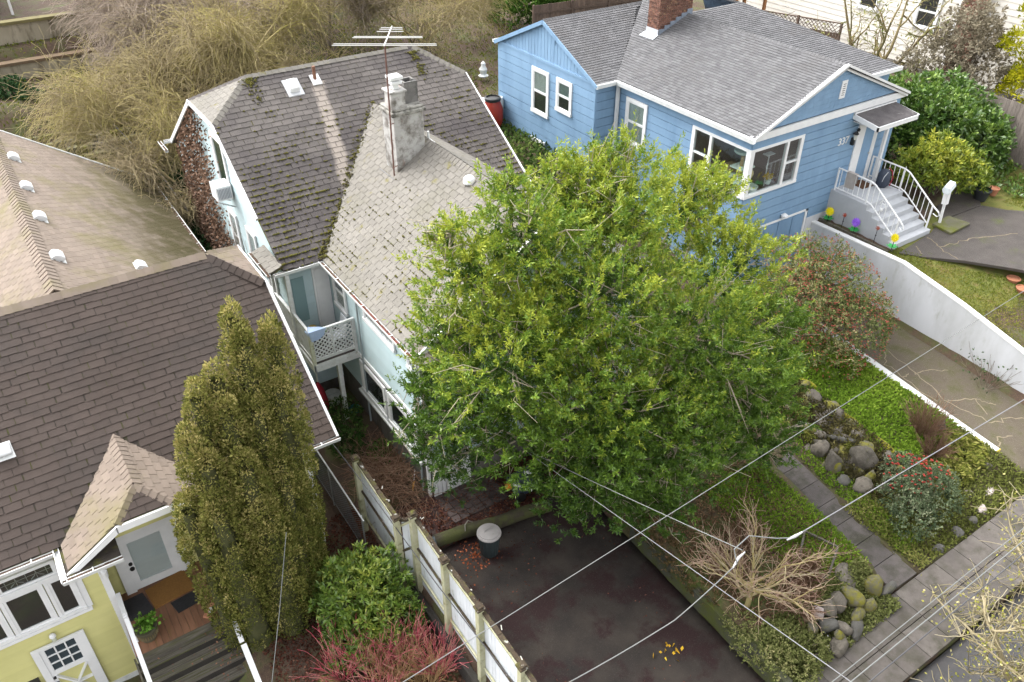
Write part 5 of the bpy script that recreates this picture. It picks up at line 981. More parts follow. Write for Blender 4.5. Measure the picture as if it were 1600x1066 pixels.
# ------------------------------------------------------------------ fences, bins, rocks, wires
def streaked(m):
    nt = m.node_tree; N = nt.nodes; L = nt.links; bs = N['Principled BSDF']; src = bs.inputs['Base Color'].links[0].from_socket
    geo = N.new('ShaderNodeNewGeometry'); sp = N.new('ShaderNodeSeparateXYZ'); L.new(geo.outputs['Position'], sp.inputs[0])
    a = N.new('ShaderNodeMath'); a.operation = 'MULTIPLY_ADD'; a.inputs[1].default_value = .22; a.inputs[2].default_value = 3.57; L.new(sp.outputs['Y'], a.inputs[0])
    d = N.new('ShaderNodeMath'); d.operation = 'SUBTRACT'; L.new(sp.outputs['X'], d.inputs[0]); L.new(a.outputs[0], d.inputs[1])
    ab = N.new('ShaderNodeMath'); ab.operation = 'ABSOLUTE'; L.new(d.outputs[0], ab.inputs[0])
    no = N.new('ShaderNodeTexNoise'); no.inputs['Scale'].default_value = 3; L.new(geo.outputs['Position'], no.inputs['Vector'])
    ad = N.new('ShaderNodeMath'); ad.operation = 'MULTIPLY_ADD'; ad.inputs[1].default_value = .25; L.new(no.outputs[0], ad.inputs[0]); L.new(ab.outputs[0], ad.inputs[2])
    mr = N.new('ShaderNodeMapRange'); mr.inputs[1].default_value = .24; mr.inputs[2].default_value = .36; mr.inputs[3].default_value = .75; mr.inputs[4].default_value = 0; L.new(ad.outputs[0], mr.inputs[0])
    lt = N.new('ShaderNodeMath'); lt.operation = 'LESS_THAN'; lt.inputs[1].default_value = 23.55; L.new(sp.outputs['Y'], lt.inputs[0])
    mu = N.new('ShaderNodeMath'); mu.operation = 'MULTIPLY'; L.new(mr.outputs[0], mu.inputs[0]); L.new(lt.outputs[0], mu.inputs[1])
    x = N.new('ShaderNodeMix'); x.data_type = 'RGBA'; L.new(mu.outputs[0], x.inputs[0]); L.new(src, x.inputs[6]); x.inputs[7].default_value = (.3, .26, .225, 1); L.new(x.outputs[2], bs.inputs['Base Color'])
streaked(GREY)
BRD = mat('white_fence_board', (.68, .71, .75), (.6, .63, .66), 5, .75, .3, 40, var=.06, c3=(.3, .3, .24), s3=2.6, t3=.68, stretch=(1, 1, .35))
POSTM = mat('algae_yellow_post', (.47, .46, .33), (.38, .37, .22), 4, .85, .4, 40, c3=(.16, .15, .06), s3=2.5, t3=.62)
CAPM = mat('rotten_mossy_cap', (.07, .05, .032), (.045, .035, .025), 12, 1., 1., 30, c3=(.1, .1, .02), s3=5, t3=.62, c4=(.5, .5, .46), s4=7, t4=.66)
fe = thing('board_fence', 'white board fence with algae yellow posts beside the dark driveway', 'fence', (5.1, 10.5, -.4))
fp = [(4.96, 14.16, 2.08), (4.96, 12.06, 1.93), (5.2, 11.7, 2.22), (5.2, 10.3, 2.12), (5.2, 8.9, 2.1), (5.2, 7.4, 2.05), (5.2, 5.9, 1.95)]
for (x, y, zt) in fp:
    p = MB().bar((x-.06, y, -.5), (x-.06, y, zt), .13, .13).build('post', POSTM, fe)
    mb = MB(); mb.box(x-.16, y-.1, zt, x+.04, y+.1, zt+.05); mb.box(x-.13, y-.07, zt+.05, x+.01, y+.07, zt+.09); mb.build('post_cap', CAPM, p, bevel=.015)
for i in range(len(fp)-1):
    a = Vector(fp[i]); b = Vector(fp[i+1]); L = math.hypot(b.x-a.x, b.y-a.y); d = Vector((b.x-a.x, b.y-a.y, 0)).normalized(); n_ = Vector((-d.y, d.x, 0)); n_ = n_ if n_.x > 0 or (abs(n_.x) < .3 and n_.y > 0) else -n_
    k = max(1, round((L-.14)/.142))
    for j in range(k):
        t0 = (.07+(L-.14)*j/k)/L; t1 = (.07+(L-.14)*(j+1)/k-.008)/L; p0 = a.lerp(b, t0); p1 = a.lerp(b, t1); zt = p0.z-.14+rng.normal(0, .006)
        MB().prism([(p0.x, p0.y, -.12), (p1.x, p1.y, -.12), (p1.x, p1.y, zt), (p0.x, p0.y, zt)], n_*.022).build('fence_board', BRD, fe)
    for h, w in ((-.2, .05), (-1.05, .05), (-1.95, .06)):
        pa = a+Vector((0, 0, h))-n_*.035; pb = b+Vector((0, 0, h))-n_*.035; MB().bar(pa+d*.06, pb-d*.06, .04, .05).build('rail', CAPM if h == -1.05 else POSTM, fe)
    mb = MB(); s = 14
    for j in range(s):
        q0 = a.lerp(b, .03+.94*j/s)+Vector((0, 0, -.1+rng.normal(0, .008))); q1 = a.lerp(b, .03+.94*(j+1)/s)+Vector((0, 0, -.1+rng.normal(0, .008))); mb.bar(q0, q1, .075+.03*rng.random(), .045)
    mb.build('top_board', CAPM, fe)
    mb = MB()
    for j in range(int(L*2)):
        q = a.lerp(b, rng.random())+Vector((.07+rng.normal(0, .02), 0, -.07)); mb.bar(q, q+Vector((rng.normal(0, .03), rng.normal(0, .07), .01+.03*rng.random())), .02, .008)
    tag(mb.build('peeling_paint', mat('dirty_flake', (.35, .34, .3), None, rough=.9), fe), kind='stuff')
for i in range(3): tag(MB().box(4.96, 11.9-2.05*(i+1), -.85+.1*0, 5.12, 11.9-2.05*i-.02, -.3-.06*i).build('timber_edging', mat('black_timber', (.03, .027, .024), (.045, .04, .034), 5, .95, .6, 30, stretch=(4, .6, 4)), bevel=.015), ('dark timber baulk under the fence nearest the gate post', 'dark timber baulk under the middle of the board fence', 'dark timber baulk under the board fence nearest the street')[i], 'timber')
# chain-link fence between the houses
cl_ = thing('chain_link_fence', 'grey chain-link fence beside the yellow side wall', 'fence', (4.55, 15, -.4))
mb = MB(); mb.tube([(4.6, 17.5, 1.0), (4.55, 13.2, 1.0)], .022, 7); mb.tube([(4.62, 17.4, -.35), (4.58, 13.25, -.35)], .008, 5); mb.build('top_rail', GALV, cl_)
for y in (17.4, 15.4, 13.4): MB().tube([(4.58, y, -.5), (4.58, y, 1.0)], .02, 6).build('post', GALV, cl_)
ln = []
for k in range(90):
    y = 13.25+k*.075
    for s in (1, -1):
        y1 = y+s*1.35; lo, hi = (y, y1); p0 = (4.58, y, -.35); p1 = (4.58, y1, 1.0)
        if not 13.2 < y1 < 17.45:
            ye = 13.2 if y1 < 13.2 else 17.45; f_ = (ye-y)/(y1-y); p1 = (4.58, ye, -.35+1.35*f_)
        if y <= 17.45: ln.append(([p0, p1], .004, .004))
tag(twigs('mesh_wire', ln, mat('dark_wire', (.1, .11, .115), None, rough=.5, metal=.4), cl_), kind='stuff')
for k in range(8): MB().box(4.6, 13.3+k*.5, -.34, 4.606, 13.3+k*.5+.46, .98).build('privacy_slat', mat('dark_slat', (.045, .045, .045), (.06, .06, .06), 4, .8), cl_) if k < 0 else None
# bin, log, tool, pushed-aside things
tc = thing('trash_can', 'dark green trash can with pale grey domed lid on the driveway', 'trash can', (6.98, 11.5, 0)); CANM = mat('dark_green_plastic', (.028, .04, .042), (.038, .05, .052), 4, .5)
MB().lathe((6.98, 11.5, 0), [(.2, 0), (.215, .02), (.25, .6), (.27, .61), (.27, .66)], 24).build('body', CANM, tc, smooth=True)
mb = MB()
for k in range(16): a = k*math.pi/8; mb.bar((6.98+.212*math.cos(a), 11.5+.212*math.sin(a), .04), (6.98+.25*math.cos(a), 11.5+.25*math.sin(a), .58), .02, .012)
mb.build('rib', CANM, tc)
lid = MB().lathe((6.98, 11.5, .65), [(.29, 0), (.3, .02), (.29, .05), (.25, .055), (.24, .075), (.12, .1), (.01, .105)], 28).build('lid', mat('pale_grey_lid', (.34, .32, .31), (.28, .265, .26), 4, .6, .2, 60, c3=(.17, .15, .14), s3=5, t3=.66), tc, smooth=True)
mb = MB(); mb.tube([(6.85, 11.5, .74), (6.9, 11.55, .77), (7.06, 11.55, .77), (7.11, 11.5, .74)], .014, 6); mb.build('lid_handle', MATS['pale_grey_lid'], lid)
lg = thing('log', 'long mossy log lying behind the trash can', 'log', (7.4, 12.05, 0)); MB().tube([(5.98, 12.38, .17), (6.7, 12.27, .17), (7.6, 12.05, .165), (8.4, 11.95, .16), (9.0, 11.8, .16)], [.165, .175, .165, .17, .16], 14).build('trunk', mat('mossy_log_bark', (.055, .047, .03), (.035, .03, .02), 5, .95, .8, 25, c3=(.06, .066, .02), s3=2.2, t3=.52), lg, smooth=True)
MB().lathe((5.975, 12.382, .17), [(.14, 0), (.13, .03), (.09, .05)], 14, (-1, .15, 0)).build('cut_end', mat('blue_grey_cut_wood', (.06, .075, .08), (.045, .055, .06), 10, .8), lg); MB().tube([(6.7, 12.15, .3), (6.75, 12.25, .4), (6.9, 12.35, .38), (7.0, 12.3, .3)], .015, 5).build('rope', mat('grey_rope', (.2, .19, .16), None, rough=.9), lg)
tl = thing('garden_tool', 'long-handled tool with orange grip lying by the brush pile', 'tool', (6.5, 14.5, .05)); MB().tube([(6.52, 14.5, .12), (6.85, 14.95, .5)], .014, 6).build('shaft', GALV, tl); MB().tube([(6.36, 14.28, .06), (6.52, 14.5, .12)], .024, 6).build('grip', mat('orange_grip', (.55, .27, .02), None, rough=.5), tl)
kt = thing('garden_cart', 'dark cart with white frame and orange cap under the big tree', 'cart', (8.6, 12.9, 0)); 
MB().box(8.5, 12.5, .1, 9.3, 13.1, .4).build('body', NAVY, kt, bevel=.03); MB().bar((8.42, 12.75, .45), (8.85, 12.38, .3), .06, .04).build('rail', WHITE, kt); MB().bar((8.95, 12.9, .46), (9.2, 12.75, .44), .08, .03).build('stripe', WHITE, kt); MB().lathe((8.35, 12.72, .35), [(.05, 0), (.1, .05), (.1, .12), (.02, .16)], 10).build('cap', mat('orange_plastic', (.6, .18, .02), None, rough=.4), kt)
for x in (8.55, 9.2): MB().lathe((x, 12.47, .14), [(.14, 0), (.14, .05), (.05, .06)], 14, (0, -1, 0)).build('wheel', BLK, kt)
# boulders
ROCK = mat('grey_boulder', (.16, .14, .115), (.09, .08, .066), 3, .95, .9, 22, var=.25, c3=(.065, .058, .045), s3=5, t3=.56, c4=(.11, .11, .03), s4=3, t4=.66)
ROCKM = mat('moss_capped_boulder', (.12, .11, .085), (.085, .08, .06), 4, .98, .8, 22, c3=(.15, .14, .02), s3=6, t3=.5, w3=.1)
ROCKP = mat('pale_boulder', (.42, .36, .34), (.33, .28, .26), 4, .95, .6, 22)
ROCKT = mat('tan_boulder', (.3, .22, .14), (.22, .17, .11), 4, .95, .6, 22); ROCKS = mat('slate_boulder', (.105, .1, .09), (.07, .067, .06), 4, .9, .8, 22, c3=(.1, .095, .05), s3=4, t3=.62)
def rock(label, c, s, m, rot=0., grp=None):
    u_, v_ = np.meshgrid(np.linspace(0, 2*np.pi, 13)[:-1], np.linspace(0, np.pi, 8)); d = np.stack([np.sin(v_)*np.cos(u_), np.sin(v_)*np.sin(u_), np.cos(v_)], -1)
    nrm = unit(rng.normal(size=(11, 3))); off = rng.uniform(.5, .82, 11); rr = np.ones(d.shape[:2])
    for q, o in zip(nrm, off): t = (d@q); rr = np.minimum(rr, np.where(t > .05, o/np.maximum(t, .05), 9))
    p = d*rr[..., None]*(1+rng.normal(0, .02, rr.shape))[..., None]*np.array(s); ca, sa = math.cos(rot), math.sin(rot); p = np.stack([p[..., 0]*ca-p[..., 1]*sa, p[..., 0]*sa+p[..., 1]*ca, p[..., 2]], -1)
    V = p.reshape(-1, 3)+np.array(c); F = np.array([(i*12+j, i*12+(j+1) % 12, (i+1)*12+(j+1) % 12, (i+1)*12+j) for i in range(7) for j in range(12)])
    o = raw_mesh('boulder', V, F[:, ::-1].copy(), m); return tag(o, label, 'boulder', grp or 'boulders of the rockery')
G1 = 'boulders at the bed corner by the pavement'
for lab, c, s, m, r_ in (('big grey-brown boulder at the top right of the corner rockery', (13.15, 6.0, .3), (.36, .26, .26), ROCK, .4), ('small grey boulder at the top left of the corner rockery', (12.75, 6.15, .32), (.24, .17, .18), ROCK, 2), ('yellow mossy boulder at the right end of the corner rockery', (13.55, 5.62, .22), (.2, .26, .3), ROCKM, .2),
    ('largest moss covered boulder in the middle of the corner rockery', (12.95, 5.62, .24), (.22, .34, .26), ROCKM, .3), ('grey upright boulder left of the largest mossy one', (12.6, 5.75, .28), (.2, .27, .22), ROCK, .5), ('flat slate boulder at the right foot of the corner rockery', (13.8, 5.42, .12), (.26, .13, .1), ROCKS, .3),
    ('green mossed stone at the foot below the yellow boulder', (13.15, 5.36, .16), (.17, .14, .16), ROCKM, 0), ('wide mossy stone at the front middle of the corner rockery', (12.82, 5.35, .16), (.26, .14, .16), ROCKM, .3), ('white boulder near the left of the corner rockery', (12.08, 5.78, .36), (.17, .15, .15), ROCKP, .4), ('tan stone beside the white boulder', (11.95, 5.95, .38), (.13, .11, .12), ROCKT, 0),
    ('mid grey boulder right of the white one', (12.35, 5.75, .32), (.24, .2, .2), ROCK, .7), ('blue slate boulder under the white one', (12.1, 5.5, .22), (.18, .19, .18), ROCKS, .6), ('pointed slate boulder at the front edge of the corner rockery', (12.6, 5.22, .1), (.32, .15, .17), ROCKS, .5), ('grey stone at the front left of the corner rockery', (12.3, 5.3, .16), (.18, .18, .16), ROCK, .5),
    ('small yellow moss ball of the corner rockery', (12.1, 5.22, .2), (.14, .12, .14), ROCKM, 0), ('yellow mossy stone at the left end of the corner rockery', (11.75, 5.6, .3), (.17, .14, .15), ROCKM, .2), ('tan stone at the left end of the corner rockery', (11.8, 5.8, .36), (.14, .1, .12), ROCKT, 1), ('shadowed grey stone at the lowest left foot', (11.95, 5.1, .08), (.28, .17, .18), ROCK, .5)):
    rock(lab, (12.75+(c[0]-12.75)*1.18, 5.65+(c[1]-5.65)*1.15, c[2]+.03), tuple(q*1.25 for q in s), m, r_, G1)
for lab, c, s, m, r_ in (('huge cracked grey boulder above the footpath', (16.75, 8.25, .42), (.55, .42, .42), ROCK, 2.2), ('dark boulder left of the huge cracked one', (16.15, 8.75, .3), (.36, .3, .34), ROCK, .5), ('grey boulder below the huge cracked one', (16.1, 7.75, .22), (.38, .28, .26), ROCK, .3), ('long slate slab leaning on the rockery', (16.95, 9.0, .5), (.62, .14, .18), ROCKS, -1.0),
    ('mossy boulder at the upper end of the rockery', (17.25, 10.6, .5), (.36, .26, .28), ROCKM, 1.9), ('pale grey boulder near the upper end of the rockery', (17.0, 10.1, .42), (.26, .2, .3), ROCK, 1), ('dark mossy stone in the middle of the rockery', (16.65, 9.6, .35), (.3, .24, .26), ROCK, .7),
    ('small grey round stone at the drive mouth', (19.4, 6.35, .3), (.2, .16, .14), ROCK, 0), ('white oval stone at the kerb of the lower bed', (18.75, 5.85, .22), (.26, .16, .13), ROCKP, .2), ('grey stone above the white oval one', (18.1, 6.05, .24), (.2, .18, .17), ROCK, .4), ('pale round stone near the pavement edge', (18.0, 5.6, .2), (.2, .16, .14), ROCKP, .2), ('slate stone left of the pale round one', (17.5, 5.5, .2), (.2, .17, .13), ROCKS, .3), ('blue-grey pair stone nearest the berry bush', (16.85, 5.5, .16), (.26, .18, .14), ROCKS, .5), ('dark stone at the lowest corner of the berry bush bed', (16.0, 5.45, .14), (.22, .17, .14), ROCKS, .1), ('half hidden grey boulder behind the fern', (19.5, 7.9, .55), (.24, .2, .24), ROCK, .1)):
    rock(lab, c, s, m, r_)
for k, (x, y, z, a, b_, c) in enumerate(((16.3, 9.3, .28, .34, .26, .3), (16.55, 10.1, .3, .3, .26, .3), (16.75, 10.9, .4, .32, .26, .32), (17.05, 9.35, .5, .26, .3, .24), (15.95, 8.2, .15, .28, .24, .22), (17.2, 7.6, .38, .3, .24, .22), (16.6, 7.45, .25, .3, .22, .22), (17.0, 11.5, .5, .34, .3, .3), (16.35, 11.3, .3, .3, .26, .26), (17.35, 8.9, .58, .3, .24, .2))):
    rock(('dark rockery boulder near the footpath, second below the slab', 'grey rockery boulder beneath the pale one', 'dark rockery boulder under the mossy upper end', 'blocky stone just under the yellow moss ridge', 'low stone at the footpath edge beside the dark boulder', 'grey stone between the huge boulder and the pale plant', 'stone tucked behind the red berried bush', 'topmost big stone of the rockery under the tree', 'lower stone at the shaded upper end of the rockery', 'stone wedged above the long slate slab')[k], (x, y, z), (a, b_, c), (ROCK, ROCKS, ROCKM)[k % 3], k*.7)
for k in range(30):
    y = 7.3+rng.random()*4.3; f_ = rng.random(); x = 15.95+(y-7.3)*.13+f_*1.25; rock('mossy stone packed into the rockery face beside the footpath', (x, y, float(b2(x, y))-.04), tuple(rng.uniform(.19, .38, 3)*[1, 1, .9]), (ROCK, ROCKM, ROCK, ROCKM)[k % 4], rng.random()*3, 'stones packed into the rockery face')
MOSSR = mat('yellow_moss', (.22, .2, .012), (.13, .13, .015), 7, 1., 1., 40)
for k, (lab, c, s, r_) in enumerate((('long yellow moss ridge along the top of the rockery', (17.55, 9.7, .62), (.16, .95, .12), .12), ('yellow moss ridge above the huge cracked boulder', (17.65, 8.35, .52), (.18, .6, .12), -.1), ('yellow moss cushion at the upper end of the rockery', (17.75, 11.2, .72), (.16, .6, .12), .05))):
    o = rock(lab, c, s, MOSSR, r_, 'moss cushions on the rockery'); o.name = 'moss_cushion'; o['category'] = 'moss'
# small timber-edged bed and edging in the maple bed
tb = thing('bed_frame', 'small rotting timber frame in the grass of the maple bed', 'bed frame', (13.3, 7.0, .45)); mb = MB()
for a, b in (((12.75, 7.0, .5), (13.45, 7.45, .5)), ((13.45, 7.45, .5), (13.75, 6.7, .46)), ((12.95, 6.3, .44), (13.75, 6.7, .46))): MB().bar(a, b, .05, .07).build('board', OLDW, tb)
# wires
def wire(label, pts, r, m, sag=0.):
    P_ = []
    for i in range(len(pts)-1):
        a = Vector(pts[i]); b = Vector(pts[i+1])
        for k in range(12): t = k/12; P_.append(a.lerp(b, t)-Vector((0, 0, sag*4*t*(1-t))))
    P_.append(Vector(pts[-1])); return tag(MB().tube(P_, r, 6).build('overhead_wire', m), label, 'wire', 'overhead wires')
WG = mat('pale_wire', (.15, .155, .15), None, rough=.5); WD = mat('dark_cable', (.06, .06, .065), None, rough=.6); WM = mat('grey_cable', (.17, .17, .18), None, rough=.5)
wire('thin pale wire crossing the whole picture from the fence to the lawn', [(-1.0, 5.25, 7.05), (2.12, 5.39, 7), (16.49, 6.13, 7), (34, 7.0, 7.3)], .0065, WG)
wire('thick grey cable running over the rockery to the splice', [(8.0, 4.58, 6.5), (13.9, 4.46, 6.5), (30, 4.2, 7.4)], .0095, WM)
wire('white frayed cable hanging from the splice over the driveway', [(7.0, 4.72, 6.45), (5.6, 4.5, 6.47), (3.88, 4.54, 6.5), (-2, 4.6, 6.9)], .008, WG, .03)
wire('pale service cable from the big tree to the splice', [(7.25, 4.85, 6.45), (8.02, 11.5, 2.84)], .007, WG, .02)
wire('looping pale connector at the splice', [(7.0, 4.72, 6.45), (7.05, 4.85, 6.6), (7.4, 4.9, 6.62), (7.75, 4.68, 6.55), (8.0, 4.58, 6.5)], .009, WG)
wire('thin grey wire from the tree to the lower right corner', [(7.9, 11.5, 2.96), (6.93, 6.0, 5.52), (6.3, 2.4, 7.2)], .006, WM)
for k, (dy, lab, m, r) in enumerate(((0, 'upper pale line of the three over the pavement corner', WG, .0055), (-.11, 'middle bright line of the three over the pavement corner', WG, .007), (-.22, 'lower dark line of the three over the pavement corner', WD, .007))):
    wire(lab, [(1, 2.2+dy, 8), (5.56, 2.3+dy, 8), (9.28, 2.36+dy, 8), (22, 2.6+dy, 8)], r, m)
wire('black wire running down over the board fence', [(4.6, 16.0, 2.2), (4.75, 13.0, 2.0), (5.0, 10.4, 1.3), (5.1, 8.2, 1.2), (5.15, 6.5, 1.4)], .012, WD)
wire('grey cable hanging down in front of the evergreen column', [(2.5, 12.0, 3.05), (1.85, 11.3, 1.67), (1.28, 10.7, .57), (.7, 10.1, -.5)], .009, WG)
wire('thin cable behind the rear eave of the tan roof', [(4.0, 36, 4.5), (5.0, 31, 3.0), (5.2, 28.5, 2.4)], .02, WM)
sp = thing('cable_splice', 'white wrapped splice where the cables meet over the maple bed', 'splice', (7.0, 4.7, 6.4)); MB().tube([(6.9, 4.7, 6.44), (7.1, 4.78, 6.46), (7.22, 4.78, 6.5)], [.01, .022, .01], 8).build('wrap', mat('splice_tape', (.4, .4, .4), None, rough=.6), sp); MB().tube([(7.9, 4.6, 6.5), (8.05, 4.58, 6.5), (8.2, 4.575, 6.5)], [.014, .024, .014], 8).build('clamp', MATS['splice_tape'], sp)
# back yard: barrel, statue, fences and terraces
t = thing('rain_barrel', 'red rain barrel with black lid behind the dark roof edge', 'barrel', (17.6, 27.9, 3.2)); MB().lathe((17.6, 27.9, 3.1), [(.32, 0), (.42, .35), (.42, .8), (.3, 1.15)], 18).build('body', mat('red_plastic', (.33, .035, .02), (.26, .03, .02), 4, .4), t, smooth=True); MB().lathe((17.6, 27.9, 4.25), [(.31, 0), (.34, .02), (.34, .12), (.27, .14), (.26, .09), (.01, .1)], 18).build('lid', BLK, t)
t = thing('white_planter', 'white round tub left of the red barrel', 'tub', (17.25, 28.3, 3.2)); MB().lathe((17.25, 28.3, 3.6), [(.3, 0), (.36, .5), (.3, .62), (.02, .66)], 14).build('body', WHITE_W, t, smooth=True)
t = thing('white_planter', 'white drum between the red barrel and the blue wall', 'tub', (17.98, 28.0, 3.2)); MB().lathe((17.97, 28.1, 3.3), [(.22, 0), (.24, .8), (.2, .95), (.02, .98)], 14).build('body', WHITE_W, t, smooth=True)
t = thing('garden_statue', 'small white statue in the back yard beside the blue gable', 'statue', (20.2, 32.8, 3.4)); MB().lathe((20.2, 32.8, 3.4), [(.2, 0), (.24, .06), (.13, .12), (.19, .34), (.1, .5), (.11, .62), (.02, .72)], 10).build('figure', WHITE_W, t, smooth=True)
BWOOD = mat('brown_fence_board', (.13, .09, .065), (.09, .062, .048), 5, .9, .5, 30, var=.25, stretch=(2, 2, .4))
def yardfence(label, a, b, h, m, lat=False, post=True):
    a = Vector(a); b = Vector(b); L = (b-a).length; d = (b-a).normalized(); n_ = Vector((-d.y, d.x, 0)); t = thing('wooden_fence', label, 'fence', (a+b)/2)
    k = int(L/.15)
    for i in range(k): p = a+d*(i*.15); MB().prism([p, p+d*.142, p+d*.142+Vector((0, 0, h+rng.normal(0, .01))), p+Vector((0, 0, h))], n_*.02).build('fence_board', m, t)
    for i in range(int(L/2.2)+1): p = a+d*min(L, i*2.2); MB().bar(p-n_*.06, p-n_*.06+Vector((0, 0, h+(.55 if lat else .05))), .1, .1).build('post', m, t)
    MB().bar(a-n_*.03+Vector((0, 0, h*.8)), b-n_*.03+Vector((0, 0, h*.8)), .06, .09).build('rail', m, t)
    if lat:
        for s in (1, -1):
            for i in range(int(L/.2)): p = a+d*(i*.2)+Vector((0, 0, h+.02)); q = p+d*(.4*s)+Vector((0, 0, .42)); MB().bar(p, q, .012, .03).build('lattice_slat', m, t)
        MB().bar(a+Vector((0, 0, h+.47)), b+Vector((0, 0, h+.47)), .08, .05).build('cap_rail', m, t)
    return t
yardfence('brown board fence behind the blue roof near the top edge', (24.5, 35.0, 3.6), (33.5, 34.0, 3.6), 1.9, BWOOD)
yardfence('lattice topped fence beside the white house at the top', (35.6, 30.5, 2.9), (37.1, 26.3, 2.9), 1.35, BWOOD, True)
yardfence('grey weathered fence at the right edge beyond the hedge', (33.2, 13.3, 2.5), (33.6, 17.2, 2.5), 2.3, mat('grey_fence_board', (.2, .17, .15), (.14, .12, .105), 5, .9, .5, 30, var=.2, stretch=(2, 2, .4)))
STW = mat('stone_block', (.17, .155, .135), (.11, .1, .09), 3, .95, .7, 25, var=.3, c3=(.14, .135, .015), s3=1.1, t3=.5, w3=.1)
stw = thing('dry_stone_wall', 'mossy dry stone terrace behind the tan roof', 'stone wall', (1.5, 39.5, 1))
for r in range(9):
    y = 38.0+r*.42; z = .95+r*.26; x = -5.5+.2*(r % 2)
    while x < 6.0-r*.12:
        w_ = rng.uniform(.3, .62); MB().box(x+.02, y+rng.normal(0, .04), z, x+w_-.02, y+.7, z+.25+rng.normal(0, .015)).build('stone', STW, stw, bevel=.04); x += w_
TW = mat('stained_retaining_wall', (.34, .3, .23), (.24, .21, .15), 2, .95, .6, 25, c3=(.11, .09, .06), s3=1.3, t3=.6, stretch=(1.5, 1, .4))
t = thing('terrace_wall', 'lower stained concrete terrace wall at the left edge', 'wall', (0, 44.6, 3.2), 'terrace walls'); MB().box(-8, 44.5, 3.0, 6.5, 44.75, 4.0).build('panel', TW, t); MB().box(-8, 44.42, 4.0, 6.5, 44.9, 4.12).build('coping', mat('brown_cap', (.15, .1, .06), (.11, .08, .05), 4, .95), t)
t = thing('terrace_wall', 'upper stained concrete terrace wall below the dark house', 'wall', (0, 46.2, 4), 'terrace walls'); MB().box(-8, 46.2, 3.8, 6.8, 46.45, 5.35).build('panel', TW, t); MB().box(-8, 46.1, 5.35, 6.8, 46.6, 5.48).build('coping', mat('mossy_cap', (.17, .15, .06), (.12, .1, .05), 4, .95), t)
dh = thing('dark_house', 'dark clad house at the upper left corner', 'house', (-2, 54, 5)); DW = mat('dark_clapboard', (.055, .05, .05), (.07, .062, .06), 3, .85)
mb = MB(); laps(mb, 'y', 52, fr(-12, 2.6), 4.5, 9.5, .22); mb.box(-12, 52.02, 4.5, 2.6, 60, 9.5); mb.build('wall', DW, dh); MB().box(2.0, 51.9, 6.4, 3.4, 52.0, 6.5).build('white_rail', WHITE, dh); MB().bar((3.3, 51.8, 4.5), (3.3, 51.8, 6.5), .12, .12).build('white_post', WHITE, dh)
MB().prism([(-12.5, 51.6, 9.4), (3, 51.6, 9.4), (3, 56, 11.5), (-12.5, 56, 11.5)], (0, 0, .15)).build('roof', GREY, dh)
wh = thing('white_house', 'cream clapboard house at the upper right beyond the trees', 'house', (39.5, 24, 2.8)); CRM = mat('cream_clapboard', (.6, .57, .52), (.54, .51, .46), 2, .8, .1, 40, var=.05)
mb = MB(); laps(mb, 'x', 38.6, fr(13, 36), 3.3, 8.5, .26, .025); mb.box(38.62, 13, 2.5, 48, 36, 8.5); mb.build('wall', CRM, wh); MB().box(38.55, 13, 2.5, 38.6, 36, 3.3).build('foundation', FOUND, wh)
window(wh, 'x', 38.6, 25.6, 26.8, 5.2, 6.8, 1, 2, cas=.12); window(wh, 'x', 38.6, 22.4, 23.6, 5.0, 6.6, 1, 2, cas=.12); window(wh, 'x', 38.6, 16.2, 17.4, 5.2, 6.8, 1, 2, cas=.12); MB().box(38.3, 13, 8.5, 48, 36.3, 8.7).build('roof', GREY, wh)
mb = MB(); mb.box(38.5, 21.4, 2.6, 38.6, 21.55, 8.4); mb.build('corner_board', WHITE, wh)
bch = MB(); z = 2.6; r = 0
while z < 9:
    y = 20.2-.1*(r % 2)
    while y < 21.3: bch.box(38.25, max(y, 20.2)+.008, z, 38.5, min(y+.22, 21.3)-.008, z+.075, rng.random()+1e-3); y += .22
    z += .09; r += 1
tag(bch.build('brick_flue', MATS['old_red_brick'], wh), kind='stuff')
dp = thing('timber_deck', 'orange stained timber deck behind the blue roof at the top', 'deck', (35.2, 31.5, 5)); MB().box(33.2, 31, 5.2, 37, 31.3, 5.6).build('beam', mat('orange_cedar', (.36, .17, .07), (.28, .13, .055), 4, .7, stretch=(.5, 5, 5)), dp); MB().box(33.2, 31.3, 5.5, 37, 34, 5.6).build('deck_boards', MATS['orange_cedar'], dp)
for x in (33.4, 35.2, 36.8): MB().bar((x, 31.15, 3), (x, 31.15, 5.3), .14, .14).build('post', MATS['orange_cedar'], dp)
rs = thing('red_shed', 'red shed with white edge beyond the bare thicket', 'shed', (23.9, 45, 4)); MB().box(22.4, 44.6, 3.6, 25.8, 47, 5.1).build('wall', mat('faded_red_paint', (.2, .06, .055), (.15, .05, .045), 4, .9), rs); MB().box(22.2, 44.4, 5.1, 26.0, 47.2, 5.3).build('roof', WHITE_W, rs)
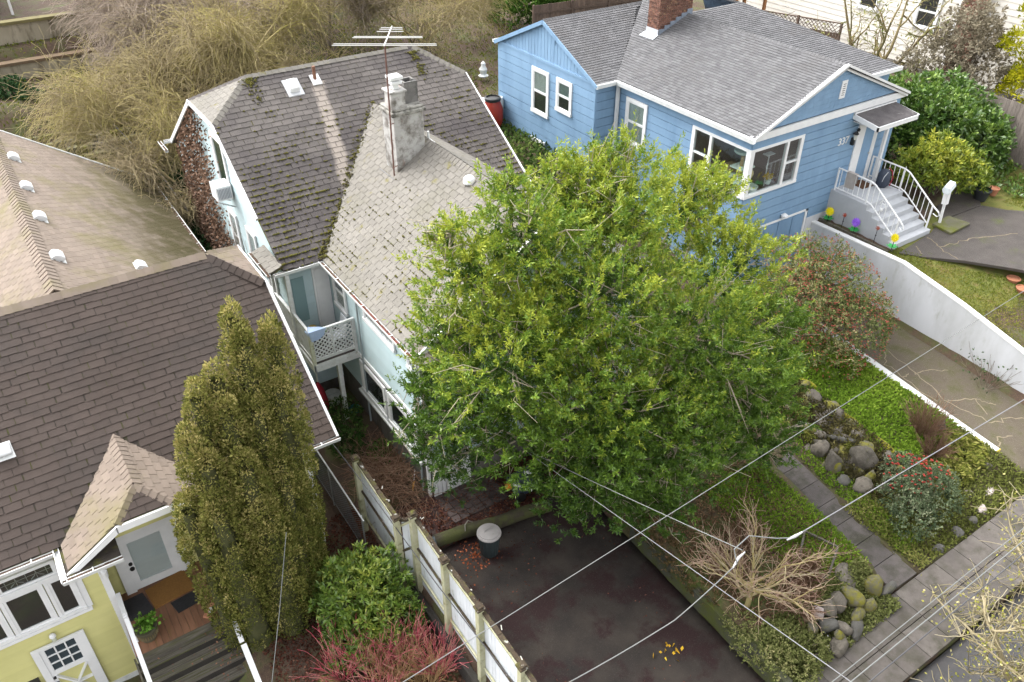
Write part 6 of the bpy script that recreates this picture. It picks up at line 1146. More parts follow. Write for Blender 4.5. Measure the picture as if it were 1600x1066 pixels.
# ------------------------------------------------------------------ vegetation
BARK = mat('grey_brown_bark', (.13, .105, .08), (.19, .155, .12), 8, .95, .6, 30)
TWIGP = mat('pale_twig', (.24, .2, .14), (.33, .28, .21), 5, .9)
def curve(a, d, L, k, wob, droop=0., up=0.):
    """k-point wandering line from a along d"""
    p = [np.array(a, float)]; d = unit(np.array(d, float)); st = L/(k-1)
    for i in range(k-1):
        d = unit(d + rng.normal(0, wob, 3) + np.array([0, 0, up-droop*(i+1)/k])); p.append(p[-1]+d*st)
    return np.array(p)
def tufts(centres, axes, nl, ln, wd, spread, tintbase, stem=.22):
    """leaf tufts: nl leaves around each short twig"""
    n = len(centres); C = np.repeat(centres, nl, 0); A = np.repeat(unit(axes), nl, 0); t = rng.random((n*nl, 1))
    D = unit(A*.75 + rng.normal(0, 1, (n*nl, 3))*spread); P = C + A*stem*(t-.5) + D*.01
    T = np.repeat(tintbase, nl) + rng.normal(0, .12, n*nl)
    return P, D, ln*rng.uniform(.7, 1.2, n*nl), wd*rng.uniform(.8, 1.2, n*nl), T
# --- the big evergreen in front of the pale blue house
LOB = [(9.61, 11.3, 6.44, 2.02), (8.28, 12.0, 7.91, 1.27), (10.25, 12.8, 7.95, 0.99), (11.01, 12.5, 7.56, 1.41), (13.82, 13.3, 6.51, 1.28), (7.02, 12.2, 7.49, 0.98), (6.76, 12.6, 5.97, 0.94), (14.3, 12.0, 5.33, 1.52), (14.49, 11.0, 3.89, 1.21), (12.92, 9.8, 3.34, 1.45), (14.51, 10.3, 3.11, 0.89), (11.65, 10.3, 5.06, 1.72), (7.51, 11.3, 5.8, 1.76), (6.97, 12.6, 3.57, 1.16), (8.1, 11.4, 3.13, 1.38), (6.68, 12.8, 2.16, 0.84), (9.25, 10.2, 4.39, 1.92), (10.82, 9.5, 3.2, 1.51), (9.36, 9.9, 2.47, 1.37), (8.69, 10.4, 1.8, 0.86), (13.22, 9.3, 2.13, 1.02), (8.37, 12.6, 8.76, 0.48), (11.16, 13.0, 8.5, 0.53), (10.28, 9.3, 1.63, 0.82), (6.37, 13.4, 4.05, 0.49), (15.09, 13.5, 6.62, 0.74), (9.77, 13.0, 8.67, 0.4), (6.77, 12.4, 8.33, 0.37), (16.68, 11.5, 3.17, 0.53), (6.26, 13.2, 2.89, 0.52)]
bt = thing('evergreen_tree', 'huge bushy green tree covering the front of the pale blue house', 'tree', (10.6, 11.2, .3))
base = np.array([10.6, 11.2, .3]); lim = []
cen = np.array([10.3, 11.4, 3.6])
for j in range(6):
    a = j*1.05+.3; lim.append((curve(base+[.15*math.cos(a), .15*math.sin(a), 0], [math.cos(a)*.55, math.sin(a)*.5, 1], 3.4, 7, .1), .13, .06))
C_, A_, T_ = [], [], []
for (x, y, z, r) in LOB:
    c = np.array([x, y, z]); n = int(190*r*r)
    d = sphere_dirs(n*2); d = d[(d[:, 2] > -.55) & (rng.random(n*2) < .55+.45*np.clip(d[:, 2]+.3, 0, 1))][:n]
    rad = r*(1-.5*rng.random(len(d))**2)*(1+.24*np.sin(d[:, 0]*6+x*3)*np.cos(d[:, 1]*7+y)+.16*np.sin(d[:, 2]*9+x+d[:, 0]*4))
    p = c + d*rad[:, None]; C_.append(p); A_.append(unit(d + np.array([0, 0, .55]) + rng.normal(0, .25, d.shape)))
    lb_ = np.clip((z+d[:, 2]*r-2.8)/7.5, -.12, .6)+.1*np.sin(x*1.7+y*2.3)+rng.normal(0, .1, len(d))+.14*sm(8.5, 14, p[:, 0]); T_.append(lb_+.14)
    for q in range(int(5+r*5)):
        k = rng.integers(len(p)); s0 = c+(p[k]-c)*rng.uniform(-.1, .35); mid = (s0+p[k])/2+rng.normal(0, .12, 3)+[0, 0, -.15]; lim.append((np.array([s0, mid, p[k]]), .022, .006))
        for w in range(2): lim.append((np.array([mid, mid+(p[k]-mid)*.6+rng.normal(0, .2, 3), p[k]+rng.normal(0, .3, 3)]), .012, .004))
    lim.append((np.array([cen+(c-cen)*.15-[0, 0, 1], cen+(c-cen)*.55+rng.normal(0, .2, 3)-[0, 0, .3], c]), .06, .02))
C_ = np.concatenate(C_); A_ = np.concatenate(A_); T_ = np.concatenate(T_)
keep = ~((C_[:, 1] > 13.75) & (C_[:, 0] > 6.6) & (C_[:, 0] < 13.5) & (C_[:, 2] < 7.0)) & (C_[:, 2] > .45)
C_, A_, T_ = C_[keep], A_[keep], T_[keep]
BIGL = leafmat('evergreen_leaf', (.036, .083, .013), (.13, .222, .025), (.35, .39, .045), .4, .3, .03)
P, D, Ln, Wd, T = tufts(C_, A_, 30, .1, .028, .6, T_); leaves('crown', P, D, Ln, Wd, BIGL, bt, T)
# inner foliage, its shade put in as a darker leaf tint
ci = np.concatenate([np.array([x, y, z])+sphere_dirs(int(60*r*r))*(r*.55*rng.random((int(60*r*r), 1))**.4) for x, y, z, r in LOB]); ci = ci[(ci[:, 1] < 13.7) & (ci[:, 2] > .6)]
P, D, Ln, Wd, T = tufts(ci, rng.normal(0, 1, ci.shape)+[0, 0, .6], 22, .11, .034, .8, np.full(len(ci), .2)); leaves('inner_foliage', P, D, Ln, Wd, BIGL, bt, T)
# loose sprays that break the outline
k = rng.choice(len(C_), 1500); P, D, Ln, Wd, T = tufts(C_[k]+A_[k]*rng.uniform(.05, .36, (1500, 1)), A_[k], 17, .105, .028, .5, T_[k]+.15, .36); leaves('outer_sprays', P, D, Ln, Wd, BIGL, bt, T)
twigs('trunk', [(curve(base+[.1*i-.15, 0, -.3], [.06*i-.1, .02, 1], 3.2, 6, .06), .16, .09) for i in range(4)], BARK, bt, n=7)
twigs('branches', lim, mat('pale_branch', (.28, .24, .17), (.4, .35, .26), 6, .9), bt, n=4)
# --- columnar evergreen in front of the yellow house
av = thing('columnar_evergreen', 'tall olive columnar evergreen with many rounded tops', 'tree', (2.1, 13.1, -.7))
COLS = [(2.79, 13.75, 7.62, 0.42), (2.82, 13.45, 7.22, 0.36), (3.42, 13.6, 7.1, 0.4), (2.19, 13.55, 6.6, 0.44), (1.75, 13.4, 6.43, 0.42), (3.22, 13.25, 6.12, 0.38), (2.71, 13.15, 5.9, 0.42), (2.15, 13.15, 6.04, 0.42), (1.38, 13.15, 5.7, 0.4), (1.5, 12.85, 5.38, 0.42), (2.16, 12.7, 4.99, 0.45), (2.88, 12.9, 4.58, 0.4), (3.1, 13.3, 3.95, 0.36), (0.95, 12.95, 4.26, 0.38), (1.42, 12.55, 4.33, 0.45), (2.3, 12.5, 3.68, 0.45), (2.7, 12.9, 2.62, 0.4)]
Ps, Ds, Ts = [], [], []; core_ = []
for (x, y, zt, r) in COLS:
    h = zt+.7; nb = int(125*h*r); u_ = np.concatenate([rng.random(nb)**.85*.97, np.linspace(.9, .985, 6)]); a = rng.random(len(u_))*2*np.pi
    bx_, by_ = 2.2+(x-2.2)*.84, 12.95+(y-12.95)*.8; cx = bx_+(x-bx_)*u_; cy = by_+(y-by_)*u_
    prof = r*np.minimum(1, ((1-u_)/.2))**.6*(.62+.3*np.sin(np.pi*np.clip(u_*1.05, 0, 1))); bc_ = np.stack([cx+prof*np.cos(a), cy+prof*np.sin(a), -.7+h*u_], -1)
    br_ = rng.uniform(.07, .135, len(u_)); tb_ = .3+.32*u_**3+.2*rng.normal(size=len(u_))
    for q in range(len(u_)):
        n = int(2800*br_[q]**2)+7; d = sphere_dirs(n); d = unit(d+np.array([math.cos(a[q])*.6, math.sin(a[q])*.6, .45]))
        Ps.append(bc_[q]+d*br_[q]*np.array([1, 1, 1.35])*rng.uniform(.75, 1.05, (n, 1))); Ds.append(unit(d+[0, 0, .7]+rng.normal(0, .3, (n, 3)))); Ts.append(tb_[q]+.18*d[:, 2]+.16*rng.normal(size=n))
    core_.append((np.array([[bx_, by_, -.9], [(bx_+x)/2, (by_+y)/2, h*.5-.7], [x, y, zt-.5]]), r*.66, r*.32))
Ps = np.concatenate(Ps); Ds = np.concatenate(Ds); Ts = np.concatenate(Ts)
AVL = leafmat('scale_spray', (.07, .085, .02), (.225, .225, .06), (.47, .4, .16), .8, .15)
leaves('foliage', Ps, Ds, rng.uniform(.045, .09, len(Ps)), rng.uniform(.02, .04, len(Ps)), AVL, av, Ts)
twigs('stems', core_, mat('inner_stem', (.05, .055, .02), (.075, .075, .03), 5, 1.), av, n=7)
# --- bare weeping trees on the slope behind
def bare_tree(label, base, h, spread, nb, ntw, twl, droop, cols, dirb=(0, 0, 0), tw_r=.011, name='bare_tree', moss=.4):
    t = thing(name, label, 'tree', base, 'bare trees'); b = np.array(base, float); limbs = []; tips = []
    for i in range(3): limbs.append((curve(b+rng.normal(0, .15, 3)*[1, 1, 0], [rng.normal(0, .25)+dirb[0], rng.normal(0, .25)+dirb[1], 1], h*.5, 6, .08), .13*h/6, .07*h/6))
    trunks = list(limbs)
    for i in range(nb):
        p, _, _ = trunks[i % 3]; s = p[rng.integers(2, 6)]; a = rng.random()*2*np.pi
        q = curve(s, [math.cos(a)+dirb[0], math.sin(a)+dirb[1], .75], spread*rng.uniform(.6, 1.05), 8, .14, droop*.25); limbs.append((q, .05, .018))
        for w in range(4):
            s2 = q[rng.integers(3, 8)]; q2 = curve(s2, unit(q[-1]-q[0])+rng.normal(0, .6, 3)+[0, 0, .3], spread*.45*rng.uniform(.6, 1.2), 6, .18, droop*.5); limbs.append((q2, .02, .009)); tips += [q2[2], q2[3], q2[4], q2[5]]
        tips += [q[5], q[6], q[7]]
    tips = np.array(tips); tw = []; tt = []
    for i in range(ntw):
        s = tips[rng.integers(len(tips))]+rng.normal(0, .12, 3); out = unit((s-b)*[1, 1, .2]); q = curve(s, out*.7+rng.normal(0, .55, 3)+[0, 0, .35], twl*rng.uniform(.4, 1.2), 7, .28, droop*.9); tw.append((q, tw_r*.9, tw_r*.4))
        tt.append(np.clip((moss-.3)+.6*rng.random()+.25*math.sin(s[0]*1.3+s[1]), 0, 1))
    twigs('trunk', trunks, BARK, t, n=7); twigs('limbs', limbs[3:], leafmat('bare_limb_'+cols[0], *cols[1]), t, n=4); twigs('twigs', tw, leafmat('bare_twig_'+cols[0], *cols[1]), t, tt); return t
OLV = ('olive', ((.34, .28, .18), (.41, .345, .17), (.43, .39, .12))); PNK = ('pinkish', ((.43, .355, .3), (.38, .31, .23), (.38, .335, .17)))
bare_tree('dense bare weeping tree with yellow-green twigs left of the pale blue house', (6.2, 34.0, 1.2), 5.5, 3.5, 14, 4200, 2.4, .55, OLV, (0, -.1, 0), .012)
bare_tree('bare weeping tree with greyish twigs above the stone terrace', (7.6, 40.5, 3.0), 5.0, 3.0, 11, 2300, 2.3, .5, PNK, (0, 0, 0), .012, moss=.25)
bare_tree('mossy bare tree right behind the dark ridge', (10.0, 35.0, 3.0), 5.0, 3.8, 13, 3400, 2.2, .45, OLV, (0, 0, 0), .012)
bare_tree('pinkish bare tree at the top edge left of the aerial', (9.0, 43.5, 4.0), 6.0, 4.2, 12, 2600, 2.3, .35, PNK, (0, 0, 0), .014, moss=.1)
bare_tree('tangled bare thicket behind the aerial', (15.5, 40.0, 3.6), 4.5, 4.2, 13, 3000, 2.2, .35, PNK, (0, 0, 0), .013, moss=.3)
bare_tree('low bare thicket between the aerial and the blue gable', (19.5, 37.5, 3.4), 3.0, 3.6, 11, 2200, 2., .4, OLV, (0, 0, 0), .012, moss=.45)
bare_tree('bare grey-pink tree at the very top left', (7.5, 48.5, 4.8), 5.0, 3.2, 10, 1600, 2.0, .3, PNK, (0, 0, 0), .013, moss=.1)
bare_tree('bare bushy tree at the top between the thicket and the bamboo', (14.5, 47.5, 4.3), 5, 4.0, 10, 1800, 2.2, .3, PNK, (0, 0, 0), .015, moss=.2)
bare_tree('bare shrub hanging beside the vine covered gable', (4.9, 31.0, 1.0), 4.2, 2.0, 9, 1500, 1.8, .8, OLV, (0, 0, 0), .011, moss=.2)
# --- bushes from leaf clouds
def bush(name, label, cat, lobes, per, ln, wd, lm, spread=.6, nl=10, tint=(.4, .25), group=None, stems=True, up=.5, minz=-9, stem=.12):
    b = (float(np.mean([l[0] for l in lobes])), float(np.mean([l[1] for l in lobes])), float(min(l[2]-l[3] for l in lobes))); t = thing(name, label, cat, b, group); C1, A1, T1 = [], [], []; st_ = []
    for (x, y, z, r) in lobes:
        n = int(per*r*r); d = sphere_dirs(n); d[:, 2] = np.abs(d[:, 2])*1.1-.3; d = unit(d); rad = r*(1-.4*rng.random(n)**2)*(1+.14*np.sin(d[:, 0]*6+x*4)*np.cos(d[:, 1]*7+y*3)); p = np.array([x, y, z])+d*rad[:, None]
        C1.append(p); A1.append(unit(d+[0, 0, up])); T1.append(tint[0]+tint[1]*rng.normal(size=n)*.5+tint[1]*np.sin(x*2.1+d[:, 0]*3)*.4+.2*d[:, 2])
        for q in range(6): e = p[rng.integers(n)]; st_.append((np.array([[b[0]+(x-b[0])*.4, b[1]+(y-b[1])*.4, b[2]], (np.array(b)+e)/2+rng.normal(0, .05, 3), e]), .014, .005))
    C1 = np.concatenate(C1); A1 = np.concatenate(A1); T1 = np.concatenate(T1); m = C1[:, 2] > minz
    P, D, Ln, Wd, T = tufts(C1[m], A1[m], nl, ln, wd, spread, T1[m], stem); leaves('foliage', P, D, Ln, Wd, lm, t, T)
    if stems: twigs('stems', st_, BARK, t)
    return t
RHO = leafmat('rhododendron_leaf', (.035, .08, .014), (.15, .24, .035), (.36, .4, .07), .4, .2, .05)
bush('rhododendron', 'rounded green rhododendron in front of the board fence', 'shrub', [(3.75, 11.7, .05, 1.0), (4.1, 11.95, .25, .9), (3.5, 12.2, .2, .85), (4.15, 11.2, -.3, .75), (3.4, 11.3, -.4, .75)], 360, .15, .042, RHO, .9, 9, (.45, .25), stem=.03)
bush('laurel_hedge', 'large glossy green laurel bush right of the blue house', 'shrub', [(30.2, 18.2, 3.8, 1.7), (31.8, 17.3, 3.9, 1.7), (28.9, 17.2, 3.5, 1.3), (31.4, 15.6, 3.4, 1.5), (30.2, 16.4, 4.1, 1.5), (32.4, 16.2, 3.4, 1.3)], 190, .22, .085, leafmat('laurel_leaf', (.022, .06, .012), (.085, .16, .025), (.24, .34, .07), .35, .2, .06), .7, 9, (.42, .3))
bush('pieris_shrub', 'yellow-green leafy shrub beside the front stairs', 'shrub', [(27.9, 14.7, 3.5, 1.0), (28.7, 14.2, 3.4, .95), (27.3, 15.0, 3.6, .8), (29.2, 14.6, 3.1, .8), (28.3, 14.9, 4.0, .8)], 230, .2, .06, leafmat('pieris_leaf', (.045, .085, .012), (.17, .23, .025), (.42, .42, .055), .4, .25, .04), .85, 9, (.52, .28), minz=2.75)
bush('dry_grey_shrub', 'dry grey-brown shrub in front of the cream house', 'shrub', [(34.6, 19.6, 4.5, 1.5), (35.2, 18.2, 4.8, 1.4), (35.4, 19.0, 6.2, 1.3), (34.0, 18.7, 3.7, 1.2), (36.2, 19.5, 5.6, 1.2)], 150, .18, .06, leafmat('dry_leaf', (.12, .1, .07), (.22, .19, .135), (.31, .28, .21), .8, .2), .9, 9, (.45, .4))
bush('golden_shrub', 'yellow-green conifer at the upper right edge', 'shrub', [(35.5, 16.2, 4.6, .9), (35.9, 16.8, 6.1, .9), (35.6, 15.9, 5.2, .9), (36.2, 17.0, 7.3, .6), (34.6, 15.4, 3.6, .8)], 240, .2, .05, leafmat('golden_leaf', (.12, .14, .01), (.32, .32, .015), (.5, .45, .03), .6, .25), .6, 9, (.55, .3))
bush('dark_evergreen_bush', 'dark green bush at the top between thicket and brown fence', 'shrub', [(26.3, 37.5, 5.0, 1.5), (27.6, 36.8, 4.8, 1.4), (25.4, 38.2, 4.4, 1.2), (28.6, 37.2, 4.6, 1.2)], 160, .22, .08, leafmat('dark_bush_leaf', (.02, .05, .012), (.07, .14, .025), (.14, .22, .04), .4, .2), .8, 9, (.4, .3))
IVY = leafmat('ivy_leaf', (.012, .03, .012), (.035, .075, .03), (.08, .13, .06), .4, .15)
bush('ivy_bank', 'dark ivy filling the gap between tan roof and pale blue house', 'ivy', [(5.0, 29.3, 1.4, .8), (4.98, 28.0, 1.4, .7), (4.95, 26.8, 1.3, .7), (4.9, 25.6, 1.2, .65), (5.0, 24.5, 1.1, .6), (5.2, 31.0, 1.8, 1.1), (4.4, 32.2, 1.6, 1.0), (5.9, 33.2, 1.6, 1.0)], 420, .1, .085, IVY, 1., 7, (.4, .3), stems=False)
bush('ivy_clump', 'ivy clump on top of the stone terrace at the left edge', 'ivy', [(1.6, 42.6, 3.4, .7), (2.3, 41.8, 3.1, .6), (.6, 43.2, 3.5, .7)], 300, .14, .11, IVY, 1., 7, (.55, .3), stems=False)
bush('camellia_bush', 'dark green bush below the lattice balcony', 'shrub', [(5.75, 17.0, .5, .55), (5.9, 17.45, .6, .5), (5.6, 16.6, .35, .45)], 420, .09, .04, leafmat('camellia_leaf', (.015, .035, .01), (.04, .08, .02), (.1, .12, .04), .4, .15), .9, 8, (.4, .3))
BER = leafmat('cotoneaster_leaf', (.07, .095, .035), (.17, .2, .07), (.34, .29, .16), .6, .15)
def berries(t, lobes, n, r, m, low=-.6):
    C1 = []
    for (x, y, z, rr) in lobes: d = sphere_dirs(int(n*rr*rr)); d = d[d[:, 2] > low]; cl = np.round(d*3.2)/3.2; k = rng.random(len(d)) < .5+.5*np.sin(cl[:, 0]*9+cl[:, 1]*7+cl[:, 2]*5+x); C1.append(np.array([x, y, z])+d[k]*rr*rng.uniform(.92, 1.08, (k.sum(), 1)))
    C1 = np.concatenate(C1); V = (C1[:, None]+ico[None]*r*1.4).reshape(-1, 3); F = (fi[None]+6*np.arange(len(C1))[:, None, None]).reshape(-1, 3); tag(raw_mesh('berries', V, F, m, t, smooth=True), kind='stuff')
RED = mat('red_berry', (.36, .035, .02), (.22, .02, .018), 9, .4, .0)
lo = [(19.3, 12.9, 2.2, 1.35), (20.3, 12.5, 2.2, 1.3), (18.9, 12.0, 1.5, 1.1), (19.9, 11.6, 1.5, 1.2), (20.6, 11.6, 1.7, .95), (20.6, 13.4, 2.6, 1.0), (18.6, 12.9, 2.2, 1.1), (19.6, 13.7, 2.9, .9), (19.1, 11.2, 1.1, .8)]
t = bush('cotoneaster', 'large berry-laden cotoneaster beside the concrete driveway', 'shrub', lo, 330, .08, .035, BER, .9, 8, (.42, .4), minz=.7); berries(t, lo, 650, .022, mat('dull_red_berry', (.34, .07, .045), (.24, .05, .035), 9, .5))
lo = [(16.2, 6.7, .75, .65), (16.8, 6.3, .7, .6), (15.9, 6.2, .55, .55), (16.6, 7.1, .95, .55), (17.3, 6.6, .7, .5)]
t = bush('cotoneaster', 'low dark cotoneaster with bright red berries by the pavement', 'shrub', lo, 620, .07, .035, leafmat('grey_green_leaf', (.05, .075, .04), (.115, .15, .08), (.22, .24, .15), .5, .15), .9, 8, (.45, .35), minz=.2); berries(t, [(16.5, 7.0, .98, .6), (17.2, 6.75, .85, .5)], 900, .03, RED, .1)
GCOV = leafmat('grey_cover', (.08, .09, .03), (.17, .19, .065), (.3, .28, .13), .7, .2)
bush('low_shrub', 'low olive shrub spilling over the end of the mossy wall', 'shrub', [(10.35, 6.5, .25, .38), (10.25, 6.0, .2, .4), (10.4, 5.5, .2, .42), (10.8, 5.7, .3, .4), (11.2, 5.3, .2, .4), (10.7, 5.1, .1, .4)], 900, .06, .03, GCOV, .9, 7, (.45, .35))
bush('low_shrub', 'dark reddish low shrub trailing over the mossy wall beside the maple', 'shrub', [(10.35, 7.9, .3, .3), (10.3, 8.4, .32, .32), (10.35, 9.0, .38, .34), (10.4, 9.6, .4, .36), (10.4, 7.4, .3, .28)], 900, .06, .03, leafmat('reddish_cover', (.05, .045, .02), (.12, .09, .04), (.22, .13, .08), .7, .2), .9, 7, (.4, .35))
# --- bare shrubs: red-twig dogwoods, maple, thickets
def twig_shrub(label, base, h, spread, n, cols, r=.0065, name='red_twig_dogwood', cat='shrub', group=None, fork=3):
    t = thing(name, label, cat, base, group); b = np.array(base, float); L = []
    for i in range(int(n*1.9)):
        a = rng.random()*2*np.pi; q = curve(b+[.12*math.cos(a), .12*math.sin(a), 0], [spread*math.cos(a)*rng.random(), spread*math.sin(a)*rng.random(), 1], h*rng.uniform(.6, 1.1), 6, .07); L.append((q, r, r*.5))
        for w in range(fork): s = q[rng.integers(2, 6)]; L.append((curve(s, (q[-1]-q[0])+rng.normal(0, .45*h*.4, 3), h*.35*rng.random()+.1, 4, .12), r*.8, r*.5))
    twigs('stems', L, leafmat('stem_'+cols[0], *cols[1]), t); return t
DR = ('crimson', ((.62, .09, .15), (.7, .25, .26), (.68, .42, .33))); DT = ('straw', ((.42, .28, .14), (.52, .37, .18), (.55, .33, .22)))
for lab, p, h, s, n, c in (('crimson twig dogwood nearest the evergreen column', (2.75, 10.9, -.75), 1.0, .9, 36, DR), ('crimson twig dogwood second from the evergreen column', (3.5, 10.75, -.75), 1.15, .8, 46, DR), ('straw coloured bare shrub in the middle of the dogwoods', (3.75, 10.2, -.8), .95, 1.0, 70, DT), ('pinkish dogwood below the rhododendron', (4.15, 10.55, -.75), 1.0, .7, 46, DR), ('crimson dogwood close to the board fence', (4.6, 9.85, -.8), .95, .8, 46, DR), ('straw bare shrub at the bottom edge near the fence', (4.2, 9.75, -.85), .8, 1.0, 60, DT), ('low pink dogwood at the bottom edge', (3.2, 9.95, -.85), .9, 1.0, 46, DR)): twig_shrub(lab, p, h, s, n, c, group='bare dogwoods in the yellow house garden')
mp_ = thing('bare_maple', 'small bare maple with pale mossy branches below the cable splice', 'tree', (10.55, 6.75, .4)); b = np.array([10.75, 6.75, .35]); L = []; L2 = []
trk = curve(b, [-.05, .0, 1], .8, 5, .1); L.append((trk, .07, .05))
for i in range(11):
    a = i*.6+rng.random()*.4; q = curve(trk[rng.integers(2, 5)], [math.cos(a), math.sin(a), .55], rng.uniform(.85, 1.4), 8, .16, .0, .05); L.append((q, .035, .012))
    for w in range(7):
        s = q[rng.integers(2, 8)]; q2 = curve(s, unit(q[-1]-q[0])+rng.normal(0, .5, 3)+[0, 0, .3], rng.uniform(.5, .95), 6, .16); L.append((q2, .013, .006))
        for v in range(9): s2 = q2[rng.integers(2, 6)]; L2.append((curve(s2, unit(q2[-1]-q2[0])+rng.normal(0, .55, 3), rng.uniform(.2, .55), 5, .18), .006, .003))
twigs('branches', L, leafmat('maple_branch', (.34, .28, .12), (.44, .37, .19), (.48, .42, .28)), mp_, n=5); twigs('twigs', L2, leafmat('maple_twig', (.36, .23, .18), (.44, .32, .23), (.48, .39, .29)), mp_)
BRN = ('brown', ((.16, .09, .06), (.24, .15, .1), (.3, .2, .14)))
for i, (p, h, s, n, lab) in enumerate((((12.3, 6.6, .42), .5, 1.6, 90, 'low reddish brown brush between maple and corner rockery'), ((11.6, 6.1, .38), .5, 1.6, 80, 'dry brown brush at the front of the maple bed'), ((10.95, 7.6, .45), .45, 1.5, 60, 'reddish bare brush beside the mossy wall'), ((11.9, 8.0, .48), .55, 1.3, 60, 'dry straw brush behind the maple'), ((18.9, 8.0, .5), .9, .9, 70, 'bare twiggy shrub at the white kerb wall'), ((18.5, 7.4, .42), .5, 1.2, 60, 'tangled brown root stump brush in the upper bed'))): twig_shrub(lab, p, h, s, n, BRN, .007, 'dry_brush', 'brush', fork=4)
pile = thing('brush_pile', 'heap of cut brown branches beside the pale blue house corner', 'brush pile', (6.0, 15.0, 0)); L = []
for i in range(520):
    c = np.array([6.0, 15.0, .1])+rng.normal(0, 1, 3)*[.38, .75, .1]; c[2] = max(.02, c[2]+.25*math.exp(-((c[0]-6)**2+(c[1]-14.8)**2)/.5)); a = rng.random()*6.28; L.append((curve(c, [math.cos(a), math.sin(a), .1], rng.uniform(.5, 1.2), 6, .25, .1), .009, .005))
twigs('branches', L, leafmat('stem_brown', *BRN[1]), pile)
# fruit tree against the cream house
ft = thing('fruit_tree', 'leafless fruit tree with mossy limbs before the cream house', 'tree', (34.2, 22.5, 2.9)); L = []; L2 = []; tipp = []
for i in range(5):
    a = i*1.25; q = curve([34.2+.2*math.cos(a), 22.5+.2*math.sin(a), 2.9], [math.cos(a)*.6, math.sin(a)*.7, 1], 4.2, 9, .1); L.append((q, .1, .04))
    for w in range(6):
        s = q[rng.integers(2, 9)]; q2 = curve(s, unit(q[-1]-q[0])+rng.normal(0, .7, 3), rng.uniform(1.2, 2.4), 7, .16); L.append((q2, .045, .015)); tipp.append(q2[3:])
        for v in range(6): s2 = q2[rng.integers(2, 7)]; L2.append((curve(s2, rng.normal(0, 1, 3)+[0, 0, .4], rng.uniform(.4, 1.1), 5, .18), .016, .007))
q = curve([33.3, 19.2, 3.2], [.5, .75, .35], 5.0, 9, .06); L.append((q, .09, .04)); q = curve([33.3, 19.3, 3.3], [1, .1, .1], 2.4, 6, .12); L.append((q, .07, .03))
twigs('limbs', L, leafmat('fruit_limb', (.16, .12, .07), (.22, .18, .09), (.26, .24, .12)), ft, n=5); twigs('twigs', L2, leafmat('fruit_twig', (.2, .16, .1), (.28, .24, .14), (.3, .3, .12)), ft)
tp = np.concatenate(tipp); k = rng.choice(len(tp), 700); leaves('sparse_leaves', tp[k]+rng.normal(0, .3, (700, 3)), rng.normal(0, 1, (700, 3)), .2, .06, leafmat('sparse_leaf', (.1, .12, .04), (.24, .24, .09), (.36, .33, .16)), ft)
# lichened tree top that fills the lower right corner
lt = thing('lichen_tree', 'pale lichen covered bare tree top in the lower right corner', 'tree', (13.6, 1.45, -.1)); L = []; L2 = []; tipp = []
for i in range(12):
    a = i*.52; q = curve([13.6, 1.45, -.1], [math.cos(a)*.7, math.sin(a)*.55, 1], 3.6, 8, .08); L.append((q, .09, .035))
    for w in range(12):
        s = q[rng.integers(3, 8)]; q2 = curve(s, [rng.normal(0, .9), rng.normal(0, .75), .15], rng.uniform(.8, 1.7), 7, .18); L.append((q2, .03, .012)); tipp.append(q2[2:])
        for v in range(22): s2 = q2[rng.integers(1, 7)]; L2.append((curve(s2, rng.normal(0, .8, 3)+[0, 0, .5], rng.uniform(.2, .75), 5, .2), .012, .006))
twigs('limbs', L, leafmat('lichen_limb', (.3, .25, .15), (.38, .32, .2), (.42, .37, .25)), lt, n=5); twigs('twigs', L2, leafmat('lichen_twig', (.27, .23, .14), (.37, .32, .2), (.42, .37, .26)), lt)
tp = np.concatenate(tipp); k = rng.choice(len(tp), 9000); leaves('moss_tufts', tp[k]+rng.normal(0, .2, (9000, 3)), rng.normal(0, 1, (9000, 3)), .06, .04, leafmat('lichen_tuft', (.16, .17, .03), (.3, .29, .06), (.42, .37, .2), .9, .1), lt)
# ferns
def fern(label, c, r, n, lm):
    t = thing('fern', label, 'fern', c); Pp, Dd = [], []
    for i in range(n):
        a = rng.random()*6.28; q = curve(c, [math.cos(a), math.sin(a), 1.1], r*rng.uniform(.7, 1.1), 14, .04, .55)
        for j in range(2, 14):
            d = unit(q[j]-q[j-1]); s = unit(np.cross(d, [0, 0, 1]))
            for sg in (1, -1): Pp.append(q[j]); Dd.append(s*sg+d*.5)
    Pp = np.array(Pp); leaves('fronds', Pp, np.array(Dd), r*.16, r*.07, lm, t); return t
FRN = leafmat('fern_leaf', (.07, .085, .02), (.17, .18, .035), (.26, .24, .08), .6, .2)
fern('large olive sword fern at the end of the white kerb wall', (19.3, 7.0, .4), 1.0, 60, FRN); fern('olive sword fern above the red-berried bush', (18.4, 6.75, .42), .75, 40, FRN); fern('green fern among the brush pile', (6.3, 16.1, .05), .7, 30, leafmat('fern_leaf_green', (.03, .06, .015), (.07, .12, .03), (.12, .18, .05), .6, .2)); fern('small bright fern below the evergreen column', (2.4, 10.9, -.72), .35, 26, leafmat('fern_leaf_bright', (.08, .14, .02), (.16, .24, .05), (.25, .32, .08), .6, .2)); fern('pale green plant beside the huge boulder', (17.6, 7.7, .5), .4, 40, leafmat('fern_leaf_pale', (.1, .16, .05), (.2, .3, .1), (.3, .38, .16), .6, .2))
# bamboo canes
bm = thing('bamboo_canes', 'tan bamboo canes left of the dark green bush', 'bamboo', (24.6, 39.5, 3.6)); L = [(curve([24.2+rng.random()*1.3, 39+rng.random(), 3.5], [rng.normal(0, .08), rng.normal(0, .08), 1], rng.uniform(2, 3.8), 6, .03), .035, .02) for i in range(26)]; twigs('canes', L, leafmat('cane', (.24, .17, .08), (.36, .27, .14), (.42, .34, .2)), bm, n=5)
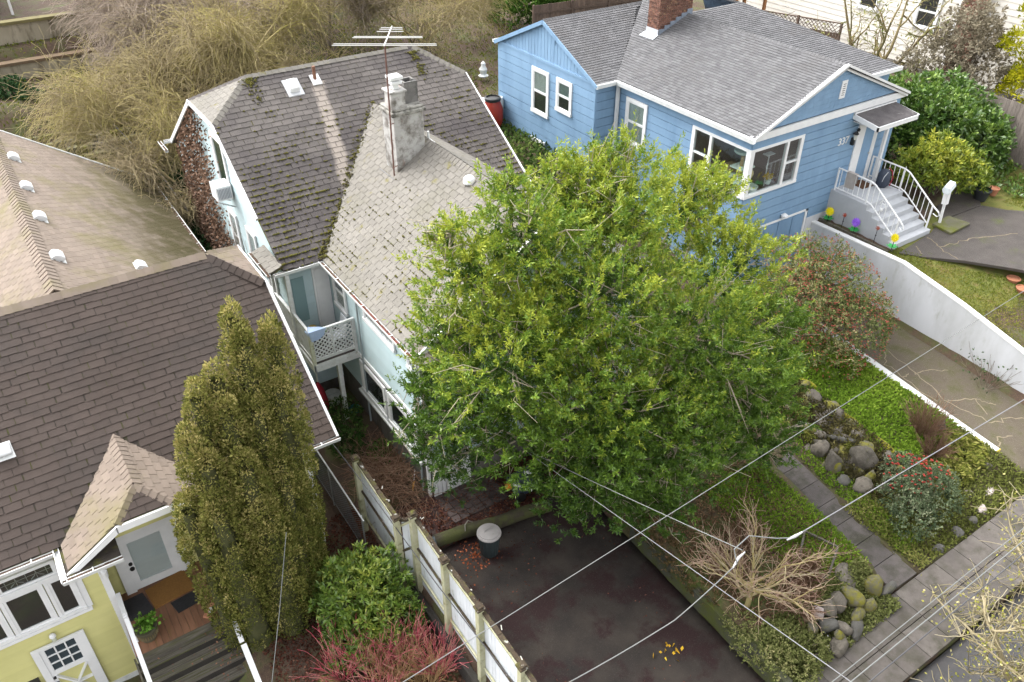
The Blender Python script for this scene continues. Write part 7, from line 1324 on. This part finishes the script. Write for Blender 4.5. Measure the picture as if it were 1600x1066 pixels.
# grass, ground cover, litter
def cover(name, label, xy, zf, ln, wd, lm, up, n, tint=(.5, .25), fil=None, jz=0.):
    x0, x1, y0, y1 = xy; x = rng.uniform(x0, x1, n); y = rng.uniform(y0, y1, n)
    if fil is not None: k = fil(x, y); x, y = x[k], y[k]
    z = zf(x, y)+0*x; n = len(x); T = tint[0]+tint[1]*(.8*np.sin(x*1.3+2*np.sin(y*.9))*np.cos(y*1.7+x*.4)+.5*rng.normal(size=n)); o = leaves(name, np.stack([x, y, z+jz*rng.random(n)], -1), rng.normal(0, 1, (n, 3))*[1, 1, .3]+[0, 0, up], ln*rng.uniform(.5, 1.3, n), wd, lm, None, T); tag(o, label, 'ground cover', kind='stuff'); return o
GRS = leafmat('lawn_grass', (.06, .09, .015), (.16, .18, .03), (.3, .26, .08), .7, .25)
cover('lawn_grass', 'short yellowish lawn grass above the pale retaining wall', (23.2, 33, 6, 13), lz, .1, .022, GRS, 1.1, 42000, (.52, .3), lambda x, y: ~((x > 23.9) & (y > 8.6+.0*x) & (y > 23.4+13-x*1.02) & (x < 30) & (y > 16.2-(x-23.6)*1.55-3.2)) | (y < 9.2))
GC = leafmat('bed_weeds', (.06, .11, .014), (.17, .27, .03), (.32, .4, .07), .6, .25)
cover('bed_weeds', 'bright green weeds on the upper rockery bed', (17.3, 20.1, 7.6, 12.5), b2, .1, .055, GC, .9, 16000, (.5, .3), None, .04)
cover('strip_weeds', 'green ground cover strip right of the footpath', (14.6, 16.9, 5.8, 11.5), b2, .08, .05, GC, .9, 9000, (.42, .3), lambda x, y: (x > 15.05+(y-5.3)*.146) & (x < 15.75+(y-5.3)*.1+rng.random(len(x))*.25), .04)
cover('bed_grass', 'green grass patch around the timber bed frame', (12.3, 14.3, 6.0, 9.8), bz, .09, .035, GC, 1., 9000, (.42, .3), lambda x, y: x < 14.0+(y-5.3)*.146-.05, .03)
cover('low_shrublets', 'grey-green low cover at the front of the maple bed', (10.35, 13.9, 4.95, 6.2), bz, .08, .045, leafmat('grey_cover', (.08, .09, .03), (.17, .19, .065), (.3, .28, .13), .7, .2), .9, 15000, (.45, .3), None, .16)
cover('white_flowers', 'tiny white flowers in the low cover by the pavement', (11.5, 12.5, 5.0, 5.7), lambda x, y: bz(x, y)+.16, .035, .035, mat('white_petal', (.75, .75, .72), None, rough=.6), .8, 90)
LIT = leafmat('leaf_litter', (.05, .02, .015), (.12, .05, .035), (.24, .12, .08), .8, .1)
cover('leaf_litter', 'brown leaf litter in the yellow house garden', (1.5, 5.0, 8.5, 15), lambda x, y: g(x, y)+.01, .07, .045, LIT, .3, 16000, (.45, .4), None, .02)
cover('driveway_leaves', 'dark red fallen leaves over the paved court', (5.4, 10.5, 12.2, 13.9), lambda x, y: .0*x+.01, .07, .045, LIT, .15, 5000, (.4, .4)); cover('scattered_leaves', 'fallen leaves scattered on the dark driveway', (5.3, 10.1, 6, 12.2), lambda x, y: dz(x, y)+.008, .06, .04, LIT, .1, 1500, (.4, .4), lambda x, y: rng.random(len(x)) < np.exp(-((x-7)**2+(y-11.6)**2)/1.2)+.25*(np.sin(x*2+y)*np.sin(y*1.7) > .3))
cover('orange_leaves', 'orange leaves around the foot of the trash can', (6.1, 7.2, 10.8, 12.1), lambda x, y: dz(x, y)+.012, .07, .045, leafmat('orange_leaf', (.2, .05, .02), (.34, .11, .05), (.42, .18, .1), .8, .1), .15, 620, (.5, .4), lambda x, y: rng.random(len(x)) < np.exp(-((x-6.6)**2+(y-11.6)**2)/.12))
cover('bed_litter', 'dry litter over the maple bed', (10.45, 14, 5.2, 10), bz, .08, .035, leafmat('dry_litter', (.1, .055, .035), (.2, .13, .075), (.32, .23, .13), .9, .1), .4, 12000, (.45, .4), None, .03)
YMS = leafmat('yard_grass', (.06, .08, .012), (.13, .15, .02), (.22, .22, .04), .8, .2)
cover('yard_grass', 'rough mossy grass of the back yards', (-6, 26, 30, 46), lambda x, y: g(x, y), .16, .05, YMS, 1., 26000, (.5, .4), None, .03); cover('side_bed_weeds', 'weeds along the right side path', (26.5, 36, 11.5, 16), lambda x, y: lz(x, np.minimum(y, 12.2))+.05, .16, .08, RHO, .9, 7000, (.45, .35), lambda x, y: (y > 13.6+.2*(x-30)) & (x > 29.3) | (x > 30.5) & (y < 13.8), .1)

cover('kerb_weeds', 'mixed weeds along the pavement edge of the berry bed', (15.1, 20.1, 5.3, 7.6), b2, .09, .045, leafmat('kerb_weed', (.08, .09, .025), (.17, .19, .05), (.3, .27, .1), .8, .2), .9, 12000, (.42, .35), None, .06)
cover('rockery_growth', 'dark growth between the rockery boulders', (15.8, 17.6, 7.2, 11.8), b2, .1, .05, leafmat('rockery_weed', (.04, .035, .02), (.09, .08, .035), (.19, .17, .06), .8, .2), .9, 9000, (.4, .35), lambda x, y: x > 16.0+.1*(y-7), .15)

cover('step_litter', 'fallen leaves on the dark porch steps', (-.85, 1.15, 11.0, 13.25), lambda x, y: -.235-np.floor((13.29-y)/.27)*.195+.008, .06, .04, leafmat('step_leaf', (.14, .05, .035), (.26, .12, .08), (.36, .2, .13), .8, .1), .15, 900, (.45, .4), lambda x, y: rng.random(len(x)) < .08+.8*sm(.2, 1.1, x))

cover('passage_weeds', 'dark weeds between the pale blue and the blue house', (13.6, 18.2, 19.5, 30), lambda x, y: g(x, y), .2, .09, leafmat('passage_weed', (.03, .06, .02), (.09, .14, .035), (.18, .22, .06), .7, .2), .8, 9000, (.45, .35), None, .25)

sap = twig_shrub('thin bare sapling with a few leaves in front of the pale retaining wall', (22.45, 8.3, .3), 1.0, 1.2, 7, ('sapling', ((.16, .13, .1), (.22, .18, .14), (.26, .22, .17))), .008, 'sapling', 'sapling', fork=4)
leaves('foliage', np.array([22.4, 8.5, .9])+rng.normal(0, 1, (60, 3))*[.25, .45, .25], rng.normal(0, 1, (60, 3)), .09, .06, leafmat('sapling_leaf', (.03, .05, .02), (.08, .12, .05)), sap)
cover('yellow_leaves', 'bright yellow fallen leaf patch on the dark driveway', (8.4, 9.3, 6.7, 7.5), lambda x, y: dz(x, y)+.012, .12, .08, leafmat('yellow_leaf', (.22, .12, .02), (.45, .27, .03), (.6, .42, .04), .8, .1), .1, 60, (.5, .4), lambda x, y: rng.random(len(x)) < np.exp(-((x-8.87)**2+(y-7.09)**2)/.05))

fern('olive fern tucked between the huge boulder and the slate slab', (16.9, 8.75, .5), .45, 26, FRN); fern('small fern at the shaded upper end of the rockery', (16.9, 10.4, .5), .45, 24, FRN); fern('brownish fern below the yellow moss ridge', (16.45, 9.75, .4), .4, 24, FRN)
